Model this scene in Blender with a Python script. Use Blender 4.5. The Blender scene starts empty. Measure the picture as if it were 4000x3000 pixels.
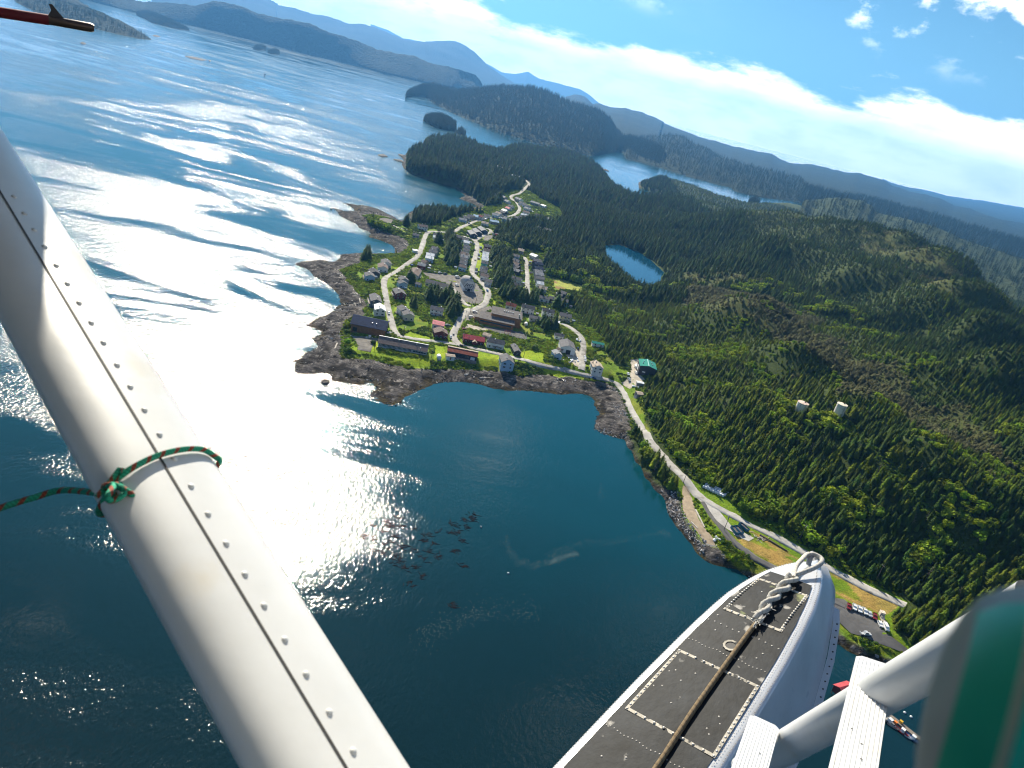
import bpy, bmesh, math, random
import numpy as np
from math import sin, cos, tan, atan, atan2, asin, radians, degrees, pi, hypot, sqrt, exp
from mathutils import Vector, Matrix, Quaternion

random.seed(7)
rng = np.random.default_rng(11)
SC = bpy.context.scene
COL = SC.collection

# ------------------------------------------------------------------ camera
FPX, ROLL, DHOR, ALT = 2800.0, radians(14.3), 1160.0, 200.0      # focal length in photo pixels (4000 wide), roll, horizon distance, height
PITCH = atan(DHOR / FPX)
CF = np.array([0, cos(PITCH), -sin(PITCH)])
_R0 = np.array([1.0, 0, 0]); _U0 = np.cross(_R0, CF)
CR = cos(ROLL) * _R0 + sin(ROLL) * _U0
CU = -sin(ROLL) * _R0 + cos(ROLL) * _U0
CO = np.array([0.0, 0.0, ALT])
cd = bpy.data.cameras.new('camera'); cam = bpy.data.objects.new('camera', cd); COL.objects.link(cam)
cd.sensor_width = 36.0; cd.lens = FPX / 4000 * 36.0
cd.clip_start = 0.02; cd.clip_end = 90000
M = Matrix.Identity(4)
for i in range(3):
    M[i][0] = CR[i]; M[i][1] = CU[i]; M[i][2] = -CF[i]; M[i][3] = CO[i]
cam.matrix_world = M
cd.dof.use_dof = True; cd.dof.focus_distance = 30.0; cd.dof.aperture_fstop = 25.2 / 1.9
SC.camera = cam

# ------------------------------------------------------------------ light
SUN_AZ, SUN_EL = radians(-21.0), radians(33.0)                    # azimuth from +Y towards +X
SUN = np.array([sin(SUN_AZ) * cos(SUN_EL), cos(SUN_AZ) * cos(SUN_EL), sin(SUN_EL)])
sl = bpy.data.lights.new('sun', 'SUN'); sl.energy = 5.0; sl.angle = radians(0.55); sl.color = (1.0, 0.91, 0.74)
so = bpy.data.objects.new('sun', sl); COL.objects.link(so)
so.rotation_euler = Vector(SUN).to_track_quat('Z', 'Y').to_euler()
SC.view_settings.view_transform = 'Standard'; SC.view_settings.look = 'None'
SC.view_settings.exposure = 0.92; SC.view_settings.gamma = 1.0; SC.view_settings.use_curve_mapping = False
SC.render.engine = 'CYCLES'
cy = SC.cycles
cy.use_denoising = True; cy.max_bounces = 5; cy.diffuse_bounces = 2; cy.glossy_bounces = 2; cy.transmission_bounces = 2
cy.volume_bounces = 0; cy.transparent_max_bounces = 6; cy.caustics_reflective = False; cy.caustics_refractive = False
cy.use_adaptive_sampling = True; cy.adaptive_threshold = 0.02
SC.render.film_transparent = False; cy.filter_width = 1.15

W = bpy.data.worlds.new('World'); SC.world = W; W.use_nodes = True
def build_world():
    nt = W.node_tree; N = nt.nodes; Lk = nt.links; N.clear()
    out = N.new('ShaderNodeOutputWorld'); bg = N.new('ShaderNodeBackground'); bg.inputs[1].default_value = 0.05
    sky = N.new('ShaderNodeTexSky'); sky.sky_type = 'NISHITA'; sky.sun_disc = False
    sky.sun_elevation = SUN_EL; sky.sun_rotation = SUN_AZ; sky.altitude = 200; sky.air_density = 1.0; sky.dust_density = 1.6; sky.ozone_density = 2.5
    tc = N.new('ShaderNodeTexCoord'); sep = N.new('ShaderNodeSeparateXYZ'); Lk.new(tc.outputs['Generated'], sep.inputs[0])
    def math(op, a, b=None, c=None):
        n = N.new('ShaderNodeMath'); n.operation = op
        for i, v in enumerate((a, b, c)):
            if v is None: continue
            if isinstance(v, (int, float)): n.inputs[i].default_value = v
            else: Lk.new(v, n.inputs[i])
        return n.outputs[0]
    def mrange(v, a, b, c, d, smooth=True):
        n = N.new('ShaderNodeMapRange'); n.interpolation_type = 'SMOOTHSTEP' if smooth else 'LINEAR'
        Lk.new(v, n.inputs[0])
        for i, x in enumerate((a, b, c, d)): n.inputs[1 + i].default_value = x
        return n.outputs[0]
    def noise(vec, scale, detail=6, rough=.55):
        n = N.new('ShaderNodeTexNoise'); n.inputs['Scale'].default_value = scale; n.inputs['Detail'].default_value = detail; n.inputs['Roughness'].default_value = rough
        Lk.new(vec, n.inputs['Vector']); return n.outputs['Fac']
    mp = N.new('ShaderNodeMapping'); mp.inputs['Scale'].default_value = (1, 1, 3.2); Lk.new(tc.outputs['Generated'], mp.inputs[0])
    mp2 = N.new('ShaderNodeMapping'); mp2.inputs['Scale'].default_value = (1, 1, 1.7); mp2.inputs['Location'].default_value = (3.13, 1.7, .4); Lk.new(tc.outputs['Generated'], mp2.inputs[0])
    z = sep.outputs['Z']
    # a bank of cumulus low round the horizon: its top edge wanders with the noise
    edge = math('MULTIPLY_ADD', noise(mp.outputs[0], 5.2, 9, .6), 0.17, -0.016)
    lift = math('MULTIPLY_ADD', noise(mp.outputs[0], 1.3, 2, .5), 0.06, -0.03)
    top = math('ADD', edge, lift)
    bank = mrange(math('SUBTRACT', z, top), -0.012, 0.012, 1.0, 0.0)
    # separate puffs higher up
    p = noise(mp2.outputs[0], 6.0, 7, .58)
    puff = math('MULTIPLY', mrange(p, 0.585, 0.68, 0, 1), mrange(z, 0.10, 0.17, 0, 1))
    wisp = math('MULTIPLY', mrange(noise(mp.outputs[0], 3.0, 4, .6), .5, .95, 0, .10), mrange(z, .0, .35, 1, .2))
    m = math('MAXIMUM', math('MAXIMUM', bank, puff), wisp)
    glow = mrange(z, .02, .36, .62, 0.0)                    # bright moist air above the bank
    shade = mrange(noise(mp.outputs[0], 13.0, 5, .6), .35, .75, 1.0, .72)
    cc = N.new('ShaderNodeMix'); cc.data_type = 'RGBA'; cc.blend_type = 'MULTIPLY'; cc.inputs[0].default_value = 1
    cc.inputs[6].default_value = (38.0, 37.0, 35.5, 1)
    comb = N.new('ShaderNodeCombineXYZ')
    for i in range(3): Lk.new(shade, comb.inputs[i])
    Lk.new(comb.outputs[0], cc.inputs[7])
    # colour of the clear sky as a polarised phone picture sees it: bluer than the model
    tint = N.new('ShaderNodeMix'); tint.data_type = 'RGBA'; tint.blend_type = 'MULTIPLY'; tint.inputs[0].default_value = 1
    Lk.new(sky.outputs[0], tint.inputs[6]); tint.inputs[7].default_value = (0.17, 0.46, 0.74, 1)
    gl = N.new('ShaderNodeMix'); gl.data_type = 'RGBA'; Lk.new(glow, gl.inputs[0]); Lk.new(tint.outputs[2], gl.inputs[6]); gl.inputs[7].default_value = (4.6, 9.6, 12.0, 1)
    mx = N.new('ShaderNodeMix'); mx.data_type = 'RGBA'
    Lk.new(m, mx.inputs[0]); Lk.new(gl.outputs[2], mx.inputs[6]); Lk.new(cc.outputs[2], mx.inputs[7])
    Lk.new(mx.outputs[2], bg.inputs[0]); Lk.new(bg.outputs[0], out.inputs[0])
build_world()

# ------------------------------------------------------------------ pixel <-> place
def ray(x, y):
    x = np.asarray(x, float); y = np.asarray(y, float)
    v = ((x - 2000) / FPX)[..., None] * CR - ((y - 1500) / FPX)[..., None] * CU + CF
    return v / np.linalg.norm(v, axis=-1, keepdims=True)
def on_plane(x, y, z=0.0):
    d = ray(x, y); t = (z - ALT) / d[..., 2]
    return CO + d * t[..., None]
def proj(P):
    d = np.asarray(P, float) - CO
    w = d @ CF; w = np.where(np.abs(w) < 1e-6, 1e-6, w)
    return 2000 + FPX * (d @ CR) / w, 1500 - FPX * (d @ CU) / w, w
def crop(c, pts):
    ox, oy, s = c
    return [(ox + x / s, oy + y / s) for x, y in pts]
A_ = (1300, 1150, 4.424); B_ = (1750, 1150, 4.424); C_ = (1400, 850, 4.424); D_ = (1800, 850, 4.424); E_ = (1750, 650, 4.424)
F_ = (2200, 1350, 5.53); G_ = (3150, 2250, 3.687); H_ = (2550, 1850, 3.16); K1 = (1100, 900, 2.765); K2 = (1700, 1000, 2.765)
K3 = (1200, 700, 2.212); K4 = (1550, 500, 2.765); K5 = (2300, 1500, 2.212); DS = (0, 0, 1 / 1.8083); Q1 = (0, 0, 1.843); Q2 = (1000, 0, 1.3825); Q3 = (2400, 0, 1.3825)
P_ = (1100, 1250, 3.16); S_ = (1150, 700, 2.765)

# ------------------------------------------------------------------ helpers: noise, polygons
def _h(ix, iy, s):
    n = (ix.astype(np.int64) * 374761393 + iy.astype(np.int64) * 668265263 + s * 974634777) & 0xffffffff
    n = ((n ^ (n >> 13)) * 1274126177) & 0xffffffff
    return ((n ^ (n >> 16)) & 0xffffff) / float(0xffffff)
def vnoise(x, y, s=0):
    x = np.asarray(x, float); y = np.asarray(y, float)
    ix = np.floor(x); iy = np.floor(y); fx = x - ix; fy = y - iy
    fx = fx * fx * (3 - 2 * fx); fy = fy * fy * (3 - 2 * fy)
    a = _h(ix, iy, s); b = _h(ix + 1, iy, s); c = _h(ix, iy + 1, s); d = _h(ix + 1, iy + 1, s)
    return (a * (1 - fx) + b * fx) * (1 - fy) + (c * (1 - fx) + d * fx) * fy
def fbm(x, y, o=4, s=0):
    t = 0; a = .5; n = 0
    for k in range(o):
        t = t + a * vnoise(x, y, s + k); n += a; a *= .5; x = np.asarray(x) * 2.03 + 11.3; y = np.asarray(y) * 2.03 + 5.7
    return t / n
def inside(px, py, poly):
    px = np.asarray(px, float); py = np.asarray(py, float); r = np.zeros(px.shape, bool)
    n = len(poly); j = n - 1
    for i in range(n):
        xi, yi = poly[i]; xj, yj = poly[j]
        c = ((yi > py) != (yj > py)) & (px < (xj - xi) * (py - yi) / ((yj - yi) or 1e-12) + xi)
        r ^= c; j = i
    return r
def poly_dist(x, y, poly, closed=True):
    d = np.full(x.shape, 1e18)
    n = len(poly)
    for i in range(n if closed else n - 1):
        ax, ay = poly[i]; bx, by = poly[(i + 1) % n]
        dx, dy = bx - ax, by - ay; L = dx * dx + dy * dy or 1e-9
        t = np.clip(((x - ax) * dx + (y - ay) * dy) / L, 0, 1)
        d = np.minimum(d, (x - ax - t * dx) ** 2 + (y - ay - t * dy) ** 2)
    return np.sqrt(d)
def sdf(x, y, poly):
    d = poly_dist(x, y, poly); return np.where(inside(x, y, poly), d, -d)
def smooth(t):
    t = np.clip(t, 0, 1); return t * t * (3 - 2 * t)
def roughen(poly, step, amp, seed):
    # break long straight stretches of a traced outline into an uneven line
    out = []; n = len(poly); k = 0
    for i in range(n):
        ax, ay = poly[i]; bx, by = poly[(i + 1) % n]; L = hypot(bx - ax, by - ay)
        m = max(1, min(4, int(L / step)))
        for q in range(m):
            t = q / m; w = 0 if q == 0 else amp * (2 * random.Random(seed * 7919 + k).random() - 1) * min(1, L / (step * 3))
            nx, ny = (by - ay) / (L or 1), -(bx - ax) / (L or 1); k += 1
            out.append((ax + (bx - ax) * t + nx * w, ay + (by - ay) * t + ny * w))
    return out
# ------------------------------------------------------------------ materials
def nodes_of(name):
    m = bpy.data.materials.new(name); m.use_nodes = True
    nt = m.node_tree; nt.nodes.clear()
    o = nt.nodes.new('ShaderNodeOutputMaterial'); b = nt.nodes.new('ShaderNodeBsdfPrincipled')
    nt.links.new(b.outputs[0], o.inputs[0])
    return m, nt, b, o
def mat(name, col, rough=.6, var=.3, scale=.5, bump=0.0, bscale=None, metal=0.0, spec=.4, trans=0.0, rnd=0.0, col2=None, detail=4, stain=None):
    m, nt, b, o = nodes_of(name); N = nt.nodes; L = nt.links
    tc = N.new('ShaderNodeTexCoord'); oi = N.new('ShaderNodeObjectInfo')
    add = N.new('ShaderNodeVectorMath'); add.operation = 'MULTIPLY_ADD'; L.new(oi.outputs['Random'], add.inputs[0]); add.inputs[1].default_value = (37, 53, 71); L.new(tc.outputs['Object'], add.inputs[2])
    no = N.new('ShaderNodeTexNoise'); no.inputs['Scale'].default_value = scale; no.inputs['Detail'].default_value = detail; no.inputs['Roughness'].default_value = .6
    L.new(add.outputs[0], no.inputs['Vector'])
    c2 = col2 or tuple(max(0, c * (1 - var)) for c in col)
    c1 = col if col2 else tuple(min(1, c * (1 + var)) for c in col)
    rp = N.new('ShaderNodeValToRGB'); rp.color_ramp.elements[0].position = .3; rp.color_ramp.elements[1].position = .7
    rp.color_ramp.elements[0].color = (*c2, 1); rp.color_ramp.elements[1].color = (*c1, 1)
    L.new(no.outputs['Fac'], rp.inputs[0]); cout = rp.outputs[0]
    if stain:
        ns = N.new('ShaderNodeTexNoise'); ns.inputs['Scale'].default_value = stain[1]; ns.inputs['Detail'].default_value = 6; L.new(add.outputs[0], ns.inputs['Vector'])
        r2 = N.new('ShaderNodeMapRange'); r2.inputs[1].default_value = stain[2]; r2.inputs[2].default_value = stain[2] + .06; L.new(ns.outputs['Fac'], r2.inputs[0])
        mx = N.new('ShaderNodeMix'); mx.data_type = 'RGBA'; L.new(r2.outputs[0], mx.inputs[0]); L.new(cout, mx.inputs[6]); mx.inputs[7].default_value = (*stain[0], 1); cout = mx.outputs[2]
    if rnd:
        hv = N.new('ShaderNodeHueSaturation')
        mr = N.new('ShaderNodeMapRange'); mr.inputs[3].default_value = 1 - rnd; mr.inputs[4].default_value = 1 + rnd; L.new(oi.outputs['Random'], mr.inputs[0]); L.new(mr.outputs[0], hv.inputs['Value'])
        m2 = N.new('ShaderNodeMath'); m2.operation = 'FRACT'; m3 = N.new('ShaderNodeMath'); m3.operation = 'MULTIPLY'; m3.inputs[1].default_value = 17.3; L.new(oi.outputs['Random'], m3.inputs[0]); L.new(m3.outputs[0], m2.inputs[0])
        mh = N.new('ShaderNodeMapRange'); mh.inputs[3].default_value = .5 - rnd * .075; mh.inputs[4].default_value = .5 + rnd * .03; L.new(m2.outputs[0], mh.inputs[0]); L.new(mh.outputs[0], hv.inputs['Hue'])
        L.new(cout, hv.inputs['Color']); cout = hv.outputs[0]
    L.new(cout, b.inputs['Base Color'])
    b.inputs['Roughness'].default_value = rough; b.inputs['Metallic'].default_value = metal; b.inputs['Specular IOR Level'].default_value = spec
    if bump:
        nb = N.new('ShaderNodeTexNoise'); nb.inputs['Scale'].default_value = bscale or scale * 4; nb.inputs['Detail'].default_value = 5; L.new(add.outputs[0], nb.inputs['Vector'])
        bp = N.new('ShaderNodeBump'); bp.inputs['Strength'].default_value = 1.0; bp.inputs['Distance'].default_value = bump; L.new(nb.outputs['Fac'], bp.inputs['Height']); L.new(bp.outputs[0], b.inputs['Normal'])
    if trans:
        t = N.new('ShaderNodeBsdfTranslucent'); L.new(cout, t.inputs[0]); ms = N.new('ShaderNodeMixShader'); ms.inputs[0].default_value = trans
        L.new(b.outputs[0], ms.inputs[1]); L.new(t.outputs[0], ms.inputs[2]); L.new(ms.outputs[0], o.inputs[0])
    return m
MT = {}
def mt(k, *a, **kw):
    if k not in MT: MT[k] = mat(k, *a, **kw)
    return MT[k]

# ------------------------------------------------------------------ object helpers
def new_mesh(name, verts, faces, m=None, smooth_=False):
    me = bpy.data.meshes.new(name); me.from_pydata([tuple(map(float, v)) for v in verts], [], faces)
    if m: me.materials.append(m)
    if smooth_:
        me.shade_smooth(); big = [p.index for p in me.polygons if p.loop_total > 4]
        if big:                                           # end caps keep their own edge, so the sides shade as sides
            eset = set()
            for i in big: me.polygons[i].use_smooth = False; eset.update(tuple(sorted(k)) for k in me.polygons[i].edge_keys)
            for e in me.edges:
                if tuple(sorted(e.vertices)) in eset: e.use_edge_sharp = True
    me.update(); return me
def ob(name, me, parent=None, loc=(0, 0, 0), rot=(0, 0, 0), scl=(1, 1, 1)):
    o = bpy.data.objects.new(name, me); COL.objects.link(o)
    o.location = loc; o.rotation_euler = rot; o.scale = scl
    if parent is not None: o.parent = parent
    return o
def tag(o, label, cat, group=None):
    o['label'] = label; o['category'] = cat
    if group: o['group'] = group
    return o
def empty(name, loc=(0, 0, 0), rz=0.0, label=None, cat=None, group=None):
    o = bpy.data.objects.new(name, None); COL.objects.link(o); o.location = loc; o.rotation_euler = (0, 0, rz); o.empty_display_size = .5
    if label: tag(o, label, cat, group)
    return o
def copy_tree(o, parent=None):
    c = o.copy(); COL.objects.link(c); c.parent = parent
    for ch in o.children: copy_tree(ch, c)
    return c
class MB:
    def __init__(s): s.v = []; s.f = []
    def add(s, V, Fc):
        k = len(s.v); s.v += [tuple(map(float, p)) for p in V]; s.f += [tuple(i + k for i in f) for f in Fc]
    def box(s, x0, x1, y0, y1, z0, z1):
        s.add([(x0, y0, z0), (x1, y0, z0), (x1, y1, z0), (x0, y1, z0), (x0, y0, z1), (x1, y0, z1), (x1, y1, z1), (x0, y1, z1)],
              [(0, 3, 2, 1), (4, 5, 6, 7), (0, 1, 5, 4), (1, 2, 6, 5), (2, 3, 7, 6), (3, 0, 4, 7)])
    def tube(s, pts, rad, n=6, caps=True):
        pts = [Vector(p) for p in pts]; k0 = len(s.v); m = len(pts)
        rad = rad if hasattr(rad, '__len__') else [rad] * m
        prev = None
        for i, p in enumerate(pts):
            t = (pts[min(i + 1, m - 1)] - pts[max(i - 1, 0)]).normalized()
            if prev is None: u = t.orthogonal().normalized()
            else:
                u = prev - t * prev.dot(t); u = u.normalized() if u.length > 1e-6 else t.orthogonal().normalized()
            prev = u; w = t.cross(u)
            for j in range(n):
                a = 2 * pi * j / n; s.v.append(tuple(p + (u * cos(a) + w * sin(a)) * rad[i]))
        for i in range(m - 1):
            for j in range(n):
                s.f.append((k0 + i * n + j, k0 + i * n + (j + 1) % n, k0 + (i + 1) * n + (j + 1) % n, k0 + (i + 1) * n + j))
        if caps:
            s.f.append(tuple(k0 + j for j in reversed(range(n)))); s.f.append(tuple(k0 + (m - 1) * n + j for j in range(n)))
    def mesh(s, name, m=None, sm=False): return new_mesh(name, s.v, s.f, m, sm)

# ------------------------------------------------------------------ the land: traced outlines turned into heights
SHORE = ([(4700, 3400), (4100, 2960), (3800, 2760)] + crop(G_, [(1400, 1330), (1150, 1290), (800, 1180), (650, 1090)]) + [(3150, 2430), (2960, 2280)]
  + crop(H_, [(1080, 1180), (930, 1150), (800, 1140), (640, 1070), (550, 980), (480, 860), (400, 770), (300, 650), (210, 530), (165, 400), (160, 300), (60, 220)])
  + [(2526, 1848), (2494, 1807), (2467, 1753), (2451, 1717), (2408, 1710), (2359, 1694), (2320, 1676), (2327, 1636), (2345, 1613), (2318, 1586), (2320, 1563)]
  + crop(F_, [(690, 1180), (560, 1080), (400, 1040), (200, 1035), (0, 1070)])
  + [(2134, 1535), (2080, 1528), (2036, 1524), (1989, 1528), (1931, 1521), (1881, 1503)]
  + crop(P_, [(2212, 760), (2000, 770), (1900, 790), (1720, 860), (1560, 940), (1510, 990), (1490, 1050), (1400, 1060), (1330, 1065), (1180, 1010), (1090, 950), (1110, 890), (1200, 840), (1120, 830), (1110, 780), (1000, 800), (920, 810), (840, 780), (720, 765), (610, 750), (610, 690), (570, 650), (420, 660), (260, 670), (170, 660), (150, 600), (150, 500), (250, 470), (290, 400), (420, 350), (470, 340), (430, 300), (370, 215), (490, 190), (500, 150), (420, 105), (300, 65), (340, 40)])
  + crop(K1, [(330, 980), (480, 920), (560, 860), (640, 790), (620, 720), (590, 660), (500, 580), (430, 540), (350, 500), (300, 430), (140, 370), (180, 345), (400, 315), (560, 345), (640, 300), (630, 260), (740, 255), (880, 245), (1000, 248), (1215, 258), (1232, 225), (1190, 160), (1080, 110), (930, 70)])
  + crop(S_, [(790, 620), (830, 600), (800, 560), (700, 530), (680, 490), (560, 430), (510, 405), (470, 380), (450, 340), (390, 310), (440, 310), (540, 345), (650, 345), (600, 290), (520, 255), (640, 270), (780, 285), (900, 320), (1010, 380), (1085, 410), (1130, 445), (1240, 465), (1250, 420), (1235, 360), (1300, 335), (1400, 320), (1600, 340), (1780, 345), (1930, 345), (1965, 325), (1830, 300), (1690, 265), (1740, 275), (1890, 300), (1975, 300), (1930, 265), (1850, 235), (1765, 205), (1860, 190), (1840, 165)])
  + crop(K4, [(660, 650), (430, 580), (300, 540), (150, 485), (75, 430), (60, 400), (75, 340), (20, 290), (90, 300), (110, 260), (150, 235), (270, 215), (300, 140), (430, 130), (590, 120), (760, 170), (900, 225), (1050, 265), (1140, 255), (1190, 210), (1330, 215), (1500, 250), (1750, 275), (1950, 330), (2100, 400), (2212, 450)])
  + [(2400, 733), (2470, 785), (2500, 795), (2560, 782), (2612, 775), (2560, 752), (2496, 735), (2494, 712), (2560, 696), (2640, 712), (2730, 740), (2800, 768), (2890, 795), (2960, 800), (3060, 800), (3300, 850), (3800, 980), (4400, 1140), (5200, 1600)])
UPL = ([(4760, 3380), (4150, 2930), (3850, 2720)] + crop(G_, [(1500, 1230), (1250, 1180), (900, 1050), (660, 930)]) + [(3170, 2390), (2980, 2245)]
  + crop(H_, [(1000, 1080), (890, 1020), (850, 960), (780, 900), (640, 880), (560, 770), (450, 640), (380, 520), (340, 380), (330, 260), (200, 190), (60, 110)])
  + [(2536, 1838), (2503, 1797), (2478, 1743), (2462, 1705), (2452, 1690), (2475, 1680), (2455, 1618), (2434, 1560), (2408, 1514)]
  + crop(F_, [(930, 790), (700, 775), (440, 740), (100, 660)]) + [(2190, 1478), (2152, 1467), (2098, 1459), (2025, 1467), (1953, 1448), (1863, 1445), (1772, 1440)]
  + crop(P_, [(2000, 600), (1700, 600), (1500, 580), (1350, 540), (1150, 490), (900, 475), (760, 470), (710, 400), (740, 310), (760, 250), (740, 170), (760, 80)])
  + crop(K1, [(700, 980), (790, 920), (900, 920), (930, 830), (900, 750), (840, 690), (780, 620), (720, 540), (640, 430), (720, 400), (850, 350), (870, 285), (900, 262), (1000, 262), (1200, 272), (1260, 250), (1370, 210), (1380, 160), (1350, 100), (1280, 60)])
  + crop(S_, [(1000, 575), (900, 540), (820, 500), (800, 430), (740, 390), (830, 380), (950, 400), (1060, 430), (1130, 460), (1240, 475), (1300, 440), (1260, 370), (1310, 350), (1400, 335), (1600, 352), (1780, 357), (1930, 360), (2030, 320), (2060, 290), (1990, 250), (1930, 200), (1880, 165)])
  + crop(K4, [(660, 628), (430, 565), (300, 520), (150, 465), (95, 420), (90, 400), (100, 340), (100, 310), (115, 280), (160, 250), (275, 230), (305, 155), (430, 145), (590, 132), (760, 182), (900, 236), (1050, 275), (1140, 265), (1195, 222), (1330, 226), (1500, 260), (1750, 285), (1950, 340), (2100, 410), (2212, 460)])
  + [(2400, 740), (2470, 792), (2500, 801), (2560, 788), (2625, 777), (2570, 750), (2503, 735), (2500, 716), (2560, 702), (2640, 718), (2730, 746), (2800, 773), (2890, 800), (2960, 806), (3060, 806), (3300, 856), (3800, 986), (4400, 1150), (5250, 1620)])
def world_poly(pts, z):
    a = np.array(pts, float); P = on_plane(a[:, 0], a[:, 1], z); return [(float(p[0]), float(p[1])) for p in P]
shore_w = roughen(world_poly(SHORE, 0.0), 9.0, 2.4, 1)
upl_w = roughen(world_poly(UPL, 3.6), 9.0, 1.2, 2)
LAKE_Z = 6.0
lake_w = roughen(world_poly([(2358, 960), (2423, 956), (2495, 984), (2556, 1028), (2596, 1066), (2578, 1102), (2532, 1148), (2504, 1156), (2470, 1130), (2440, 1100), (2400, 1060), (2366, 1015)], LAKE_Z), 10, 2.5, 3)

CTRL = [(1500, 1290, 6), (1400, 1330, 5), (1700, 1345, 6), (1950, 1370, 7), (2250, 1400, 8), (1600, 1100, 8), (1450, 1060, 5), (1850, 1100, 10), (1700, 1200, 8), (1900, 1000, 11), (1780, 870, 11), (1620, 900, 6), (1500, 860, 4.5),
  (1700, 850, 6), (1990, 800, 13), (2060, 720, 14), (2150, 1180, 12), (2180, 1050, 13), (2300, 1250, 9), (1980, 1250, 9), (2050, 940, 13), (2400, 1480, 6), (2480, 1440, 9), (1700, 640, 10), (1900, 600, 12), (2000, 590, 12), (2200, 700, 14), (2330, 700, 13), (2400, 830, 13), (2250, 850, 16), (2100, 640, 15),
  (2320, 1000, 10), (2330, 1130, 11), (2400, 930, 9), (2640, 1010, 14), (2600, 1140, 16), (2450, 1200, 12), (2560, 1330, 18), (2620, 1440, 22), (2540, 1530, 8), (2640, 1620, 14), (2560, 1680, 6), (2540, 1790, 5), (2600, 1860, 5), (2700, 1780, 13),
  (2560, 740, 8), (2650, 750, 12), (2700, 860, 20), (2800, 830, 26), (2900, 840, 38), (2650, 960, 20),
  (2760, 1120, 38), (2950, 1180, 62), (3150, 1320, 72), (3400, 1480, 76), (3650, 1640, 76), (3850, 1780, 72), (3950, 2000, 50),
  (3050, 1080, 46), (3250, 1180, 46), (3500, 1330, 48), (3750, 1480, 50), (3950, 1650, 56),
  (3000, 845, 72), (3100, 838, 90), (3250, 850, 106), (3400, 875, 118), (3550, 915, 120), (3700, 1000, 114), (3800, 1110, 108), (3890, 1240, 102), (3990, 1370, 98), (3200, 960, 84), (3450, 1030, 96), (3700, 1180, 90), (3850, 1350, 82), (4300, 1700, 80),
  (2850, 1400, 42), (2900, 1550, 36), (3110, 1600, 45), (3270, 1630, 47), (3330, 1640, 47), (3000, 1700, 30), (2850, 1750, 18), (2800, 1880, 10), (2950, 1950, 14), (3100, 2000, 17), (3250, 1900, 28), (3500, 1900, 42), (3700, 2000, 36), (3450, 2150, 14), (3700, 2250, 16), (3900, 2250, 26), (4200, 2300, 30),
  (2700, 1950, 5), (2800, 2050, 5), (2950, 2080, 5.5), (3100, 2170, 5.5), (3300, 2300, 5), (3450, 2380, 5), (3400, 2450, 4.6), (3550, 2540, 4.6), (3650, 2500, 9), (3600, 2400, 8), (3800, 2600, 8), (2650, 2000, 4.5), (2750, 2130, 3.6), (2900, 2200, 4.5), (3540, 2330, 6), (3700, 2400, 14)]
_c = np.array(CTRL, float); _cw = np.array([on_plane(x, y, z) for x, y, z in CTRL])
# hidden ground behind the crest falls away to the far shore
extra = [(700, 1500, 12), (900, 1700, 10), (1100, 2000, 8), (600, 2000, 8), (1500, 1600, 8), (1400, 2400, 6), (900, 1200, 12), (1200, 1200, 10), (520, 1400, 22), (620, 1250, 24), (700, 1050, 26), (690, 880, 28), (660, 700, 30), (640, 540, 30), (620, 400, 28), (640, 280, 25), (900, 900, 14), (900, 600, 14), (900, 300, 14), (1200, 700, 10)]
CX = np.concatenate([_cw[:, 0], [e[0] for e in extra]]); CYY = np.concatenate([_cw[:, 1], [e[1] for e in extra]]); CZ = np.concatenate([_c[:, 2], [e[2] for e in extra]])

def base_height(x, y):
    w = 0; t = 0
    for cx, cyy, cz in zip(CX, CYY, CZ):
        d2 = (x - cx) ** 2 + (y - cyy) ** 2
        k = 1.0 / (d2 + 350.0) ** 1.6; w = w + k; t = t + k * cz
    return t / w
def land_height(x, y):
    ds = sdf(x, y, shore_w); du = sdf(x, y, upl_w)
    H = base_height(x, y)
    H = H + np.clip(H - 14, 0, 60) / 60 * (fbm(x / 60, y / 60, 4, 5) - .5) * 22
    inter = 3.4 * np.clip(ds, 0, None) / (np.clip(ds, 0, None) + np.clip(-du, 0, None) + 1e-6)
    up = 3.4 + smooth(du / 14.0) * (np.maximum(H, 3.8) - 3.4)
    z = np.where(du > 0, up, inter)
    z = np.where(ds < 0, np.maximum(ds * .35, -4.0), z)
    dl = sdf(x, y, lake_w)
    z = np.where(dl > 0, LAKE_Z - 1.0, np.where(dl > -30, LAKE_Z + .3 + (z - LAKE_Z - .3) * smooth(-dl / 30.0), z))
    return z, ds, du
GX0, GX1, GY0, GY1, GS = -620.0, 1900.0, 140.0, 2900.0, 4.5
_gx = np.arange(GX0, GX1 + .1, GS); _gy = np.arange(GY0, GY1 + .1, GS)
_XX, _YY = np.meshgrid(_gx, _gy)
HG = np.empty(_XX.shape); SG = np.empty(_XX.shape); UG = np.empty(_XX.shape)
for r in range(0, _XX.shape[0], 40): HG[r:r + 40], SG[r:r + 40], UG[r:r + 40] = land_height(_XX[r:r + 40], _YY[r:r + 40])
def bil(G, x, y):
    fx = np.clip((np.asarray(x, float) - GX0) / GS, 0, G.shape[1] - 1.001); fy = np.clip((np.asarray(y, float) - GY0) / GS, 0, G.shape[0] - 1.001)
    ix = fx.astype(int); iy = fy.astype(int); fx = fx - ix; fy = fy - iy
    return (G[iy, ix] * (1 - fx) + G[iy, ix + 1] * fx) * (1 - fy) + (G[iy + 1, ix] * (1 - fx) + G[iy + 1, ix + 1] * fx) * fy
def gz(x, y): return bil(HG, x, y)
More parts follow.
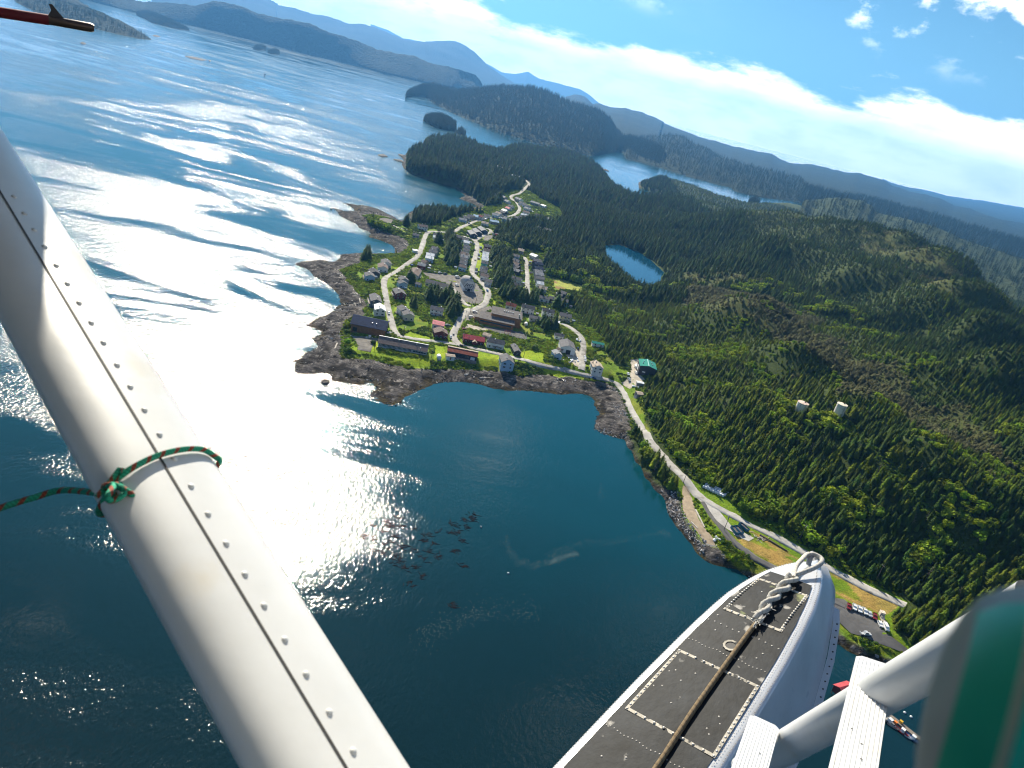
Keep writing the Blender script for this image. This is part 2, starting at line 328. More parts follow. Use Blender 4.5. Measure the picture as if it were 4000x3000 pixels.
def hit(px, py, up=0.0):
    # the place where the line of sight through a photo pixel meets the ground (raised by `up`)
    d = ray(px, py); lo = 60.0; t = lo
    while t < 6000:
        p = CO + d * t
        if p[2] <= max(float(gz(p[0], p[1])), 0.0) + up: break
        lo = t; t *= 1.006
    hi = t
    for _ in range(22):
        mid = (lo + hi) / 2; p = CO + d * mid
        if p[2] <= max(float(gz(p[0], p[1])), 0.0) + up: hi = mid
        else: lo = mid
    p = CO + d * hi; return np.array([p[0], p[1], p[2] - up])
def hits(c, pts, up=0.0): return [hit(x, y, up) for x, y in crop(c, pts)]
# ------------------------------------------------------------------ zones, traced on the photograph, used to colour the ground and to keep trees off
TOWN = ([(1331, 1405), (1331, 1370), (1346, 1290), (1386, 1233), (1436, 1200), (1382, 1124), (1331, 1055), (1407, 1027), (1425, 985), (1545, 996), (1595, 976), (1588, 936), (1489, 894), (1422, 840), (1500, 843), (1600, 868), (1700, 880), (1800, 838), (1880, 812), (1950, 800), (1962, 760), (1985, 740), (2060, 745), (2110, 775), (2190, 815), (2200, 850), (2160, 870), (2080, 850), (2040, 868), (1960, 880)]
  + crop(D_, [(530, 300), (820, 330), (620, 400), (560, 470), (520, 600), (540, 850), (560, 1100), (640, 1230), (840, 1200), (880, 1060), (900, 600), (1000, 500), (1300, 580), (1500, 620), (1400, 900), (1500, 1000), (1680, 1040), (2140, 1180), (2080, 1270), (1880, 1290), (1950, 1400), (1880, 1600)])
  + [(2224, 1202), (2279, 1260), (2336, 1300), (2362, 1336), (2373, 1391), (2423, 1434), (2440, 1420), (2458, 1398), (2506, 1394), (2562, 1440), (2518, 1477), (2507, 1513), (2511, 1545), (2520, 1640), (2540, 1690), (2490, 1690), (2452, 1700), (2300, 1560), (1700, 1560), (1400, 1560)])
SOUTH = [(2654, 1850), (2735, 1892), (2845, 1940), (2945, 2032), (3035, 2072), (3160, 2145), (3310, 2245), (3394, 2270), (3465, 2308), (3555, 2352), (3490, 2400), (3490, 2460), (3640, 2575), (3560, 2640), (3330, 2560), (3000, 2310), (2860, 2240), (2700, 2150), (2610, 1960), (2640, 1920)]
STREET = [(2500, 1640), (2550, 1690), (2610, 1770), (2660, 1850), (2640, 1870), (2585, 1790), (2520, 1720)]
BOG = [(2660, 1090), (2800, 1110), (2960, 1130), (3120, 1200), (3250, 1330), (3450, 1430), (3700, 1590), (3900, 1740), (3960, 1850), (3800, 1790), (3560, 1660), (3350, 1560), (3150, 1430), (2980, 1330), (2850, 1240), (2680, 1150)]
BOG2 = [(3350, 900), (3500, 930), (3700, 1040), (3800, 1130), (3650, 1080), (3450, 980)]
FIELD = crop(D_, [(1560, 1055), (1700, 1065), (1900, 1110), (2140, 1180), (2070, 1265), (1850, 1250), (1640, 1225), (1590, 1130)])
DRY = crop(H_, [(1180, 700), (1350, 760), (1650, 960), (2000, 1150), (2400, 1350), (2600, 1600), (1500, 1120), (1130, 900), (1000, 760)]) + crop(G_, [(560, 30), (900, 200), (1350, 420), (1150, 560), (660, 390), (560, 330)])
LAWNS = [crop(B_, [(520, 985), (900, 1060), (920, 1160), (970, 1310), (820, 1270), (560, 1230), (490, 1100)]), crop(A_, [(690, 790), (800, 800), (780, 1000), (1660, 1130), (1740, 1200), (1500, 1290), (1250, 1190), (1000, 1100), (700, 1060), (420, 1010), (300, 960), (330, 860), (650, 1000)]),
  crop(B_, [(1250, 1000), (1420, 960), (1660, 1010), (1660, 1160), (1940, 1220), (1920, 1240), (1250, 1090)]), crop(B_, [(1130, 1130), (2212, 1370), (2212, 1420), (1900, 1480), (1500, 1220), (1150, 1180)]), crop(F_, [(0, 560), (450, 680), (440, 730), (0, 640)]), crop(F_, [(480, 400), (640, 440), (710, 610), (560, 540)]),
  crop(A_, [(1050, 210), (1130, 220), (1160, 360), (1080, 370)]), crop(A_, [(1200, 690), (1330, 640), (1700, 740), (1680, 790), (1230, 720)]), crop(D_, [(300, 430), (390, 440), (360, 800), (330, 900), (280, 980), (260, 860)]), crop(C_, [(940, 830), (700, 850), (560, 830), (560, 900), (640, 900)]),
  crop(B_, [(760, 60), (840, 120), (830, 190), (755, 180)]), crop(A_, [(1760, 870), (2000, 900), (1960, 1010), (1880, 1200), (1740, 1180)])]
YARDS = {  # gravel and paved yards: name, outline, material
 'church_yard': crop(C_, [(1110, 945), (1400, 965), (1650, 1000), (1890, 1040), (2040, 1140), (2150, 1260), (2165, 1420), (2080, 1495), (1960, 1490), (1820, 1440), (1690, 1370), (1610, 1210), (1490, 1125), (1230, 1060)]),
 'school_yard': crop(B_, [(390, 295), (560, 225), (740, 205), (770, 260), (600, 300), (590, 480), (430, 440), (300, 490), (320, 390)]),
 'school_terrace': crop(B_, [(330, 510), (720, 610), (700, 655), (290, 590)]),
 'playground_pad': crop(B_, [(560, 540), (1260, 640), (1340, 690), (1362, 782), (1150, 745), (740, 640)]),
 'workshop_yard': crop(K2, [(1390, 1060), (1500, 1020), (1565, 1000), (1565, 1210), (1500, 1180), (1450, 1110)]),
 'depot_yard': crop(F_, [(1450, 300), (1660, 285), (1690, 420), (1590, 600), (1770, 720), (1740, 780), (1580, 860), (1440, 940), (1250, 800), (1440, 700), (1450, 560), (1440, 400)]),
 'gravel_lot': crop(A_, [(330, 720), (800, 770), (700, 870), (650, 1000), (430, 960), (440, 890)]),
 'bus_lot': crop(E_, [(640, 1200), (760, 1185), (930, 1235), (900, 1262), (700, 1300), (610, 1280)]),
 'turning_circle': crop(S_, [(910, 425), (980, 420), (1080, 445), (1060, 480), (1010, 485), (950, 455)]),
 'parking_lot': crop(G_, [(540, 340), (620, 400), (900, 540), (1010, 650), (1110, 790), (1240, 890), (1420, 1030), (1640, 1190), (1500, 1150), (1050, 980), (800, 870), (640, 830), (400, 600), (300, 300)]),
 'slip_apron': crop(H_, [(480, 250), (620, 380), (780, 580), (920, 690), (1100, 720), (1250, 800), (1180, 840), (1000, 760), (960, 640), (800, 440)]),
 'ramp_landing': crop(H_, [(390, 230), (480, 300), (520, 450), (560, 560), (650, 690), (740, 800), (770, 890), (650, 890), (560, 740), (450, 600), (370, 450), (360, 330)])}

# ------------------------------------------------------------------ ground sheet
def terrain():
    az = np.radians(np.arange(-40.0, 43.01, 0.13))
    rr = [165.0]
    while rr[-1] < 3600:
        r = rr[-1]; rr.append(r + (1.7 if r < 420 else 2.3 if r < 820 else max(2.3, r * .0095 - 4)))
    rr = np.array(rr); nr, na = len(rr), len(az)
    X = rr[:, None] * np.sin(az)[None]; Y = rr[:, None] * np.cos(az)[None]
    Z = gz(X, Y); S = bil(SG, X, Y); U = bil(UG, X, Y)
    ok = (X > GX0) & (X < GX1) & (Y > GY0) & (Y < GY1)
    Z = np.where(ok, Z, -4)
    # rock shelves between tide line and grass: ridged strata
    th = radians(24); p = X * cos(th) + Y * sin(th); q = -X * sin(th) + Y * cos(th)
    wob = fbm(X / 23, Y / 23, 3, 40) * 9
    rid = 1 - np.abs(2 * fbm((q + wob) / 3.1, p / 15, 3, 21) - 1)
    lump = fbm(X / 6.5, Y / 6.5, 4, 31)
    rockm = np.where(U < 0, 1.0, 0.0) * smooth((S + 1.5) / 4.0)
    Z = Z + rockm * ((rid - .55) * 2.1 + (lump - .5) * 2.2) * np.where(S < 3, .6, 1)
    Z = Z + np.where((U > 0), (fbm(X / 9, Y / 9, 3, 3) - .5) * .5, 0)
    # colours
    px, py, _ = proj(np.stack([X, Y, Z], -1))
    n1 = fbm(X / 14, Y / 14, 4, 51)[..., None]; n2 = fbm(X / 4.5, Y / 4.5, 3, 61)[..., None]; n3 = fbm(X / 2.3, Y / 2.3, 2, 71)[..., None]
    def c(*v): return np.array(v)
    town = inside(px, py, TOWN) | inside(px, py, SOUTH)
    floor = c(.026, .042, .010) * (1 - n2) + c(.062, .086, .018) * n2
    grass = c(.07, .14, .008) * (1 - n2) + c(.20, .30, .012) * n2
    grass = grass * (1 - smooth((n1 - .52) / .12)) + (c(.19, .22, .02) * (.6 + .8 * n2)) * smooth((n1 - .52) / .12)
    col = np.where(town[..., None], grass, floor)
    bw = (fbm(X / 28, Y / 28, 3, 77) - .5) * 190; bw2 = (fbm(X / 28, Y / 28, 3, 79) - .5) * 190; bog = (inside(px + bw, py + bw2, BOG) | inside(px + bw, py + bw2, BOG2))[..., None]
    bogc = c(.042, .060, .013) * (1 - n2) + c(.100, .106, .028) * n2
    col = np.where(bog, bogc, col)
    d = inside(px, py, DRY)[..., None]; dry = c(.20, .19, .045) * (1 - n1) + c(.42, .25, .07) * n1
    col = np.where(d, dry * (.65 + .7 * n2), col)
    f_ = inside(px, py, FIELD)[..., None]
    col = np.where(f_, np.where(n1 > .56, c(.30, .19, .08), c(.34, .36, .07) * (.7 + .6 * n2)), col)
    for lw in LAWNS: col = np.where(inside(px, py, lw)[..., None], (c(.14, .27, .006) * (1 - n1) + c(.38, .42, .012) * n1) * (.75 + .5 * n3), col)
    t = smooth((n2 - .36) / .26)
    rock = c(.020, .016, .013) * (1 - t) + c(.105, .094, .088) * t
    rock = np.where(n3 > .74, c(.24, .22, .20), rock)
    zz = Z[..., None]
    weed = smooth((1.25 - zz) / .9) * smooth((n1 - .3) / .25)
    rock = rock * (1 - weed) + (c(.040, .028, .009) * (1 - n2) + c(.085, .066, .02) * n2) * weed
    high = smooth((zz - 2.7) / .7); rock = rock * (1 - high * .6) + c(.19, .17, .15) * (.6 + .8 * n3) * high * .6
    sh = smooth((-U + 1.0) / 2.0)[..., None]
    col = col * (1 - sh) + rock * sh
    keep = (Z > -3.6) & ok
    idx = -np.ones(X.shape, int)
    fk = keep[:-1, :-1] | keep[1:, :-1] | keep[:-1, 1:] | keep[1:, 1:]
    use = np.zeros(X.shape, bool); use[:-1, :-1] |= fk; use[1:, :-1] |= fk; use[:-1, 1:] |= fk; use[1:, 1:] |= fk
    idx[use] = np.arange(use.sum())
    V = np.stack([X[use], Y[use], Z[use]], -1)
    i, j = np.nonzero(fk)
    Fq = np.stack([idx[i, j], idx[i, j + 1], idx[i + 1, j + 1], idx[i + 1, j]], -1)
    me = bpy.data.meshes.new('ground')
    me.vertices.add(len(V)); me.vertices.foreach_set('co', V.astype('f').ravel())
    me.loops.add(Fq.size); me.loops.foreach_set('vertex_index', Fq.astype('i').ravel())
    me.polygons.add(len(Fq)); me.polygons.foreach_set('loop_start', (np.arange(len(Fq)) * 4).astype('i')); me.polygons.foreach_set('loop_total', np.full(len(Fq), 4, 'i'))
    at = me.color_attributes.new('ground_colour', 'FLOAT_COLOR', 'POINT')
    cc = np.concatenate([np.clip(col[use], 0, 1), np.ones((use.sum(), 1))], 1); at.data.foreach_set('color', cc.astype('f').ravel())
    ra = me.attributes.new('rock', 'FLOAT', 'POINT'); ra.data.foreach_set('value', sh[..., 0][use].astype('f'))
    me.update(); me.validate(); me.shade_smooth()
    m, nt, b, o = nodes_of('ground'); N = nt.nodes; L = nt.links
    a = N.new('ShaderNodeAttribute'); a.attribute_name = 'ground_colour'
    tc = N.new('ShaderNodeTexCoord'); no = N.new('ShaderNodeTexNoise'); no.inputs['Scale'].default_value = .9; no.inputs['Detail'].default_value = 7; no.inputs['Roughness'].default_value = .7; L.new(tc.outputs['Object'], no.inputs['Vector'])
    mr = N.new('ShaderNodeMapRange'); mr.inputs[1].default_value = .25; mr.inputs[2].default_value = .75; mr.inputs[3].default_value = .45; mr.inputs[4].default_value = 1.6; L.new(no.outputs['Fac'], mr.inputs[0])
    vm = N.new('ShaderNodeVectorMath'); vm.operation = 'SCALE'; L.new(a.outputs['Color'], vm.inputs[0]); L.new(mr.outputs[0], vm.inputs['Scale'])
    # broken, tilted strata on the tidal rock
    ar = N.new('ShaderNodeAttribute'); ar.attribute_name = 'rock'; mp = N.new('ShaderNodeMapping'); mp.inputs['Rotation'].default_value = (0, 0, radians(-24)); mp.inputs['Scale'].default_value = (.22, 1.0, .6); L.new(tc.outputs['Object'], mp.inputs[0])
    ns = N.new('ShaderNodeTexNoise'); ns.inputs['Scale'].default_value = .75; ns.inputs['Detail'].default_value = 8; ns.inputs['Roughness'].default_value = .78; ns.inputs['Distortion'].default_value = .9; L.new(mp.outputs[0], ns.inputs['Vector'])
    rp = N.new('ShaderNodeValToRGB'); e = rp.color_ramp.elements; e[0].position = .36; e[0].color = (.12, .12, .12, 1); e[1].position = .52; e[1].color = (1, 1, 1, 1); q = e.new(.66); q.color = (2.2, 2.15, 2.1, 1); q = e.new(.74); q.color = (4.5, 4.4, 4.3, 1); L.new(ns.outputs['Fac'], rp.inputs[0])
    rm_ = N.new('ShaderNodeMix'); rm_.data_type = 'RGBA'; rm_.blend_type = 'MULTIPLY'; L.new(ar.outputs['Fac'], rm_.inputs[0]); L.new(vm.outputs[0], rm_.inputs[6]); L.new(rp.outputs[0], rm_.inputs[7]); vm = rm_
    hs = N.new('ShaderNodeMath'); hs.operation = 'MULTIPLY_ADD'; L.new(ns.outputs['Fac'], hs.inputs[0]); hm = N.new('ShaderNodeMath'); hm.operation = 'MULTIPLY'; L.new(ar.outputs['Fac'], hm.inputs[0]); hm.inputs[1].default_value = 2.6; L.new(hm.outputs[0], hs.inputs[1]); L.new(no.outputs['Fac'], hs.inputs[2])
    L.new(vm.outputs[2], b.inputs['Base Color']); b.inputs['Roughness'].default_value = .9; b.inputs['Specular IOR Level'].default_value = .1
    bp = N.new('ShaderNodeBump'); bp.inputs['Distance'].default_value = .8; bp.inputs['Strength'].default_value = .8; L.new(hs.outputs[0], bp.inputs['Height']); L.new(bp.outputs[0], b.inputs['Normal'])
    me.materials.append(m)
    g = ob('ground', me); g['kind'] = 'structure'
terrain()

# ------------------------------------------------------------------ sea and lake
def water_material(name, deep, shallow, rough_lo, rough_hi, still=False):
    m, nt, b, o = nodes_of(name); N = nt.nodes; L = nt.links
    geo = N.new('ShaderNodeNewGeometry')
    def mapping(scale, rot=0.0, loc=(0, 0, 0)):
        mp = N.new('ShaderNodeMapping'); mp.inputs['Scale'].default_value = scale; mp.inputs['Rotation'].default_value = (0, 0, rot); mp.inputs['Location'].default_value = loc
        L.new(geo.outputs['Position'], mp.inputs[0]); return mp.outputs[0]
    def noise(vec, scale, detail=3, rough=.5, dist=0.0):
        n = N.new('ShaderNodeTexNoise'); n.inputs['Scale'].default_value = scale; n.inputs['Detail'].default_value = detail; n.inputs['Roughness'].default_value = rough; n.inputs['Distortion'].default_value = dist
        L.new(vec, n.inputs['Vector']); return n.outputs['Fac']
    def mr(v, a, c, d, e):
        n = N.new('ShaderNodeMapRange'); n.interpolation_type = 'SMOOTHSTEP'; L.new(v, n.inputs[0])
        for i, x in enumerate((a, c, d, e)): n.inputs[1 + i].default_value = x
        return n.outputs[0]
    def mul(a, c, op='MULTIPLY'):
        n = N.new('ShaderNodeMath'); n.operation = op
        for i, v in enumerate((a, c)):
            if isinstance(v, (int, float)): n.inputs[i].default_value = v
            else: L.new(v, n.inputs[i])
        return n.outputs[0]
    # cat's paws and slicks: long patches of ruffled and of smooth water
    streak = noise(mapping((1 / 330, 1 / 130, 1), radians(-8)), 1.0, 7, .64, 2.2)
    patch = noise(mapping((1 / 900, 1 / 420, 1), radians(8), (31, 7, 0)), 1.0, 5, .58, 1.2)
    ruff = mr(mul(mul(streak, .62), mul(patch, .38), 'ADD'), .37, .57, 0.0, 1.0)
    if still: ruff = mr(patch, .3, .8, 0.0, .12)
    else:
        # the bay lies in the lee of the land: smoother towards the shore on the right
        sx = N.new('ShaderNodeSeparateXYZ'); L.new(geo.outputs['Position'], sx.inputs[0])
        lee = mr(mul(sx.outputs['X'], mul(sx.outputs['Y'], .12), 'ADD'), -90.0, 60.0, 1.0, .20)
        ruff = mul(ruff, lee)
    rg = N.new('ShaderNodeMapRange'); L.new(ruff, rg.inputs[0]); rg.inputs[3].default_value = rough_lo; rg.inputs[4].default_value = rough_hi
    L.new(rg.outputs[0], b.inputs['Roughness'])
    # ripples, wavelets and chop
    w1 = noise(mapping((1 / 1.5, 1 / 2.4, 1), .3), 1.0, 3, .6)
    w2 = noise(mapping((1 / 4.6, 1 / 7.5, 1), .55), 1.0, 2, .5)
    b1 = N.new('ShaderNodeBump'); b1.inputs['Distance'].default_value = .62; L.new(w1, b1.inputs['Height']); L.new(mul(mul(ruff, .88), .05, 'ADD'), b1.inputs['Strength'])
    b2 = N.new('ShaderNodeBump'); b2.inputs['Distance'].default_value = .9; L.new(w2, b2.inputs['Height']); L.new(mul(mul(ruff, .45), .05, 'ADD'), b2.inputs['Strength']); L.new(b1.outputs[0], b2.inputs['Normal'])
    L.new(b2.outputs[0], b.inputs['Normal'])
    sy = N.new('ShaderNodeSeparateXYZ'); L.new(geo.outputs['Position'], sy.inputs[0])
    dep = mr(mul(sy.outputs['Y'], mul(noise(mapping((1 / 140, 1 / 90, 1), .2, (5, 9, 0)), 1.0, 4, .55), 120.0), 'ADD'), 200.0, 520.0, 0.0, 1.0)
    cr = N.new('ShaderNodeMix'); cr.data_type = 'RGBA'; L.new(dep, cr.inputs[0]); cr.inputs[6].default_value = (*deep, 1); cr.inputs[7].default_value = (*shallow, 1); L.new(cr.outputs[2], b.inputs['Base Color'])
    b.inputs['IOR'].default_value = 1.333; b.inputs['Specular IOR Level'].default_value = .5
    return m
def sea():
    az = np.radians(np.arange(0, 360, 3.0)); rr = [0.0, 40, 120, 300, 700, 1500, 3000, 6000, 12000, 20000, 28000]
    V = [(0, 0, 0)]; Fc = []; n = len(az)
    for r in rr[1:]: V += [(r * sin(a), r * cos(a), 0) for a in az]
    for j in range(n): Fc.append((0, 1 + (j + 1) % n, 1 + j))
    for k in range(len(rr) - 2):
        for j in range(n): Fc.append((1 + k * n + j, 1 + k * n + (j + 1) % n, 1 + (k + 1) * n + (j + 1) % n, 1 + (k + 1) * n + j))
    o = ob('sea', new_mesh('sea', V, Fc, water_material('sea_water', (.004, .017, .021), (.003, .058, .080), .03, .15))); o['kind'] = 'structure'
    o = ob('lake', new_mesh('lake', [(x, y, LAKE_Z) for x, y in lake_w], [tuple(range(len(lake_w)))], water_material('lake_water', (.002, .05, .10), (.002, .05, .10), .03, .08, True))); o['kind'] = 'structure'
sea()

# ------------------------------------------------------------------ roads, yards (sheets laid over the ground)
M_ROAD = mat('road_gravel', (.43, .41, .375), .95, .28, .16, .03, 3.0, spec=.1, detail=8, stain=((.27, .25, .22), .11, .60))
M_YARD = mat('yard_gravel', (.20, .185, .165), .95, .35, .25, .04, 2.0, spec=.1, detail=8)
M_PALE = mat('pale_gravel', (.46, .41, .33), .95, .25, .3, .04, 2.0, spec=.1, detail=8)
M_ASPH = mat('worn_asphalt', (.13, .125, .12), .9, .2, .2, .02, 3.0, spec=.1, detail=8)
M_DIRT = mat('sandy_dirt', (.34, .27, .19), .95, .3, .3, .04, 2.0, spec=.1, detail=8)
ROAD_W = []
def spline(P, step=3.0):
    P = [np.array(p[:2]) for p in P]; out = []
    for i in range(len(P) - 1):
        p0, p1, p2, p3 = P[max(i - 1, 0)], P[i], P[i + 1], P[min(i + 2, len(P) - 1)]
        n = max(1, int(np.linalg.norm(p2 - p1) / step))
        for k in range(n):
            t = k / n; out.append(.5 * ((2 * p1) + (-p0 + p2) * t + (2 * p0 - 5 * p1 + 4 * p2 - p3) * t * t + (-p0 + 3 * p1 - 3 * p2 + p3) * t ** 3))
    out.append(P[-1]); return out
def road(pts, width, m=None, name='road', lift=.22):
    P = spline([hit(x, y) for x, y in pts]); V = []; Fc = []; n = len(P); R_ = random.Random(len(pts) * 31 + int(P[0][0]))
    for i, p in enumerate(P):
        t = P[min(i + 1, n - 1)] - P[max(i - 1, 0)]; t = t / (np.linalg.norm(t) or 1); nn = np.array([-t[1], t[0]])
        wl = width / 2 * (1 + .16 * (float(vnoise(i * .35, 3.0, 5)) - .5) + R_.uniform(-.05, .05)); wr = width / 2 * (1 + .16 * (float(vnoise(i * .35, 9.0, 6)) - .5) + R_.uniform(-.05, .05)); zc = float(gz(*p))
        for s, dz in ((-wl - .5, -.7), (-wl, lift - .04), (-width * .2, lift + .03), (width * .2, lift + .03), (wr, lift - .04), (wr + .5, -.7)):
            q = p + nn * s; V.append((q[0], q[1], .5 * (float(gz(*q)) + zc) + dz))
    for i in range(n - 1):
        for j in range(5): Fc.append((i * 6 + j, i * 6 + j + 1, i * 6 + 7 + j, i * 6 + 6 + j))
    ROAD_W.append(([tuple(p) for p in P], width))
    o = ob(name, new_mesh(name, V, Fc, m or M_ROAD, True)); o['kind'] = 'structure'; return P
RD = {}
RD['front'] = road(crop(A_, [(1160, 728), (1280, 745), (1400, 770), (1700, 805), (1900, 830), (2100, 862)]) + crop(B_, [(220, 880), (420, 930), (600, 970), (800, 1012), (1000, 1060), (1200, 1112), (1400, 1155), (1600, 1202), (1800, 1245), (2000, 1292)]) + crop(F_, [(0, 490), (150, 535), (300, 568), (450, 605), (700, 668), (900, 716), (1100, 775), (1225, 865), (1310, 965), (1380, 1100), (1450, 1250), (1540, 1420), (1640, 1600)]) + [(2512, 1667), (2545, 1720), (2590, 1775), (2640, 1830), (2683, 1872), (2708, 1904), (2756, 1951), (2835, 1996), (2914, 2040), (2993, 2078), (3088, 2128), (3151, 2163), (3230, 2212), (3313, 2258), (3394, 2301), (3462, 2331), (3540, 2366)], 5.6)
RD['west'] = road(crop(A_, [(1160, 728), (1085, 660), (1040, 560), (1000, 400), (960, 250), (925, 80), (905, -40)]) + crop(C_, [(455, 1250), (442, 1130), (475, 1040), (570, 985), (680, 920), (790, 840), (900, 760), (1000, 690), (1060, 600), (1100, 500), (1140, 380), (1175, 285), (1230, 245), (1330, 242), (1450, 252), (1600, 260), (1690, 268)]), 5.2)
RD['upper'] = road(crop(C_, [(2060, 60)]) [:0] + crop(E_, [(40, 1150), (130, 1115), (200, 1070), (330, 1010), (450, 960), (560, 930), (700, 905), (900, 885), (1080, 862), (1150, 838), (1215, 790), (1235, 720), (1195, 650), (1140, 600), (1088, 545), (1110, 505), (1200, 480), (1270, 440), (1340, 370), (1400, 312), (1370, 262), (1310, 215), (1230, 165), (1150, 130), (1105, 70), (1110, 40)]), 5.6)
RD['main'] = road(crop(C_, [(1800, 320), (1900, 352), (2000, 388)]) + crop(D_, [(240, 390), (285, 470), (272, 600), (242, 720), (215, 830), (195, 920), (230, 1000), (300, 1070), (380, 1150), (440, 1220), (475, 1300), (460, 1400), (420, 1480), (330, 1545), (200, 1600)]) + crop(B_, [(360, 255), (280, 350), (205, 450), (150, 560), (105, 640), (90, 710), (120, 790), (200, 870)]), 5.8)
RD['church'] = road(crop(C_, [(1620, 1200), (1690, 1340), (1780, 1430), (1850, 1500), (1930, 1530)]), 5.0)
RD['east'] = road(crop(D_, [(1085, 680), (1130, 740), (1140, 900), (1150, 1050), (1152, 1200), (1170, 1320)]), 4.8)
RD['hill'] = road(crop(B_, [(1280, 335), (1400, 350)])[:0] + crop(K2, [(1360, 728), (1450, 768), (1530, 828), (1580, 890), (1600, 960), (1590, 1100), (1580, 1230)]), 5.6)
RD['loop'] = road(crop(E_, [(470, 1285), (560, 1225), (680, 1165), (745, 1135), (725, 1098), (670, 1072)]), 5.0)
RD['path'] = road(crop(C_, [(1130, 272), (950, 237), (800, 206), (690, 180), (600, 135)]), 2.6)
RD['lane'] = road(crop(C_, [(640, 1010), (760, 1015), (900, 1060), (1010, 1105)]), 3.0)
RD['spur'] = road(crop(H_, [(640, 350), (700, 470), (800, 605), (885, 710), (960, 805), (1060, 890), (1150, 955), (1250, 1035), (1400, 1115), (1700, 1260)]) + [(3200, 2320), (3300, 2370)], 4.2, M_ASPH)
RD['slip'] = road(crop(H_, [(430, 160), (425, 300), (440, 430), (490, 550), (590, 690), (690, 810), (712, 900)]), 5.0, M_DIRT)
RD['side'] = road(crop(D_, [(440, 1195), (540, 1215), (650, 1245)]), 3.4)
def yard(name, pts, m, lift):
    V = []; bm = bmesh.new(); wp = [hit(x, y) for x, y in pts]
    poly = [(p[0], p[1]) for p in wp]
    vs = [bm.verts.new((p[0], p[1], 0)) for p in wp]; bm.faces.new(vs)
    bmesh.ops.triangulate(bm, faces=bm.faces[:])
    for _ in range(3):
        es = [e for e in bm.edges if e.calc_length() > 5.0]
        if es: bmesh.ops.subdivide_edges(bm, edges=es, cuts=1, use_grid_fill=False); bmesh.ops.triangulate(bm, faces=[f for f in bm.faces if len(f.verts) > 3])
    for v in bm.verts: v.co.z = float(gz(v.co.x, v.co.y)) + lift
    bmesh.ops.recalc_face_normals(bm, faces=bm.faces[:])
    if sum(f.normal.z for f in bm.faces) < 0: bmesh.ops.reverse_faces(bm, faces=bm.faces[:])
    me = bpy.data.meshes.new(name); bm.to_mesh(me); bm.free(); me.materials.append(m)
    o = ob(name, me); o['kind'] = 'structure'; return poly
YARD_W = []
for k, (nm, pts) in enumerate(YARDS.items()):
    m = {'parking_lot': M_ASPH, 'depot_yard': M_PALE, 'workshop_yard': M_PALE, 'playground_pad': M_ASPH, 'school_terrace': M_PALE, 'ramp_landing': M_DIRT, 'slip_apron': M_ROAD}.get(nm, M_YARD)
    YARD_W.append(yard(nm, pts, m, .12 + .012 * k))
# ------------------------------------------------------------------ far land
M_FARWOOD = mat('far_forest', (.018, .032, .012), .95, .0, .004, 16.0, .05, col2=(.009, .019, .008), spec=.1, detail=8)
M_FARROCK = mat('reef_rock', (.10, .085, .07), .9, .4, .08, .5, .5)
FAR_SPOTS = []
def ridge(name, sky, R, base=None, seed=0, rb=None, trees=0.0, back=.25, jag=1.0, taper=0, m=None):
    a = np.array(sky, float); n = 170
    t = np.concatenate([[0], np.cumsum(np.hypot(np.diff(a[:, 0]), np.diff(a[:, 1])))]); u = np.linspace(0, t[-1], n)
    px = np.interp(u, t, a[:, 0]); py = np.interp(u, t, a[:, 1])
    d = ray(px, py); hz = np.hypot(d[:, 0], d[:, 1]); el = d[:, 2] / hz; dx = d[:, 0] / hz; dy = d[:, 1] / hz
    Rr = R * (1 + .10 * (fbm(u / 300, u * 0 + seed, 3, seed) - .5))
    Rr = np.where(el < -.0005, np.minimum(Rr, (ALT - 55) / np.maximum(-el, 1e-4)), Rr)
    top = ALT + Rr * el + (fbm(u / 16, u * 0 + 3.1, 3, seed + 9) - .5) * R * .0022 * jag
    top = np.maximum(top, 2.0)
    if taper: top = top * np.clip(np.arange(n) / taper, .02, 1) ** .6
    if base:
        b = np.array(base, float); bd = ray(px, np.interp(px, b[:, 0], b[:, 1])); rbase = ALT / np.clip(-bd[:, 2] / np.hypot(bd[:, 0], bd[:, 1]), .004, 1)
        rbase = np.minimum(rbase, Rr * .96)
    else: rbase = Rr * (rb or .8)
    rows = []; K = 30
    for k in range(K + 1):
        s = k / K; r = rbase + (Rr - rbase) * s
        x = r * dx; y = r * dy; sc = R / 9.0
        z = top * (s ** .8) * (1 + .75 * (fbm(x / sc + seed, y / sc, 5, seed + 3) - .5) * sin(pi * s) ** .7)
        z = np.minimum(z, ALT + r * (top - ALT) / Rr - (1 - s) * R * .0012 - .001)
        z = np.where(z < 1, z - 3 * (1 - s), z) if k else z * 0 - 4.0
        rows.append(np.stack([x, y, z], -1))
    for k in range(1, 5):
        s = k / 4; r = Rr * (1 + back * s); rows.append(np.stack([r * dx, r * dy, top * (1 - s) ** .8 - 5 * s], -1))
    V = np.concatenate(rows); nr = len(rows)
    Fc = [(i * n + j, i * n + j + 1, i * n + n + j + 1, i * n + n + j) for i in range(nr - 1) for j in range(n - 1)]
    o = ob(name, new_mesh(name, V, Fc, m or M_FARWOOD, True)); o['kind'] = 'structure'
    if trees:
        P = np.stack(rows[:K + 2]); g = np.random.default_rng(seed + 5)
        area = 0
        m = int(trees); ri = g.random(m) ** .8 * (K); ci = g.random(m) * (n - 2)
        i0 = ri.astype(int); j0 = ci.astype(int); fr = (ri - i0)[:, None]; fc = (ci - j0)[:, None]
        Q = (P[i0, j0] * (1 - fc) + P[i0, j0 + 1] * fc) * (1 - fr) + (P[i0 + 1, j0] * (1 - fc) + P[i0 + 1, j0 + 1] * fc) * fr
        FAR_SPOTS.append((Q[Q[:, 2] > .5], 15, 25))
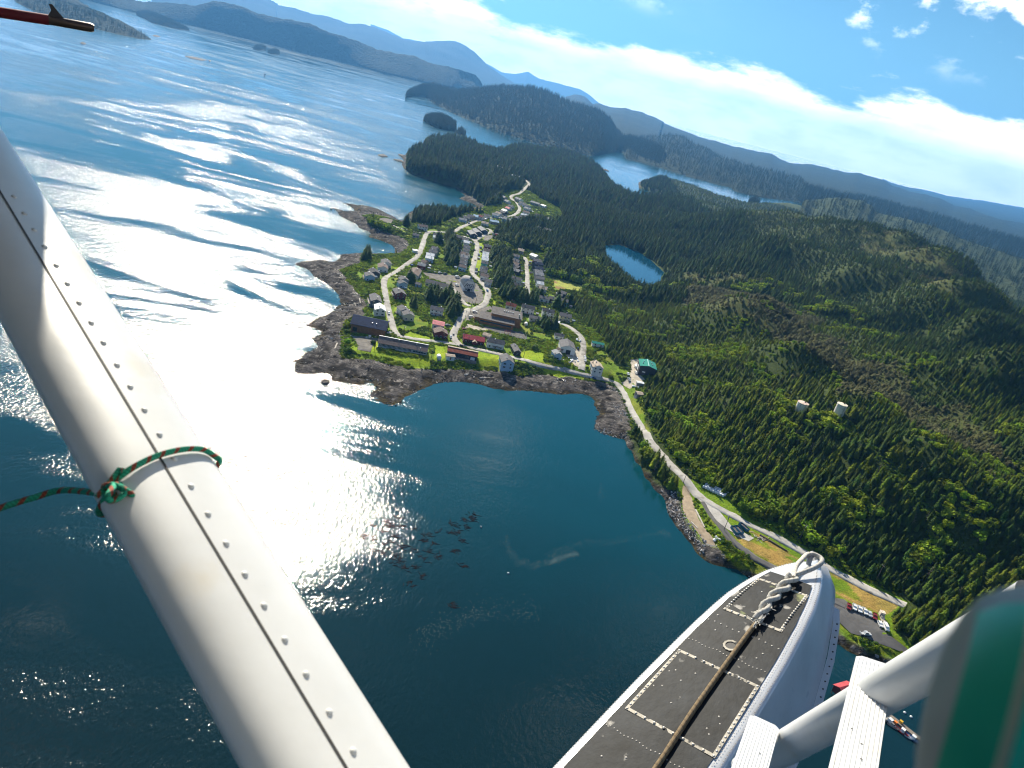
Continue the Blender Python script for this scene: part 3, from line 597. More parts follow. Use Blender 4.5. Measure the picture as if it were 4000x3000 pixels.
L3 = crop(Q1, [(500, -200), (700, -120), (830, -20), (1000, 10), (1250, 20), (1400, 42), (1540, 5), (1640, 20), (1720, 38), (1860, 100)]) + crop(Q2, [(60, 82), (150, 100), (300, 130), (400, 175), (500, 205), (560, 225), (650, 265), (760, 290), (850, 300), (950, 345), (1040, 360), (1100, 380), (1180, 402), (1215, 440), (1230, 480)])
ridge('hills_beyond_the_channel', L3, 6800, [(200, -40), (540, 30)] + crop(Q1, [(1370, 150), (1800, 270), (2000, 330)]) + crop(Q2, [(20, 212), (200, 262), (400, 320), (700, 400), (1000, 470), (1100, 492), (1230, 500)]), 3, jag=1.1)
L4 = crop(Q1, [(1100, -160), (1500, -90), (1900, -20), (1950, 0), (2000, 25)]) + crop(Q2, [(90, 25), (200, 40), (300, 75), (400, 90), (500, 130), (560, 125), (640, 145), (720, 180), (800, 212), (900, 226), (1000, 220), (1075, 220), (1120, 240), (1180, 280), (1250, 350), (1320, 402), (1420, 465), (1500, 490)])
ridge('blue_mountains', L4, 14500, None, 13, .82, jag=.6)
L5 = crop(Q2, [(620, 130), (720, 165), (790, 205), (880, 222), (1100, 300), (1250, 345), (1330, 392), (1400, 400), (1470, 388), (1530, 425), (1650, 455), (1750, 482), (1800, 512), (1850, 555), (1950, 600)])
ridge('pale_mountains', L5, 23000, None, 23, .85, jag=.35)
LA = crop(Q2, [(820, 455), (860, 452), (930, 462), (1020, 475), (1100, 492), (1200, 480), (1330, 470), (1480, 475), (1560, 490), (1630, 520), (1700, 555), (1800, 575), (1860, 600), (1910, 640), (1940, 690), (1975, 735), (2100, 760), (2212, 810)])
ridge('wooded_headland', LA, 4600, crop(Q2, [(820, 478), (860, 492), (930, 530), (990, 570), (1100, 625), (1300, 705), (1500, 770), (1700, 825), (1880, 860), (1930, 840), (1990, 825), (2030, 845), (2212, 905)]), 33, trees=14000, taper=14)
LB = crop(Q2, [(1640, 535), (1720, 510), (1770, 515), (1820, 560), (1850, 555), (1900, 575), (2000, 585), (2100, 612), (2212, 660)]) + crop(Q3, [(60, 590), (150, 605), (210, 640), (300, 680), (360, 700), (480, 745), (560, 765), (640, 790), (760, 815), (850, 830), (900, 860), (960, 885), (1050, 885), (1130, 900), (1200, 920), (1250, 930), (1330, 935), (1400, 960), (1450, 970), (1500, 1000), (1580, 1030), (1680, 1050), (1740, 1065), (1800, 1090), (1850, 1115), (1920, 1125), (2000, 1160), (2100, 1190), (2212, 1205), (2500, 1290)])
ridge('ranges_to_the_east', LB, 9500, None, 43, .5, jag=.8)
LC = crop(Q3, [(-60, 725), (0, 735), (100, 740), (200, 735), (280, 728), (340, 730), (390, 750), (430, 775), (500, 800), (570, 850), (640, 870), (760, 905), (900, 935), (930, 945), (1000, 960), (1040, 1000), (1100, 1010), (1200, 1040), (1350, 1060), (1500, 1100), (1700, 1150), (1900, 1210), (2212, 1300), (2500, 1380)])
ridge('inlet_hills', LC, 5200, crop(Q3, [(-60, 800), (0, 830), (70, 825), (100, 870), (300, 920), (500, 985), (680, 1030), (700, 1050), (850, 1085), (1000, 1100), (1400, 1180), (2212, 1400), (2500, 1480)]), 53, trees=9000, taper=9)
LD = crop(Q3, [(1020, 1085), (1100, 1075), (1180, 1068), (1260, 1072), (1330, 1080), (1390, 1110), (1420, 1150), (1560, 1180), (1750, 1230), (1900, 1300), (2212, 1400), (2500, 1500)])
ridge('low_wooded_hills', LD, 2900, None, 63, .5, trees=1500, m=mat('hazed_lowland', (.060, .076, .034), .95, .0, .012, 6.0, .05, col2=(.030, .046, .019), spec=.05, detail=8))  # lighter than the other far land: distance haze put into its colour
LE = crop(Q3, [(1450, 965), (1500, 988), (1580, 1010), (1700, 1030), (1800, 1058), (2000, 1085), (2212, 1122), (2500, 1190)])
ridge('faint_far_mountains', LE, 23000, None, 73, .45, jag=.3)

ISLE_TREES = []
def isle(label, pts, h, trees=0.0, th=(14, 22), cat='island', name='wooded_island', flat=False):
    w = roughen(world_poly(pts, 0.0), 25, 4, int(pts[0][0])); n = len(w); cx = sum(p[0] for p in w) / n; cyy = sum(p[1] for p in w) / n
    V = []; Fc = []; rings = [(1.06, -2.0), (1.0, -.2), (.94, 1.2 + h * .05), (.8, h * .45), (.55, h * .8), (.3, h * .97), (.02, h)]
    R_ = random.Random(int(pts[0][1] * 10))
    for s, z in rings: V += [(cx + (x - cx) * s, cyy + (y - cyy) * s, z * (1 + (R_.uniform(-.25, .25) if z > .5 else 0))) for x, y in w]
    for k in range(len(rings) - 1):
        for j in range(n): Fc.append((k * n + j, k * n + (j + 1) % n, (k + 1) * n + (j + 1) % n, (k + 1) * n + j))
    Fc.append(tuple((len(rings) - 1) * n + j for j in range(n)))
    me = new_mesh(name, V, Fc, M_FARWOOD if trees else M_FARROCK, True)
    o = ob(name, me); o['kind'] = 'structure'
    if trees:
        A = abs(sum(w[i][0] * w[(i + 1) % n][1] - w[(i + 1) % n][0] * w[i][1] for i in range(n))) / 2
        m = int(min(A * trees, 5000)) * 2; xs = [p[0] for p in w]; ys = [p[1] for p in w]; g = np.random.default_rng(m)
        X = g.uniform(min(xs), max(xs), m * 2); Y = g.uniform(min(ys), max(ys), m * 2)
        ww = [(cx + (x - cx) * .97, cyy + (y - cyy) * .97) for x, y in w]; k = inside(X, Y, ww); X = X[k]; Y = Y[k]
        d = poly_dist(X, Y, w); D = d.max() if len(d) else 1
        FAR_SPOTS.append((np.stack([X, Y, np.clip(h * smooth(d / D) - .6, .4, None)], -1), *th))
isle('', crop(DS, [(913, 260), (930, 254), (950, 255), (970, 262), (984, 273), (983, 283), (960, 281), (935, 274)]), 8, .02, (16, 26))
isle('', crop(DS, [(982, 285), (995, 281), (1007, 290), (1001, 294), (988, 291)]), 4, .02, (10, 18))
isle('', crop(Q1, [(0, -90), (120, 20), (250, 85), (450, 150), (700, 212), (850, 248), (1000, 280), (1085, 288), (1090, 280), (1000, 236), (850, 185), (720, 125), (620, 50), (450, -60)]), 34, .02, (15, 24))
isle('', crop(Q1, [(980, 108), (1100, 168), (1300, 214), (1368, 223), (1345, 208), (1200, 150), (1080, 100), (985, 78)]), 26, .02, (14, 24))
isle('', crop(Q1, [(1816, 352), (1860, 362), (1916, 363), (1913, 348), (1850, 338)]), 9, .012, (16, 24))
isle('', crop(Q1, [(1926, 380), (1960, 389), (2013, 393), (2010, 377), (1960, 368)]), 8, .012, (16, 24))
isle('', crop(Q1, [(2098, 366), (2140, 373), (2178, 373), (2170, 360), (2120, 352)]), 8, .012, (16, 24))
isle('', crop(Q3, [(722, 1092), (745, 1100), (782, 1100), (784, 1088), (755, 1080), (728, 1080)]), 5, .02, (12, 20))
for pts in ([(575, 310), (598, 304), (622, 316), (600, 321)], [(1097, 255), (1130, 254), (1156, 266), (1120, 265)], [(1330, 404), (1380, 407), (1430, 418), (1490, 434), (1450, 436), (1370, 420)], [(1500, 436), (1520, 440), (1510, 443)]):
    isle('', crop(Q1, pts), 3.0, 0, name='reef')
for pts in ([(657, 836), (690, 835), (712, 846), (680, 849)], [(768, 834), (800, 839), (806, 851), (785, 846)], [(1868, 913), (1890, 915), (1908, 926), (1885, 922)], [(742, 860), (790, 868), (800, 880), (760, 870)]):
    isle('', crop(Q2, pts), 2.2, 0, name='reef')
for pts in ([(490, 770), (540, 752), (592, 770), (560, 795), (510, 792)], [(390, 328), (400, 325), (410, 333)]):
    isle('', crop(P_ if pts[0][0] == 490 else S_, pts), 1.0, 0, name='reef')

# ------------------------------------------------------------------ haze: the air between here and the mountains
def haze():
    b = MB(); b.box(-32000, 32000, -32000, 32000, -9.0, 1500.0)
    m = bpy.data.materials.new('haze'); m.use_nodes = True; nt = m.node_tree; nt.nodes.clear()
    o = nt.nodes.new('ShaderNodeOutputMaterial'); v = nt.nodes.new('ShaderNodeVolumePrincipled')
    v.inputs['Color'].default_value = (.15, .46, 1.0, 1); v.inputs['Density'].default_value = 5.6e-5; v.inputs['Anisotropy'].default_value = .35
    nt.links.new(v.outputs[0], o.inputs['Volume'])
    try: m.cycles.homogeneous_volume = True
    except Exception: pass
    h = ob('haze', b.mesh('haze', m)); h['kind'] = 'stuff'
haze()
# ------------------------------------------------------------------ buildings
ROOF = {'grey': (.17, .165, .165), 'light grey': (.33, .33, .33), 'dark grey': (.10, .10, .105), 'white': (.80, .82, .84), 'navy': (.022, .034, .075), 'brown': (.20, .155, .135), 'red': (.42, .075, .085), 'pink': (.70, .28, .27),
        'green': (.035, .24, .19), 'pale blue': (.50, .66, .78), 'beige': (.50, .41, .32), 'rust red': (.22, .07, .05), 'black': (.03, .03, .035)}
WALL = {'white': (.74, .74, .72), 'cream': (.62, .56, .42), 'pale blue': (.42, .55, .68), 'dark red': (.15, .035, .032), 'brown': (.22, .105, .045), 'grey': (.30, .30, .31), 'teal': (.16, .42, .46), 'dark': (.05, .05, .06), 'yellow': (.58, .52, .28), 'dark blue': (.05, .07, .11), 'tan': (.36, .28, .20)}
def rm(k): return mt('roof_' + k.replace(' ', '_'), ROOF[k], .85 if k != 'white' else .5, .22, .6, .02, 6.0, spec=.08 if k != 'white' else .3)
def wm(k): return mt('wall_' + k.replace(' ', '_'), WALL[k], .75, .10, .8, .01, 8.0, spec=.3)
M_GLASS = mat('window_glass', (.035, .05, .07), .08, .3, .5, spec=.6)
M_DOOR = mat('door_paint', (.22, .12, .08), .5, .2, 1.0)
M_TRIM = mat('white_trim', (.78, .78, .76), .5, .05, 1.0)
M_BLACK = mat('black_trim', (.02, .02, .022), .6, .2, 1.0)
M_CONC = mat('concrete', (.42, .40, .37), .9, .2, .4, .02, 4.0)
M_STEEL = mat('galvanised_steel', (.55, .56, .57), .35, .15, 2.0, metal=.8)
M_WOODP = mat('weathered_wood', (.24, .20, .16), .85, .3, 1.5, .01, 12.0)
FOOT = []            # footprints: trees and shrubs keep off
def prism(L, Wd, eave, rise, drop=2.6):
    l, w = L / 2, Wd / 2; v = []
    for x in (-l, l): v += [(x, -w, -drop), (x, w, -drop), (x, w, eave), (x, 0, eave + rise), (x, -w, eave)]
    return v, [(0, 4, 3, 2, 1), (5, 6, 7, 8, 9), (0, 5, 9, 4), (1, 2, 7, 6), (2, 3, 8, 7), (3, 4, 9, 8), (0, 1, 6, 5)]
def roof_slabs(L, Wd, eave, rise, over=.45, th=.2, lift=.012):
    l, w = L / 2 + over, Wd / 2; k = rise / w; yo = w + over; b = MB()
    for s in (-1, 1):
        e = eave - k * over + lift; r = eave + rise + lift
        V = [(-l, s * yo, e), (l, s * yo, e), (l, 0, r), (-l, 0, r), (-l, s * yo, e + th), (l, s * yo, e + th), (l, 0, r + th), (-l, 0, r + th)]
        Fc = [(0, 1, 2, 3), (4, 7, 6, 5), (0, 4, 5, 1), (0, 3, 7, 4), (1, 5, 6, 2)]
        b.add(V, Fc if s > 0 else [tuple(reversed(f)) for f in Fc])
    return b
_win = MB(); _win.box(-.55, .55, -.05, .05, -.6, .6); ME_WIN = _win.mesh('window', M_GLASS)
_wid = MB(); _wid.box(-.9, .9, -.05, .05, -.55, .55); ME_WIDE = _wid.mesh('window', M_GLASS)
_fr = MB(); _fr.box(-.68, .68, -.03, .03, .6, .72); _fr.box(-.68, .68, -.03, .03, -.72, -.6); _fr.box(-.68, -.55, -.03, .03, -.6, .6); _fr.box(.55, .68, -.03, .03, -.6, .6); ME_FRAME = _fr.mesh('window_frame', M_TRIM)
_dr = MB(); _dr.box(-.48, .48, -.05, .05, 0, 2.05); ME_DOOR = _dr.mesh('door', M_DOOR)
_ch = MB(); _ch.box(-.3, .3, -.3, .3, 0, 1.3); _ch.box(-.36, .36, -.36, .36, 1.3, 1.42); ME_CHIM = _ch.mesh('chimney', M_STEEL)
_MC = {}
def frame_of(c, seg, up):
    (x1, y1), (x2, y2) = crop(c, [seg[:2], seg[2:4]])
    mid = hit((x1 + x2) / 2, (y1 + y2) / 2, up); z = mid[2] + up
    a = on_plane(x1, y1, z); b = on_plane(x2, y2, z)
    return mid, float(np.hypot(*(b - a)[:2])), atan2(b[1] - a[1], b[0] - a[0])
def openings(root, wall, L, Wd, eave, rise, rz, storeys, R_, frames=False, door=True, mesh=None):
    x, y = root.location.x, root.location.y; tocam = Vector((-x, -y)).normalized()
    for side in range(4):
        ang = rz + [-pi / 2, 0, pi / 2, pi][side]; nrm = Vector((cos(ang), sin(ang)))
        if nrm.dot(tocam) < -.15: continue
        span = L if side % 2 == 0 else Wd; n = max(1, int(span / 3.4)); dist = (Wd if side % 2 == 0 else L) / 2
        for st in range(storeys):
            zc = 1.55 + st * 2.6
            if zc + .7 > eave + .1: continue
            for i in range(n):
                t = (i + .5) / n * span - span / 2 + R_.uniform(-.2, .2)
                lx, ly, lr = {0: (t, -dist - .03, 0), 1: (dist + .03, t, pi / 2), 2: (t, dist + .03, 0), 3: (-dist - .03, t, pi / 2)}[side]
                if door and side in (0, 2) and st == 0 and i == n // 2:
                    ob('door', ME_DOOR, root, (lx, ly, .1), (0, 0, lr)); continue
                wo = ob('window', mesh or (ME_WIN if R_.random() < .6 else ME_WIDE), root, (lx, ly, zc), (0, 0, lr))
                if frames: ob('window_frame', ME_FRAME, wo, (0, -.02 if side == 0 else .02, 0))
        if storeys > 1 and side % 2 == 1 and False: pass
def house(c, seg, Wd, eave, rise, roof, wall, label, group=None, storeys=None, chimney=True, frames=False, cat='house', name='house', windows=True, minL=4.5):
    mid, L, rz = frame_of(c, seg, eave + rise); L = max(minL, min(L, 60)); L = round(L * 2) / 2
    R_ = random.Random(int(seg[0] * 13 + seg[1] * 7))
    root = empty(name, mid, rz, label, cat, group)
    key = (L, Wd, eave, rise)
    if key not in _MC: _MC[key] = (prism(*key), roof_slabs(*key))
    (v, f), rb = _MC[key]
    ob('wall', new_mesh('wall', v, f, wm(wall)), root)
    ro = ob('roof', rb.mesh('roof', rm(roof)), root)
    FOOT.append((mid[0], mid[1], rz, L / 2 + 1.6, Wd / 2 + 1.6))
    if windows: openings(root, None, L, Wd, eave, rise, rz, storeys or (2 if eave > 4.4 else 1), R_, frames)
    if chimney and L > 6: ob('chimney', ME_CHIM, ro, (R_.uniform(-L * .3, L * .3), R_.choice((-1, 1)) * Wd * .12, eave + rise * .72), (0, 0, 0))
    if windows and cat == 'house' and R_.random() < .55:
        tocam = Vector((-mid[0], -mid[1])).normalized(); sg = -1 if Vector((cos(rz - pi / 2), sin(rz - pi / 2))).dot(tocam) > 0 else 1; dl = L * R_.uniform(.4, .8); dx = R_.uniform(-.1, .1) * L; dh = 2.4 if eave > 4.3 else .5
        b = MB(); b.box(-dl / 2, dl / 2, 0, 1.8, dh - .18, dh); dk = ob('deck', b.mesh('deck', M_WOODP), root, (dx, sg * (Wd / 2 + .02) - (1.8 if sg < 0 else 0), 0)); b = MB()
        for t in (-.5, -.17, .17, .5): b.box(t * dl - .06, t * dl + .06, .03 if sg < 0 else 1.65, .15 if sg < 0 else 1.77, -2.2, dh + 1.0)
        b.box(-dl / 2, dl / 2, .05 if sg < 0 else 1.67, .13 if sg < 0 else 1.75, dh + .92, dh + 1.02); ob('railing', b.mesh('railing', M_TRIM if R_.random() < .6 else M_WOODP), dk)
    return root, L, rz
ORD = ['first', 'second', 'third', 'fourth', 'fifth', 'sixth', 'seventh', 'eighth', 'ninth', 'tenth', 'eleventh', 'twelfth', 'thirteenth', 'fourteenth', 'fifteenth']
SHED_R = random.Random(77)
def row(c, where, group, specs, frames=False):
    for i, (seg, Wd, eave, rise, roof, wall) in enumerate(specs):
        house(c, seg, Wd, eave, rise, roof, wall, f'{wall} house with {roof} roof, {ORD[i]} {where}', group, frames=frames)
        if SHED_R.random() < .55:                       # a little shed in the yard
            r = FOOT[-1]; a = r[2] + SHED_R.choice((0, pi)) + SHED_R.uniform(-.4, .4); d = r[3] + 2.2; x, y = r[0] + cos(a) * d, r[1] + sin(a) * d; z = float(gz(x, y)); k = SHED_R.choice(('white', 'light grey', 'brown', 'white'))
            sh = empty('garden_shed', (x, y, z), r[2] + SHED_R.uniform(-.3, .3), f'small {k} roofed garden shed, {group}', 'shed', 'garden sheds: ' + group); v, f = prism(2.6, 2.2, 1.9, .6, .8); ob('wall', new_mesh('wall', v, f, wm(SHED_R.choice(('white', 'grey', 'tan')))), sh); ob('roof', roof_slabs(2.6, 2.2, 1.9, .6, .2, .1).mesh('roof', rm(k)), sh); FOOT.append((x, y, r[2], 2, 2))

# --- shore road and west side
house(A_, (728, -25, 762, 85), 8.6, 5.0, 2.0, 'grey', 'dark blue', 'dark house with grey roof beside the west road, behind the white roofed house', frames=True)
house(A_, (815, 150, 830, 236), 8.2, 4.8, 1.9, 'white', 'white', 'white house with bright white metal roof just above the long navy roofed hall', frames=True)
house(A_, (1195, 180, 1262, 250), 8.0, 4.2, 1.8, 'grey', 'white', 'grey roofed house behind its twin on the inland side of the west road', frames=True)
house(A_, (1288, 262, 1330, 332), 8.6, 4.4, 1.8, 'grey', 'cream', 'grey roofed cream house with pale gable on the inland side of the west road', frames=True)
house(A_, (1705, 190, 1915, 236), 8.0, 4.8, 2.0, 'grey', 'white', 'two storey white house alone in front of the dark spruce clump', frames=True)
house(A_, (1738, 446, 1930, 486), 9.5, 3.8, 1.4, 'pink', 'white', 'low building with faded pink metal roof behind the dark red house', cat='building', name='low_building', chimney=False)
house(A_, (1862, 560, 1888, 634), 10.5, 4.0, 2.2, 'brown', 'dark red', 'dark red gabled building with grey brown roof at the road junction', frames=True, cat='building', name='gabled_building')
house(A_, (1965, 1032, 2106, 1048), 4.2, 2.8, .6, 'beige', 'white', 'small white shed with beige roof at the end of the timber hall', cat='shed', name='shed', chimney=False)
house(B_, (1870, 948, 1920, 1012), 6.5, 4.6, 1.6, 'light grey', 'pale blue', 'tall narrow pale blue house beside the dark rounded hedge', frames=True)
house(B_, (1900, 916, 1986, 946), 4.5, 2.5, 1.0, 'brown', 'cream', 'small cream outbuilding with brown roof beside the white workshop', cat='shed', name='shed', chimney=False)
house(B_, (1150, 845, 1215, 965), 5.2, 3.2, 1.5, 'grey', 'dark', 'narrow dark cabin with long grey roof above the shore road', cat='cabin', name='cabin', frames=True)
house(B_, (1010, 1016, 1055, 1126), 9.6, 5.4, 2.6, 'grey', 'pale blue', 'large pale blue gabled house on the seaward side of the shore road', frames=True)
house(B_, (690, 746, 980, 802), 8.2, 4.6, 2.0, 'dark grey', 'white', 'long white house with dark roof and balcony beside the red roofed building', frames=True)
house(B_, (630, 652, 746, 690), 6.0, 2.7, 1.2, 'beige', 'white', 'small beige roofed shed behind the red roofed building', cat='shed', name='shed', chimney=False)
r, L, _ = house(B_, (275, 682, 630, 746), 9.0, 3.6, 2.0, 'red', 'dark red', 'long dark building with red metal roof and pale porch gable by the road', cat='building', name='red_roofed_building', chimney=False, frames=True)
pv, pf = prism(3.6, 3.2, 2.9, 1.1); b = roof_slabs(3.6, 3.2, 2.9, 1.1, .3, .15)
po = ob('porch', new_mesh('porch', pv, pf, wm('dark red')), r, (.6, -5.4, 0), (0, 0, pi / 2)); ob('porch_roof', b.mesh('porch_roof', rm('beige')), po)
house(F_, (715, 318, 776, 428), 8.4, 5.2, 2.0, 'beige', 'white', 'two storey white house with beige roof at the corner of the bay road', frames=True)
house(F_, (1600, 772, 1736, 800), 3.2, 2.8, .35, 'white', 'grey', 'white storage container below the green roofed depot', cat='container', name='storage_container', chimney=False, windows=False)
house(F_, (1600, 998, 1702, 1012), 5.0, 2.8, .8, 'beige', 'grey', 'small grey pump house at the foot of the wooded slope beside the bay road', cat='shed', name='shed', chimney=False)
house(K2, (1700, 916, 1822, 942), 5.0, 2.6, .9, 'green', 'white', 'low shed with green metal roof among bright shrubs beside the hill road', cat='shed', name='shed', chimney=False)
# --- homes on the slope behind the school
row(B_, 'from the school on the slope behind', 'houses on the slope behind the school', [
  ((1020, 126, 1186, 172), 7.0, 3.6, 1.8, 'rust red', 'white'), ((1292, 160, 1500, 206), 8.0, 5.4, 2.0, 'dark grey', 'white'), ((1646, 228, 1840, 270), 8.0, 5.4, 2.0, 'dark grey', 'white'), ((1942, 306, 2136, 352), 8.0, 5.2, 1.9, 'grey', 'yellow')], True)
house(B_, (1420, 356, 1622, 398), 7.0, 3.0, 1.5, 'grey', 'white', 'low grey roofed house below the two white two storey houses', frames=True)
house(B_, (1756, 416, 1930, 466), 7.0, 3.0, 1.0, 'white', 'white', 'low building with bright white roof at the top of the hill road', cat='building', name='low_building', chimney=False)
house(B_, (1856, 662, 2002, 692), 6.0, 3.0, 1.3, 'dark grey', 'white', 'low dark roofed house half hidden in shrubs beside the hill road')
# --- west block
house(C_, (690, 1206, 746, 1286), 9.0, 5.0, 2.0, 'grey', 'dark red', 'dark red two storey house with grey roof inland of the west road bend', frames=True)
row(C_, 'of the pair inside the west road bend', 'pair of houses at the west road bend', [((748, 1075, 792, 1112), 8.2, 4.2, 1.8, 'grey', 'pale blue'), ((770, 1006, 806, 1050), 8.0, 4.0, 1.8, 'grey', 'grey')], True)
house(C_, (1010, 860, 950, 958), 10.0, 4.2, 1.9, 'brown', 'white', 'large white house with two tone brown roof above the gravel church yard', frames=True)
row(C_, 'north of the church yard, west road', 'row along the inland side of the west road', [
  ((1040, 770, 1166, 800), 8.0, 4.0, 1.8, 'light grey', 'dark red'), ((1112, 720, 1192, 750), 7.0, 4.0, 1.6, 'brown', 'tan'), ((1172, 652, 1302, 682), 7.5, 4.2, 1.6, 'white', 'pale blue'), ((1182, 602, 1310, 628), 7.2, 4.2, 1.6, 'white', 'pale blue'),
  ((1240, 540, 1372, 576), 8.0, 4.2, 1.8, 'grey', 'grey'), ((1282, 490, 1386, 522), 8.0, 4.2, 1.8, 'grey', 'grey'), ((1300, 302, 1406, 322), 7.0, 4.2, 1.6, 'white', 'white'), ((1306, 260, 1412, 278), 7.0, 4.2, 1.6, 'grey', 'grey')])
house(C_, (950, 264, 1052, 288), 7.0, 3.2, 1.6, 'grey', 'grey', 'small grey house on the seaward side of the west road near the footpath')
house(C_, (1040, 108, 1192, 132), 8.0, 5.0, 1.8, 'brown', 'white', 'white house with brown roof alone among shrubs north of the footpath')
row(C_, 'of four between west road and sea', 'houses between the west road and the sea', [
  ((190, 930, 216, 986), 8.4, 4.6, 1.9, 'grey', 'pale blue'), ((262, 868, 300, 930), 9.0, 4.4, 1.9, 'dark grey', 'dark'), ((424, 775, 436, 842), 9.0, 4.2, 1.9, 'brown', 'white'), ((472, 708, 502, 762), 9.0, 4.4, 1.9, 'grey', 'white')], True)
house(C_, (1190, 1060, 1572, 1162), 10.0, 3.5, 1.8, 'dark grey', 'cream', 'long low community building with dark roof beside the gravel church yard', cat='building', name='community_building', chimney=False, frames=True)
house(C_, (1330, 1192, 1502, 1238), 6.5, 3.0, 1.2, 'grey', 'pale blue', 'low grey annex in front of the long community building', cat='building', name='annex')
house(C_, (1010, 1112, 1082, 1134), 5.5, 3.0, 1.2, 'grey', 'pale blue', 'small grey shed at the end of the long community building', cat='shed', name='shed', chimney=False)
house(C_, (940, 546, 1022, 558), 5.0, 2.6, .5, 'white', 'white', 'small white roofed carport on the seaward edge of the west road', cat='carport', name='carport', chimney=False, windows=False)
house(C_, (1662, 286, 1792, 322), 8.0, 4.0, 1.7, 'grey', 'dark red', 'dark red house with grey roof at the north end of the west row')
# --- main street
row(C_, 'from the church, west side of street', 'west row of the main street', [
  ((1756, 800, 1872, 832), 8.0, 4.2, 1.8, 'brown', 'pale blue'), ((1770, 736, 1882, 766), 8.0, 4.2, 1.8, 'grey', 'grey'), ((1790, 682, 1892, 708), 8.0, 4.2, 1.8, 'grey', 'white'), ((1786, 632, 1892, 662), 8.0, 4.2, 1.8, 'light grey', 'white'), ((1792, 582, 1912, 622), 8.0, 4.2, 1.8, 'brown', 'white'),
  ((1826, 522, 1922, 546), 8.0, 4.2, 1.8, 'grey', 'white'), ((1832, 466, 1936, 492), 8.0, 4.2, 1.8, 'grey', 'pale blue'), ((1830, 388, 1922, 408), 8.0, 4.2, 1.8, 'white', 'white'), ((1802, 338, 1902, 362), 8.0, 4.2, 1.8, 'grey', 'pale blue')])
row(D_, 'from the church, east side of street', 'east row of the main street', [
  ((430, 1052, 546, 1082), 8.0, 4.2, 1.8, 'grey', 'white'), ((360, 956, 492, 992), 8.0, 4.2, 1.8, 'brown', 'white'), ((346, 882, 456, 910), 8.0, 4.2, 1.8, 'grey', 'grey'), ((352, 832, 460, 852), 8.0, 4.2, 1.8, 'grey', 'pale blue'), ((370, 740, 476, 766), 8.0, 4.2, 1.8, 'grey', 'teal'),
  ((372, 680, 478, 704), 8.0, 4.2, 1.8, 'white', 'white'), ((378, 634, 480, 658), 8.0, 4.2, 1.8, 'white', 'white'), ((386, 586, 482, 606), 8.0, 4.2, 1.8, 'white', 'white'), ((400, 526, 502, 546), 8.0, 4.2, 1.8, 'brown', 'white'), ((416, 456, 520, 476), 8.0, 4.2, 1.8, 'grey', 'dark red')])
# --- east lane
row(D_, 'up the east lane, main street side', 'west row of the east lane', [
  ((910, 1112, 1076, 1152), 7.5, 5.0, 1.8, 'dark grey', 'white'), ((892, 1002, 1052, 1052), 7.5, 3.6, 1.6, 'dark grey', 'white'), ((906, 866, 1026, 906), 8.0, 4.0, 1.7, 'light grey', 'dark'), ((906, 802, 1020, 842), 8.0, 4.0, 1.7, 'grey', 'dark'), ((906, 752, 1016, 790), 8.0, 4.0, 1.7, 'brown', 'dark'), ((908, 702, 1016, 736), 8.0, 4.0, 1.7, 'grey', 'grey'), ((912, 622, 1016, 652), 8.0, 4.0, 1.7, 'grey', 'pale blue'), ((1000, 526, 1096, 552), 8.0, 4.0, 1.7, 'beige', 'grey')])
row(D_, 'up the east lane, forest side', 'east row of the east lane', [
  ((1356, 1172, 1492, 1204), 8.0, 4.6, 1.8, 'beige', 'white'), ((1320, 1092, 1432, 1114), 8.0, 4.6, 1.8, 'white', 'white'), ((1292, 1002, 1442, 1032), 8.4, 3.8, 1.7, 'grey', 'grey'), ((1286, 938, 1432, 966), 8.4, 3.8, 1.7, 'light grey', 'grey'), ((1276, 892, 1406, 912), 8.0, 3.8, 1.7, 'light grey', 'grey'), ((1270, 836, 1412, 852), 9.0, 4.6, 1.7, 'navy', 'dark'), ((1266, 762, 1406, 778), 9.0, 4.6, 1.7, 'navy', 'dark'), ((1256, 702, 1396, 732), 8.4, 4.0, 1.7, 'grey', 'dark red'), ((1232, 612, 1332, 652), 8.4, 4.0, 1.7, 'white', 'white')])
row(D_, 'of the loose group below the yellow field', 'houses below the yellow field', [
  ((1366, 1342, 1532, 1376), 7.5, 3.4, 1.6, 'grey', 'white'), ((1542, 1352, 1662, 1388), 7.5, 3.6, 1.7, 'grey', 'dark'), ((1692, 1306, 1762, 1328), 7.0, 3.8, 1.5, 'grey', 'dark blue'), ((1742, 1262, 1832, 1292), 7.0, 4.6, 1.6, 'grey', 'dark blue'), ((1722, 1386, 1862, 1424), 7.5, 4.4, 1.8, 'grey', 'teal')])
row(D_, 'of the lone roofs in eastern forest', 'lone houses in the eastern forest', [((602, 452, 716, 482), 7.0, 4.0, 1.6, 'brown', 'white'), ((1446, 172, 1562, 206), 8.0, 4.0, 1.6, 'grey', 'pale blue'), ((1312, 146, 1372, 162), 6.0, 4.0, 1.4, 'light grey', 'white')])
row(E_, 'from the road on the loop lane', 'dark walled houses on the loop lane', [((400, 1096, 456, 1160), 9.0, 3.8, 1.9, 'light grey', 'dark blue'), ((480, 1066, 540, 1126), 9.0, 3.8, 1.9, 'light grey', 'dark blue'), ((572, 1032, 642, 1096), 9.0, 3.8, 1.9, 'light grey', 'dark blue')])
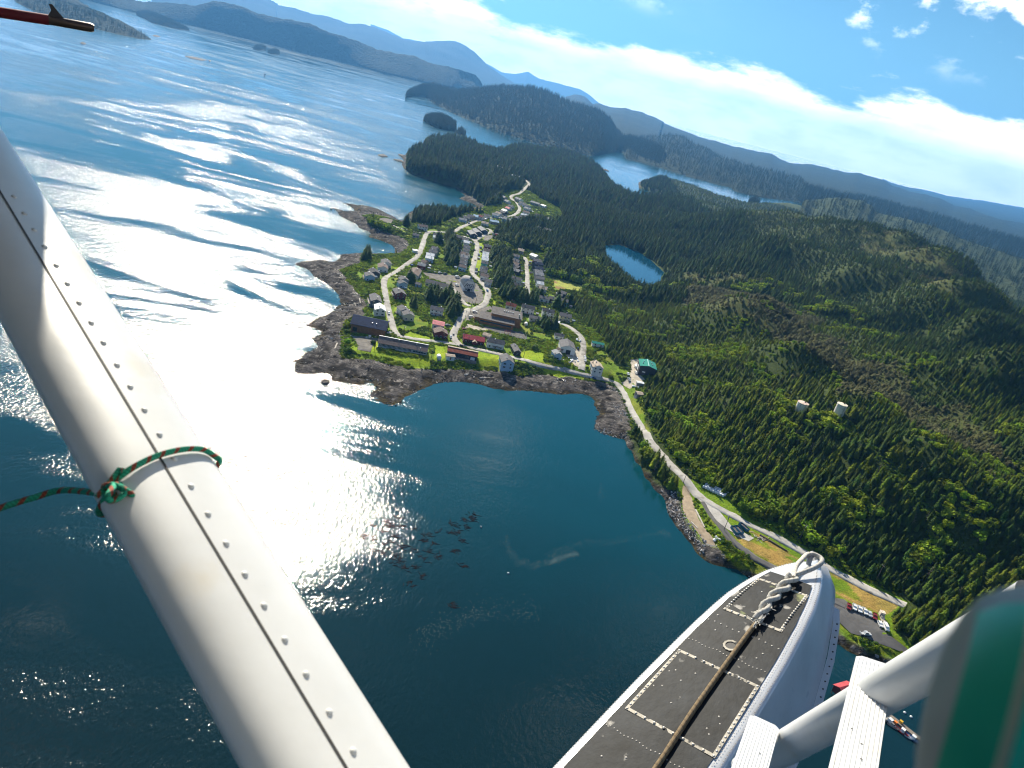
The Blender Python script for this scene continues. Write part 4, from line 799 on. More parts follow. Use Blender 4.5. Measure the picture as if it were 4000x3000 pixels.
# --- far end of the village
row(E_, 'from the spruces, seaward side, upper road', 'north side of the upper road', [
  ((196, 882, 322, 906), 8.0, 4.0, 1.7, 'light grey', 'pale blue'), ((272, 848, 384, 876), 8.0, 4.0, 1.7, 'grey', 'grey'), ((344, 828, 462, 852), 8.0, 4.0, 1.7, 'grey', 'grey'), ((452, 828, 532, 852), 8.0, 4.0, 1.7, 'pale blue', 'white'), ((536, 832, 612, 856), 8.0, 4.0, 1.7, 'rust red', 'white'), ((626, 816, 736, 842), 8.0, 4.0, 1.7, 'grey', 'white'), ((772, 802, 882, 832), 8.0, 4.0, 1.7, 'light grey', 'pale blue'), ((842, 776, 922, 802), 8.0, 4.0, 1.5, 'beige', 'white'),
  ((922, 754, 1002, 786), 8.0, 4.0, 1.7, 'grey', 'dark'), ((952, 732, 1022, 756), 8.0, 4.0, 1.6, 'white', 'white'), ((1016, 692, 1082, 718), 8.0, 4.0, 1.6, 'pink', 'white'), ((1062, 658, 1132, 682), 8.0, 4.0, 1.6, 'grey', 'white'), ((1006, 572, 1062, 598), 8.0, 4.0, 1.6, 'light grey', 'white'), ((952, 502, 1002, 530), 7.0, 4.0, 1.6, 'light grey', 'grey')])
row(E_, 'inland of the far upper road bend', 'inner side of the upper road', [
  ((1192, 528, 1276, 562), 9.0, 4.4, 1.8, 'light grey', 'white'), ((1246, 602, 1342, 636), 8.0, 4.2, 1.7, 'grey', 'white'), ((1312, 642, 1422, 676), 8.0, 4.2, 1.7, 'grey', 'pale blue'), ((1336, 692, 1432, 726), 8.0, 4.2, 1.7, 'light grey', 'white'), ((1312, 758, 1412, 788), 8.0, 4.2, 1.7, 'brown', 'white'), ((1266, 808, 1382, 832), 7.0, 3.6, 1.4, 'white', 'white'), ((1242, 842, 1332, 862), 8.0, 4.0, 1.6, 'grey', 'dark'), ((1166, 858, 1242, 882), 8.0, 4.0, 1.6, 'grey', 'dark'),
  ((942, 872, 1082, 906), 8.0, 4.0, 1.7, 'light grey', 'pale blue'), ((732, 916, 872, 942), 8.0, 4.0, 1.6, 'pale blue', 'grey'), ((592, 942, 702, 972), 8.0, 4.4, 1.7, 'beige', 'white')])
house(E_, (1446, 592, 1586, 636), 9.0, 3.8, 1.6, 'light grey', 'grey', 'long grey roofed shed at the forest edge beyond the upper road', cat='shed', name='long_shed', chimney=False)
house(E_, (1626, 652, 1696, 678), 7.0, 3.4, 1.2, 'white', 'white', 'small white roofed shed at the forest edge beyond the long grey shed', cat='shed', name='shed', chimney=False)
house(E_, (1520, 812, 1692, 862), 8.0, 4.2, 1.7, 'dark grey', 'white', 'long dark roofed row house in the shrubs east of the upper road')
house(E_, (1702, 872, 1792, 910), 7.0, 3.4, 1.4, 'light grey', 'white', 'pale roofed house at the end of the dark row house east of the upper road')
house(K4, (1078, 402, 1205, 440), 12.0, 4.5, 1.0, 'white', 'white', 'bright white plant building in the clearing far up the forest road', cat='building', name='plant_building', chimney=False)
house(K4, (1245, 502, 1335, 522), 8.0, 4.0, 1.2, 'white', 'white', 'white shed beside the forest road below the plant building', cat='shed', name='shed', chimney=False)
b = MB(); a1 = hit(*crop(K4, [(940, 352)])[0]); a2 = hit(*crop(K4, [(1200, 408)])[0])
dv = Vector(a2 - a1); b.box(-dv.length / 2, dv.length / 2, -.4, .4, -3, 4.0); b.box(-dv.length / 2 - .2, dv.length / 2 + .2, -.7, .7, 4.0, 4.4)
tag(ob('retaining_wall', b.mesh('retaining_wall', M_CONC), None, (a1 + a2) / 2, (0, 0, atan2(dv.y, dv.x))), 'long pale concrete retaining wall behind the white plant building', 'wall')

# --- navy roofed hall
def big_hall():
    mid, L, rz = frame_of(A_, (380, 352, 945, 470), 9.0); root = empty('big_hall', mid, rz, 'huge timber hall with navy roof and brown plank wall beside the rocky shore', 'hall')
    key = (round(L), 20.0, 5.6, 3.4); v, f = prism(*key); ob('wall', new_mesh('wall', v, f, wm('brown')), root); ro = ob('roof', roof_slabs(*key, over=.9, th=.3).mesh('roof', rm('navy')), root)
    L = key[0]; FOOT.append((mid[0], mid[1], rz, L / 2 + 2, 12))
    b = MB(); b.box(-.14, .14, -.06, .06, -2.6, 5.2); pl = b.mesh('plank', mat('hall_plank', (.25, .12, .05), .8, .35, .8, .02, 5.0)); n = int(L / .95)
    for i in range(n): ob('plank', pl, root, (-L / 2 + (i + .5) * L / n, -10.06, 0), (0, 0, 0), (1.55, 1, 1))
    b = MB(); b.box(-1.6, 1.6, -.08, .08, 0, 3.0); ob('door', b.mesh('door', M_BLACK), root, (-L / 2 + 3, -10.15, .2))
    for x in (2, 5): ob('vent', ME_CHIM, ro, (x, -5.5, 6.9), (0, 0, 0), (.8, .8, .7))
big_hall()
# --- long hall with a colonnade
def long_hall():
    mid, L, rz = frame_of(A_, (812, 718, 1650, 880), 6.5); root = empty('long_hall', mid, rz, 'very long low hall with brown grey roof and white colonnade above the beach lawn', 'hall')
    L = round(L); key = (L, 9.4, 4.0, 2.5); v, f = prism(*key); ob('wall', new_mesh('wall', v, f, wm('white')), root)
    b = roof_slabs(L, 11.6, 4.0 - .45, 2.9, .5, .25); ro = ob('roof', b.mesh('roof', rm('brown')), root); FOOT.append((mid[0], mid[1], rz, L / 2 + 2, 7.5))
    b = MB(); b.box(-L / 2 - .4, L / 2 + .4, -.35, .35, 6.78, 6.95); ob('ridge_cap', b.mesh('ridge_cap', M_TRIM), ro)
    bw = MB(); bw.box(-.30, .30, -.05, .05, 1.0, 3.1); me = bw.mesh('window', M_GLASS); n = 26
    for i in range(n): ob('window', me, root, (-L / 2 + 1.2 + i * (L * .66) / n, -4.74, 0))
    bp = MB(); bp.box(-.12, .12, -.12, .12, -1, 3.2); me = bp.mesh('post', M_TRIM)
    for i in range(n): ob('post', me, root, (-L / 2 + .7 + i * (L * .66) / n, -5.35, 0))
    b = MB(); b.box(-L / 2, L * .17, -5.7, -4.75, -1.2, .35); ob('deck', b.mesh('deck', M_TRIM), root)
    for i in range(5): ob('window', ME_WIDE, root, (L * .24 + i * L * .055, -4.74, 1.7))
    for x in (-L * .1, L * .27): ob('chimney', ME_CHIM, ro, (x, -1.2, 5.9))
long_hall()
def timber_hall():
    mid, L, rz = frame_of(B_, (15, 895, 512, 996), 5.4); root = empty('timber_hall', mid, rz, 'low dark timber hall with pale ridge strip between shore road and lawn', 'hall')
    L = round(L); key = (L, 10.0, 3.6, 1.8); v, f = prism(*key); ob('wall', new_mesh('wall', v, f, wm('dark')), root); ro = ob('roof', roof_slabs(*key).mesh('roof', rm('rust red')), root)
    FOOT.append((mid[0], mid[1], rz, L / 2 + 2, 7))
    b = MB(); b.box(-L / 2 - .4, L / 2 + .4, -.9, .9, 5.36, 5.66); ob('ridge_cap', b.mesh('ridge_cap', rm('beige')), ro)
    for i in range(8): ob('window', ME_WIDE, root, (-L / 2 + 2 + i * (L - 4) / 7, -5.03, 1.8))
    b = MB(); b.box(-1.6, 1.6, -.06, .06, .2, 2.4); ob('panel', b.mesh('panel', M_TRIM), root, (L * .36, -5.06, 0))
    b = MB(); b.box(-L / 2, L / 2, -8.2, -5.05, -1.6, .2); ob('deck', b.mesh('deck', M_WOODP), root)
timber_hall()
def workshop():
    r, L, rz = house(B_, (2060, 766, 2096, 882), 12.0, 5.0, 2.6, 'grey', 'white', 'big white workshop with grey roof and dark door beside the hill road', cat='workshop', name='workshop', windows=False, chimney=False, minL=16)
    b = MB(); b.box(-.08, .08, -1.9, 1.9, -.3, 3.6); sgn = 1 if (Vector((cos(rz), sin(rz))).dot(Vector((-r.location.x, -r.location.y))) > 0) else -1
    ob('door', b.mesh('door', M_BLACK), r, (sgn * (L / 2 + .04), .5, 0))
workshop()
def depot():
    r, L, rz = house(F_, (1820, 300, 1852, 442), 13.0, 6.4, 1.4, 'green', 'dark', 'tall dark walled depot with green metal roof against the forest', cat='depot', name='depot', windows=False, chimney=False, minL=12)
    ro = [c for c in r.children if c.name.startswith('roof')][0]
    b = MB(); b.box(-L / 2 - .5, L / 2 + .5, -.4, .4, 7.98, 8.06); ob('ridge_cap', b.mesh('ridge_cap', mt('ridge_green', (.30, .55, .48), .5, .1)), ro)
    for x, y in ((-2, 3), (1.5, 3.5), (-2.5, -3), (2, -4)): ob('vent', ME_CHIM, ro, (x, y, 7.0), (0, 0, 0), (1.2, 1.2, .6))
    sgn = 1 if (Vector((cos(rz), sin(rz))).dot(Vector((-r.location.x, -r.location.y))) > 0) else -1
    b = MB(); b.box(-.06, .06, -1.2, 1.2, 1.6, 2.4); ob('window', b.mesh('window', M_TRIM), r, (sgn * (L / 2 + .04), -2.5, 0))
    b = MB(); b.box(-2.0, 2.0, -.06, .06, 0, 4.0); ob('door', b.mesh('door', M_TRIM), r, (-1, 6.56, 0)); ob('door', b.mesh('door', M_TRIM), r, (-1, -6.56, 0))
depot()
# --- church: gothic arched roof, white front with black timbering, small steeple
def church():
    mid, L, a = frame_of(C_, (1890, 1018, 1930, 1080), 10.4); L, w, wh, rh = 16.0, 5.4, 4.2, 6.2
    front = mid + np.array([cos(a), sin(a), 0]) * L / 2
    root = empty('church', front, a, 'white church with black timbered front, steep curved roof and small steeple', 'church')     # local +x points out of the front
    FOOT.append((front[0] - cos(a) * L / 2, front[1] - sin(a) * L / 2, a, L / 2 + 2, w + 2))
    arc = [(-w, wh)] + [(-w * cos(t) ** .75 if cos(t) > 0 else 0, wh + rh * sin(t) ** .9) for t in np.linspace(.12, pi / 2, 7)]
    arc = arc + [(-y, z) for y, z in reversed(arc[:-1])]
    prof = [(-w, -2.0)] + arc + [(w, -2.0)]; n = len(prof)
    V = [(0, y, z) for y, z in prof] + [(-L, y, z) for y, z in prof]
    ob('wall', new_mesh('wall', V, [tuple(range(n)), tuple(reversed(range(n, 2 * n)))] + [(i, i + n, (i + 1) % n + n, (i + 1) % n) for i in range(n)], wm('white')), root)
    oo = [(y * 1.05 + 0, z * 1.012 + .18) for y, z in arc]; m = len(oo)
    V = [(.5, y, z) for y, z in oo] + [(-L - .3, y, z) for y, z in oo] + [(.5, y, z - .16) for y, z in oo] + [(-L - .3, y, z - .16) for y, z in oo]
    ro = ob('roof', new_mesh('roof', V, [(i, i + 1, i + 1 + m, i + m) for i in range(m - 1)] + [(i + 2 * m, i + 3 * m, i + 1 + 3 * m, i + 1 + 2 * m) for i in range(m - 1)] + [(i, i + 2 * m, i + 1 + 2 * m, i + 1) for i in range(m - 1)], mat('church_shingle', (.48, .44, .40), .85, .3, .8, .02, 6.0), True), root)
    b = MB()
    for z0, hw in ((4.0, 5.2), (6.9, 4.2)): b.box(.03, .12, -hw, hw, z0 - .16, z0 + .16)
    for y in (-3.4, -1.3, 1.3, 3.4): b.box(.035, .11, y - .13, y + .13, -.5, 3.9)
    for y in (-1.3, 1.3): b.box(.035, .11, y - .13, y + .13, 4.1, 6.8)
    for s in (-1, 1): b.add([(.02, s * 4.9, 4.3), (.13, s * 4.9, 4.3), (.13, s * 4.3, 4.3), (.02, s * 4.3, 4.3), (.02, s * 2.6, 7.9), (.13, s * 2.6, 7.9), (.13, s * 2.1, 7.9), (.02, s * 2.1, 7.9)], [(0, 1, 2, 3), (7, 6, 5, 4), (0, 4, 5, 1), (1, 5, 6, 2), (2, 6, 7, 3), (3, 7, 4, 0)])
    ob('timbering', b.mesh('timbering', M_BLACK), root)
    for y, z in ((-2.3, 5.4), (2.3, 5.4), (0, 5.5), (-2.4, 1.9), (2.4, 1.9)): ob('window', ME_WIN, root, (.05, y, z), (0, 0, pi / 2))
    b = MB(); b.box(.02, .14, -1.1, 1.1, -.6, 2.9); ob('door', b.mesh('door', M_BLACK), root)
    b = MB(); b.box(-1.6, 0, -.8, .8, 9.4, 12.2); st = ob('steeple', b.mesh('steeple', wm('white')), root)
    ob('steeple_cap', new_mesh('cap', [(-1.9, -1.1, 12.2), (.3, -1.1, 12.2), (.3, 1.1, 12.2), (-1.9, 1.1, 12.2), (-.8, 0, 15.2)], [(0, 3, 2, 1), (0, 1, 4), (1, 2, 4), (2, 3, 4), (3, 0, 4)], mt('slate_blue', (.10, .16, .22), .5)), st)
    b = MB(); b.box(-.86, -.74, -.06, .06, 15.1, 16.6); b.box(-.86, -.74, -.45, .45, 15.9, 16.05); ob('cross', b.mesh('cross', M_TRIM), st)
church()
# --- school: tall hall with ribbed roof behind a lower wing of orange boards
def school():
    mid, L, rz = frame_of(B_, (770, 205, 1285, 320), 11.0); root = empty('school', mid, rz, 'large school of orange boards with grey ribbed roofs, long window band and playground', 'school')
    L = round(L); OR = mat('orange_boards', (.36, .155, .05), .8, .25, .5, .02, 5.0); RF = mat('ribbed_grey_roof', (.19, .175, .165), .85, .25, .5, .02, 3.0, spec=.08)
    FOOT.append((mid[0], mid[1], rz, L / 2 + 2, 8)); FOOT.append((mid[0] + sin(rz) * 13, mid[1] - cos(rz) * 13, rz, L / 2 + 10, 9))
    def mono(x0, x1, y0, y1, za, zb, nm, rf):
        # a block whose roof falls from y1 (zb) to y0 (za)
        V = [(x0, y0, -2.5), (x1, y0, -2.5), (x1, y1, -2.5), (x0, y1, -2.5), (x0, y0, za), (x1, y0, za), (x1, y1, zb), (x0, y1, zb)]
        ob('wall', new_mesh('wall', V, [(0, 3, 2, 1), (0, 1, 5, 4), (1, 2, 6, 5), (2, 3, 7, 6), (3, 0, 4, 7), (4, 5, 6, 7)], OR), root)
        k = (zb - za) / (y1 - y0); e = .5; b = MB()
        V = [(x0 - e, y0 - e, za - k * e + .02), (x1 + e, y0 - e, za - k * e + .02), (x1 + e, y1 + .1, zb + .1 * k + .02), (x0 - e, y1 + .1, zb + .1 * k + .02)]
        b.add(V + [(x, y, z + .25) for x, y, z in V], [(0, 3, 2, 1), (4, 5, 6, 7), (0, 1, 5, 4), (1, 2, 6, 5), (2, 3, 7, 6), (3, 0, 4, 7)])
        r = ob('roof', b.mesh('roof', RF), root); n = int((x1 - x0) / 1.1); rb = MB(); ln = hypot(y1 - y0 + .5, zb - za); rb.box(-.05, .05, 0, ln, 0, .09); me = rb.mesh('rib', RF)
        for i in range(n): ob('rib', me, r, (x0 + (i + .5) * (x1 - x0) / n, y0 - e, za - k * e + .27), (atan2(zb - za, y1 - y0), 0, 0))
        return r
    r1 = mono(-L / 2, L / 2, -11.5, 2.0, 8.4, 10.6, 'hall', RF)
    mono(-L / 2 - 9.0, L / 2 - 6.0, -19.0, -11.55, 4.6, 5.8, 'wing', RF)
    mono(-L / 2 - 9.0, -L / 2 - .05, -11.5, -4.0, 5.0, 6.2, 'link', RF)
    mono(-L / 2 - 13.5, -L / 2 - 9.05, -17.0, -11.0, 4.0, 4.6, 'porch', RF)
    b = MB(); b.box(-.95, .95, -.06, .06, 1.9, 3.2); me = b.mesh('window', M_GLASS); x0 = -L / 2 - 7.5; n = 15
    for i in range(n): ob('window', me, root, (x0 + i * (L + .5) / n, -19.04, 0))
    for i in range(5): ob('vent', ME_CHIM, r1, (-L * .1 + i * 1.9, -3.5, 9.6), (0, 0, 0), (1.3, 1.3, .8))
    ob('chimney', ME_CHIM, r1, (L * .41, -8.0, 9.0), (0, 0, 0), (1.6, 1.6, 1.6))
school()
# ------------------------------------------------------------------ poles and wires
M_POLE = mat('pole_wood', (.13, .105, .085), .9, .25, 2.0)
M_WIRE = mat('wire', (.03, .03, .03), .5, .1)
def poles():
    b = MB(); b.tube([(0, 0, -1.5), (0, 0, 9.8)], [.19, .12], 8); PM = b.mesh('pole', M_POLE)
    b = MB(); b.box(-1.2, 1.2, -.07, .07, 9.0, 9.16); AM = b.mesh('crossarm', M_POLE)
    b = MB(); b.tube([(0, 0, 0), (0, 0, .16), (0, 0, .2)], [.05, .07, .03], 6); IM = b.mesh('insulator', M_TRIM)
    b = MB(); b.tube([(.35, 0, 7.6), (.35, 0, 8.6)], [.26, .26], 8); TM = b.mesh('transformer', M_STEEL)
    L = [(B_, 470, 178, 'beside the church turning loop'), (B_, 385, 302, 'at the fork above the school car park'), (B_, 285, 462, 'beside the main street below the school car park'), (B_, 234, 612, 'by the school terrace corner'), (B_, 250, 872, 'in front of the red roofed building'), (B_, 322, 928, 'behind the timber hall'), (B_, 642, 950, 'in front of the long white house'),
      (B_, 1300, 1097, 'on the meadow below the lime green tree'), (B_, 1806, 1212, 'beside the dark rounded hedge'), (B_, 1072, 262, 'behind the ribbed school roof'), (A_, 1692, 780, 'at the end of the long hall on the road'), (A_, 1212, 745, 'at the foot of the west road'), (A_, 1892, 862, 'in front of the dark red gabled building'), (A_, 1985, 800, 'at the corner of the dark red gabled building'),
      (A_, 1488, 1110, 'on the beach lawn before the long hall'), (A_, 1688, 1168, 'on the beach lawn beside the white tank'), (A_, 716, 930, 'between gravel lot and long hall'), (C_, 572, 968, 'inside the west road bend'), (C_, 1140, 218, 'at the north end of the west road'), (C_, 1986, 440, 'at the head of the main street'), (F_, 562, 588, 'at the corner of the bay road below the beige roofed house'), (F_, 606, 520, 'on the lawn of the beige roofed house'),
      (H_, 376, 112, 'beside the bay road above the bale stack'), (H_, 876, 700, 'beside the blue dumpsters'), (H_, 1812, 808, 'at the forest edge beyond the lumber heap'), ((3000, 2100, 1.843), 778, 304, 'in the shade of the forest along the bay road'), (D_, 562, 1200, 'beside the side street east of the church'), (D_, 872, 1590, 'behind the school on the slope')]
    pos = []
    for c, x, y, w in L:
        p = hit(*crop(c, [(x, y)])[0]); r = empty('utility_pole', p, (x * .01) % 3, 'wooden utility pole ' + w, 'pole', 'utility poles'); pos.append(p)
        ob('pole', PM, r); a = ob('crossarm', AM, r, (0, .2, 0))
        for q in (-1.05, -.5, .5, 1.05): ob('insulator', IM, a, (q, 0, 9.16))
        if int(x) % 3 == 0: ob('transformer', TM, r)
    for i, j, w in ((10, 5, 'over the shore road by the timber hall'), (5, 6, 'over the shore road by the red roofed building'), (6, 7, 'along the shore road past the narrow cabin'), (7, 8, 'along the meadow edge to the hedge'), (8, 20, 'along the shore road to the bay corner'), (0, 1, 'over the fork above the school'), (1, 2, 'along the main street by the school'), (22, 23, 'along the ramp fork to the dumpsters')):
        a, c = Vector(pos[i]) + Vector((0, 0, 9.3)), Vector(pos[j]) + Vector((0, 0, 9.3)); b = MB()
        b.tube([a.lerp(c, t / 12) - Vector((0, 0, 4 * (t / 12) * (1 - t / 12) * min(2.0, (a - c).length * .02))) for t in range(13)], .02, 4); tag(ob('power_line', b.mesh('power_line', M_WIRE)), 'thin dark power line ' + w, 'cable', 'power lines')
poles()
# ------------------------------------------------------------------ vehicles
PAINT = {'white': (.80, .80, .78), 'silver': (.50, .52, .54), 'dark red': (.22, .02, .02), 'blue': (.04, .12, .30), 'black': (.02, .02, .022), 'red': (.45, .04, .03), 'beige': (.52, .46, .36), 'grey': (.2, .21, .22), 'yellow': (.70, .42, .03), 'orange': (.75, .2, .03)}
def pm(k): return mt('paint_' + k.replace(' ', '_'), PAINT[k], .28, .06, 1.0, spec=.5)
M_TYRE = mat('tyre', (.02, .02, .02), .9, .2); M_RIM = mat('wheel_rim', (.5, .5, .5), .35, .1, metal=.7)
_w = MB(); _w.tube([(0, -.12, 0), (0, .12, 0)], .36, 12); ME_TYRE = _w.mesh('tyre', M_TYRE); _w = MB(); _w.tube([(0, -.13, 0), (0, .13, 0)], .2, 10); ME_RIM = _w.mesh('rim', M_RIM)
def loft(prof, w0, w1, zw):
    # side profile (x, z) extruded across, narrowing above zw
    n = len(prof); V = []
    for s in (-1, 1): V += [(x, s * (w0 if z <= zw else w1), z) for x, z in prof]
    return V, [tuple(range(n)), tuple(reversed(range(n, 2 * n)))] + [((i + 1) % n, i, i + n, (i + 1) % n + n) for i in range(n)]
VT = {'pickup': (5.5, [(-2.7, .45), (2.6, .45), (2.7, .7), (2.65, 1.0), (1.3, 1.12), (.75, 1.78), (-.55, 1.80), (-.75, 1.12), (-.8, .62), (-2.55, .62), (-2.6, 1.08), (-2.72, 1.08)], [(1.22, 1.14), (.72, 1.70), (-.5, 1.72), (-.68, 1.14)]),
      'car': (4.5, [(-2.2, .4), (2.2, .4), (2.28, .7), (2.15, .92), (1.15, 1.02), (.45, 1.5), (-1.3, 1.55), (-2.1, 1.05), (-2.25, .75)], [(1.08, 1.04), (.42, 1.45), (-1.26, 1.49), (-1.98, 1.05)]),
      'van': (5.2, [(-2.5, .45), (2.5, .45), (2.6, .8), (2.45, 1.15), (1.75, 1.3), (1.15, 2.0), (-2.4, 2.1), (-2.55, 1.0)], [(1.7, 1.32), (1.12, 1.92), (-2.3, 1.95), (-2.35, 1.32)]),
      'bus': (9.0, [(-4.4, .5), (4.4, .5), (4.5, 1.2), (4.3, 2.7), (-4.4, 2.75), (-4.5, 1.0)], [(4.38, 1.5), (4.28, 2.4), (-4.3, 2.4), (-4.3, 1.5)]),
      'atv': (2.1, [(-.95, .45), (.95, .45), (1.0, .75), (.5, .8), (.42, 1.1), (.3, 1.1), (.2, .82), (-.6, .85), (-.95, .78)], [(.3, .84), (.2, .92), (-.5, .95), (-.55, .86)])}
VC = {}
def vehicle(c, x, y, dx, dy, kind, col, label, cat=None, roofcol=None):
    (a, b) = crop(c, [(x, y), (x + dx, y + dy)]); p = hit(*a, .6); q = on_plane(*b, p[2]); rz = atan2(q[1] - p[1], q[0] - p[0])
    root = empty({'atv': 'quad_bike', 'car': 'parked_car', 'van': 'parked_van', 'pickup': 'pickup_truck', 'bus': 'parked_bus'}[kind], p + np.array([0, 0, .22]), rz, label, cat or {'pickup': 'pickup', 'atv': 'quad bike'}.get(kind, kind))
    if (kind, col) not in VC:
        Lg, pr, gl = VT[kind]; V, Fc = loft(pr, .92 if kind != 'atv' else .5, .8 if kind != 'atv' else .3, 1.15 if kind != 'bus' else 9); bd = new_mesh('body', V, Fc, pm(col))
        V, Fc = loft(gl, .935 if kind != 'bus' else .95, .815, 1.2 if kind != 'bus' else 9); VC[(kind, col)] = (bd, new_mesh('windows', V, Fc, M_GLASS))
    bd, gl = VC[(kind, col)]; Lg = VT[kind][0]
    bo = ob('body', bd, root); ob('windows', gl, bo)
    rs = .36; wx = Lg * .31
    for sx in (-1, 1):
        for sy in (-1, 1):
            w = ob('wheel', ME_TYRE, root, (sx * wx, sy * (.82 if kind != 'atv' else .5), rs)); ob('rim', ME_RIM, w)
    for sy in (-1, 1):
        hb = VC.setdefault('lamp', None) or MB()
        if isinstance(hb, MB): hb.box(-.03, .03, -.16, .16, -.08, .08); hb = VC['lamp'] = hb.mesh('headlight', mat('lamp_glass', (.7, .7, .68), .15, .05))
        ob('headlight', hb, root, (Lg * .485, sy * .62, .78))
    return root
for a in ((G_, 693, 455, -6, 45, 'pickup', 'white', 'white pickup with long cab, first of the row beside the float in the parking lot'), (G_, 765, 484, -2, 45, 'pickup', 'white', 'white pickup with empty bed, second in the parking lot row'), (G_, 838, 512, 6, 45, 'pickup', 'white', 'white pickup with roof rack, third in the parking lot row'), (G_, 908, 552, 6, 45, 'car', 'silver', 'silver car between white pickup and dark red pickup in the parking lot'),
  (G_, 985, 588, -8, 45, 'pickup', 'dark red', 'dark red pickup with white canopy in the parking lot row'), (G_, 1060, 695, 8, 45, 'car', 'white', 'white car parked at the rocky end of the parking lot'), (G_, 1142, 745, 8, 45, 'van', 'white', 'white van parked against the rock face of the parking lot'), (G_, 612, 445, -10, 40, 'pickup', 'dark red', 'dark red pickup in shade at the start of the parking lot row'), (G_, 850, 835, 60, 25, 'pickup', 'silver', 'silver pickup parked along the bushes on the seaward side of the lot'),
  (A_, 965, 322, 12, 60, 'pickup', 'white', 'white pickup driving down the west road'), (A_, 985, 672, 30, 10, 'car', 'white', 'white car beside the navy roofed hall'), (A_, 1985, 535, 30, 12, 'car', 'grey', 'grey car behind the dark red gabled building'), (A_, 2036, 735, 0, 30, 'car', 'silver', 'silver car at the corner of the dark red gabled building'), (A_, 2086, 695, 4, 30, 'atv', 'black', 'dark quad bike on the road by the junction'),
  (B_, 465, 305, 40, 20, 'car', 'white', 'white car in the upper school car park'), (B_, 402, 400, 40, 14, 'van', 'white', 'white van in the lower school car park'), (B_, 282, 605, 40, 14, 'car', 'dark red', 'dark red car beside the school terrace'), (B_, 220, 895, 40, 10, 'pickup', 'black', 'black pickup beside the ridge of the timber hall'), (D_, 458, 1268, 18, 50, 'car', 'blue', 'dark blue car driving past the church loop'), (D_, 236, 562, 6, 20, 'car', 'black', 'black car on the main street verge'), (D_, 360, 588, 20, 8, 'car', 'black', 'black car before the white roofed row houses'),
  (D_, 1088, 748, 20, 26, 'pickup', 'black', 'black pickup at the top of the east lane'), (C_, 932, 824, 40, 4, 'car', 'blue', 'blue car in the drive of the red walled house'), (C_, 1710, 1032, 40, 14, 'van', 'white', 'white van alone on the gravel church yard'), (C_, 1410, 958, 36, 10, 'car', 'silver', 'silver car along the shrub edge of the church yard'), (C_, 1336, 948, 36, 10, 'car', 'grey', 'grey car along the shrub edge of the church yard'), (C_, 1500, 972, 36, 10, 'car', 'black', 'black car along the shrub edge of the church yard'),
  (C_, 1690, 1165, 4, 24, 'car', 'white', 'white car beside the left wall of the church'), (C_, 1722, 1170, 4, 24, 'car', 'beige', 'beige car beside the church wall'), (D_, 596, 300, 40, 12, 'bus', 'white', 'white bus parked in the bus lot'), (D_, 650, 318, 40, 12, 'bus', 'red', 'red bus parked in the bus lot'), (F_, 1572, 588, 10, 40, 'car', 'white', 'white car in front of the green roofed depot'), (F_, 1420, 735, 8, 40, 'pickup', 'silver', 'silver pickup at the edge of the pale depot yard'), (F_, 1402, 615, 4, 40, 'car', 'white', 'white car beside the lime green bush'),
  (F_, 632, 702, 30, 20, 'pickup', 'blue', 'bright blue pickup above the rock wall on the bay road'), (F_, 468, 255, 4, 40, 'car', 'white', 'white car on the verge of the hill road'), (F_, 472, 320, 4, 40, 'pickup', 'white', 'white pickup on the verge of the hill road'), (K2, 1542, 1002, 4, 20, 'car', 'black', 'black car beside the white workshop'), (D_, 252, 740, 20, 6, 'atv', 'black', 'black quad bike in the middle of the main street'), (C_, 2000, 458, 4, 20, 'car', 'grey', 'grey car at the head of the main street')):
    vehicle(*a)
# a box truck, an excavator-like loader
def box_truck():
    r = vehicle(G_, 1085, 610, 4, 45, 'pickup', 'beige', 'beige box truck with battered pale roof at the end of the lot row', 'truck'); b = MB(); b.box(-3.0, -.75, -1.1, 1.1, .7, 2.9); ob('box', b.mesh('box', mt('box_beige', (.60, .53, .42), .7, .2, 2.0)), r)
    b = MB(); b.box(-3.05, -.7, -1.15, 1.15, 2.9, 3.0); ob('box_roof', b.mesh('box_roof', mt('box_roof_stained', (.72, .64, .52), .7, .25, 2.0, stain=((.4, .12, .08), 1.2, .58))), r)
box_truck()
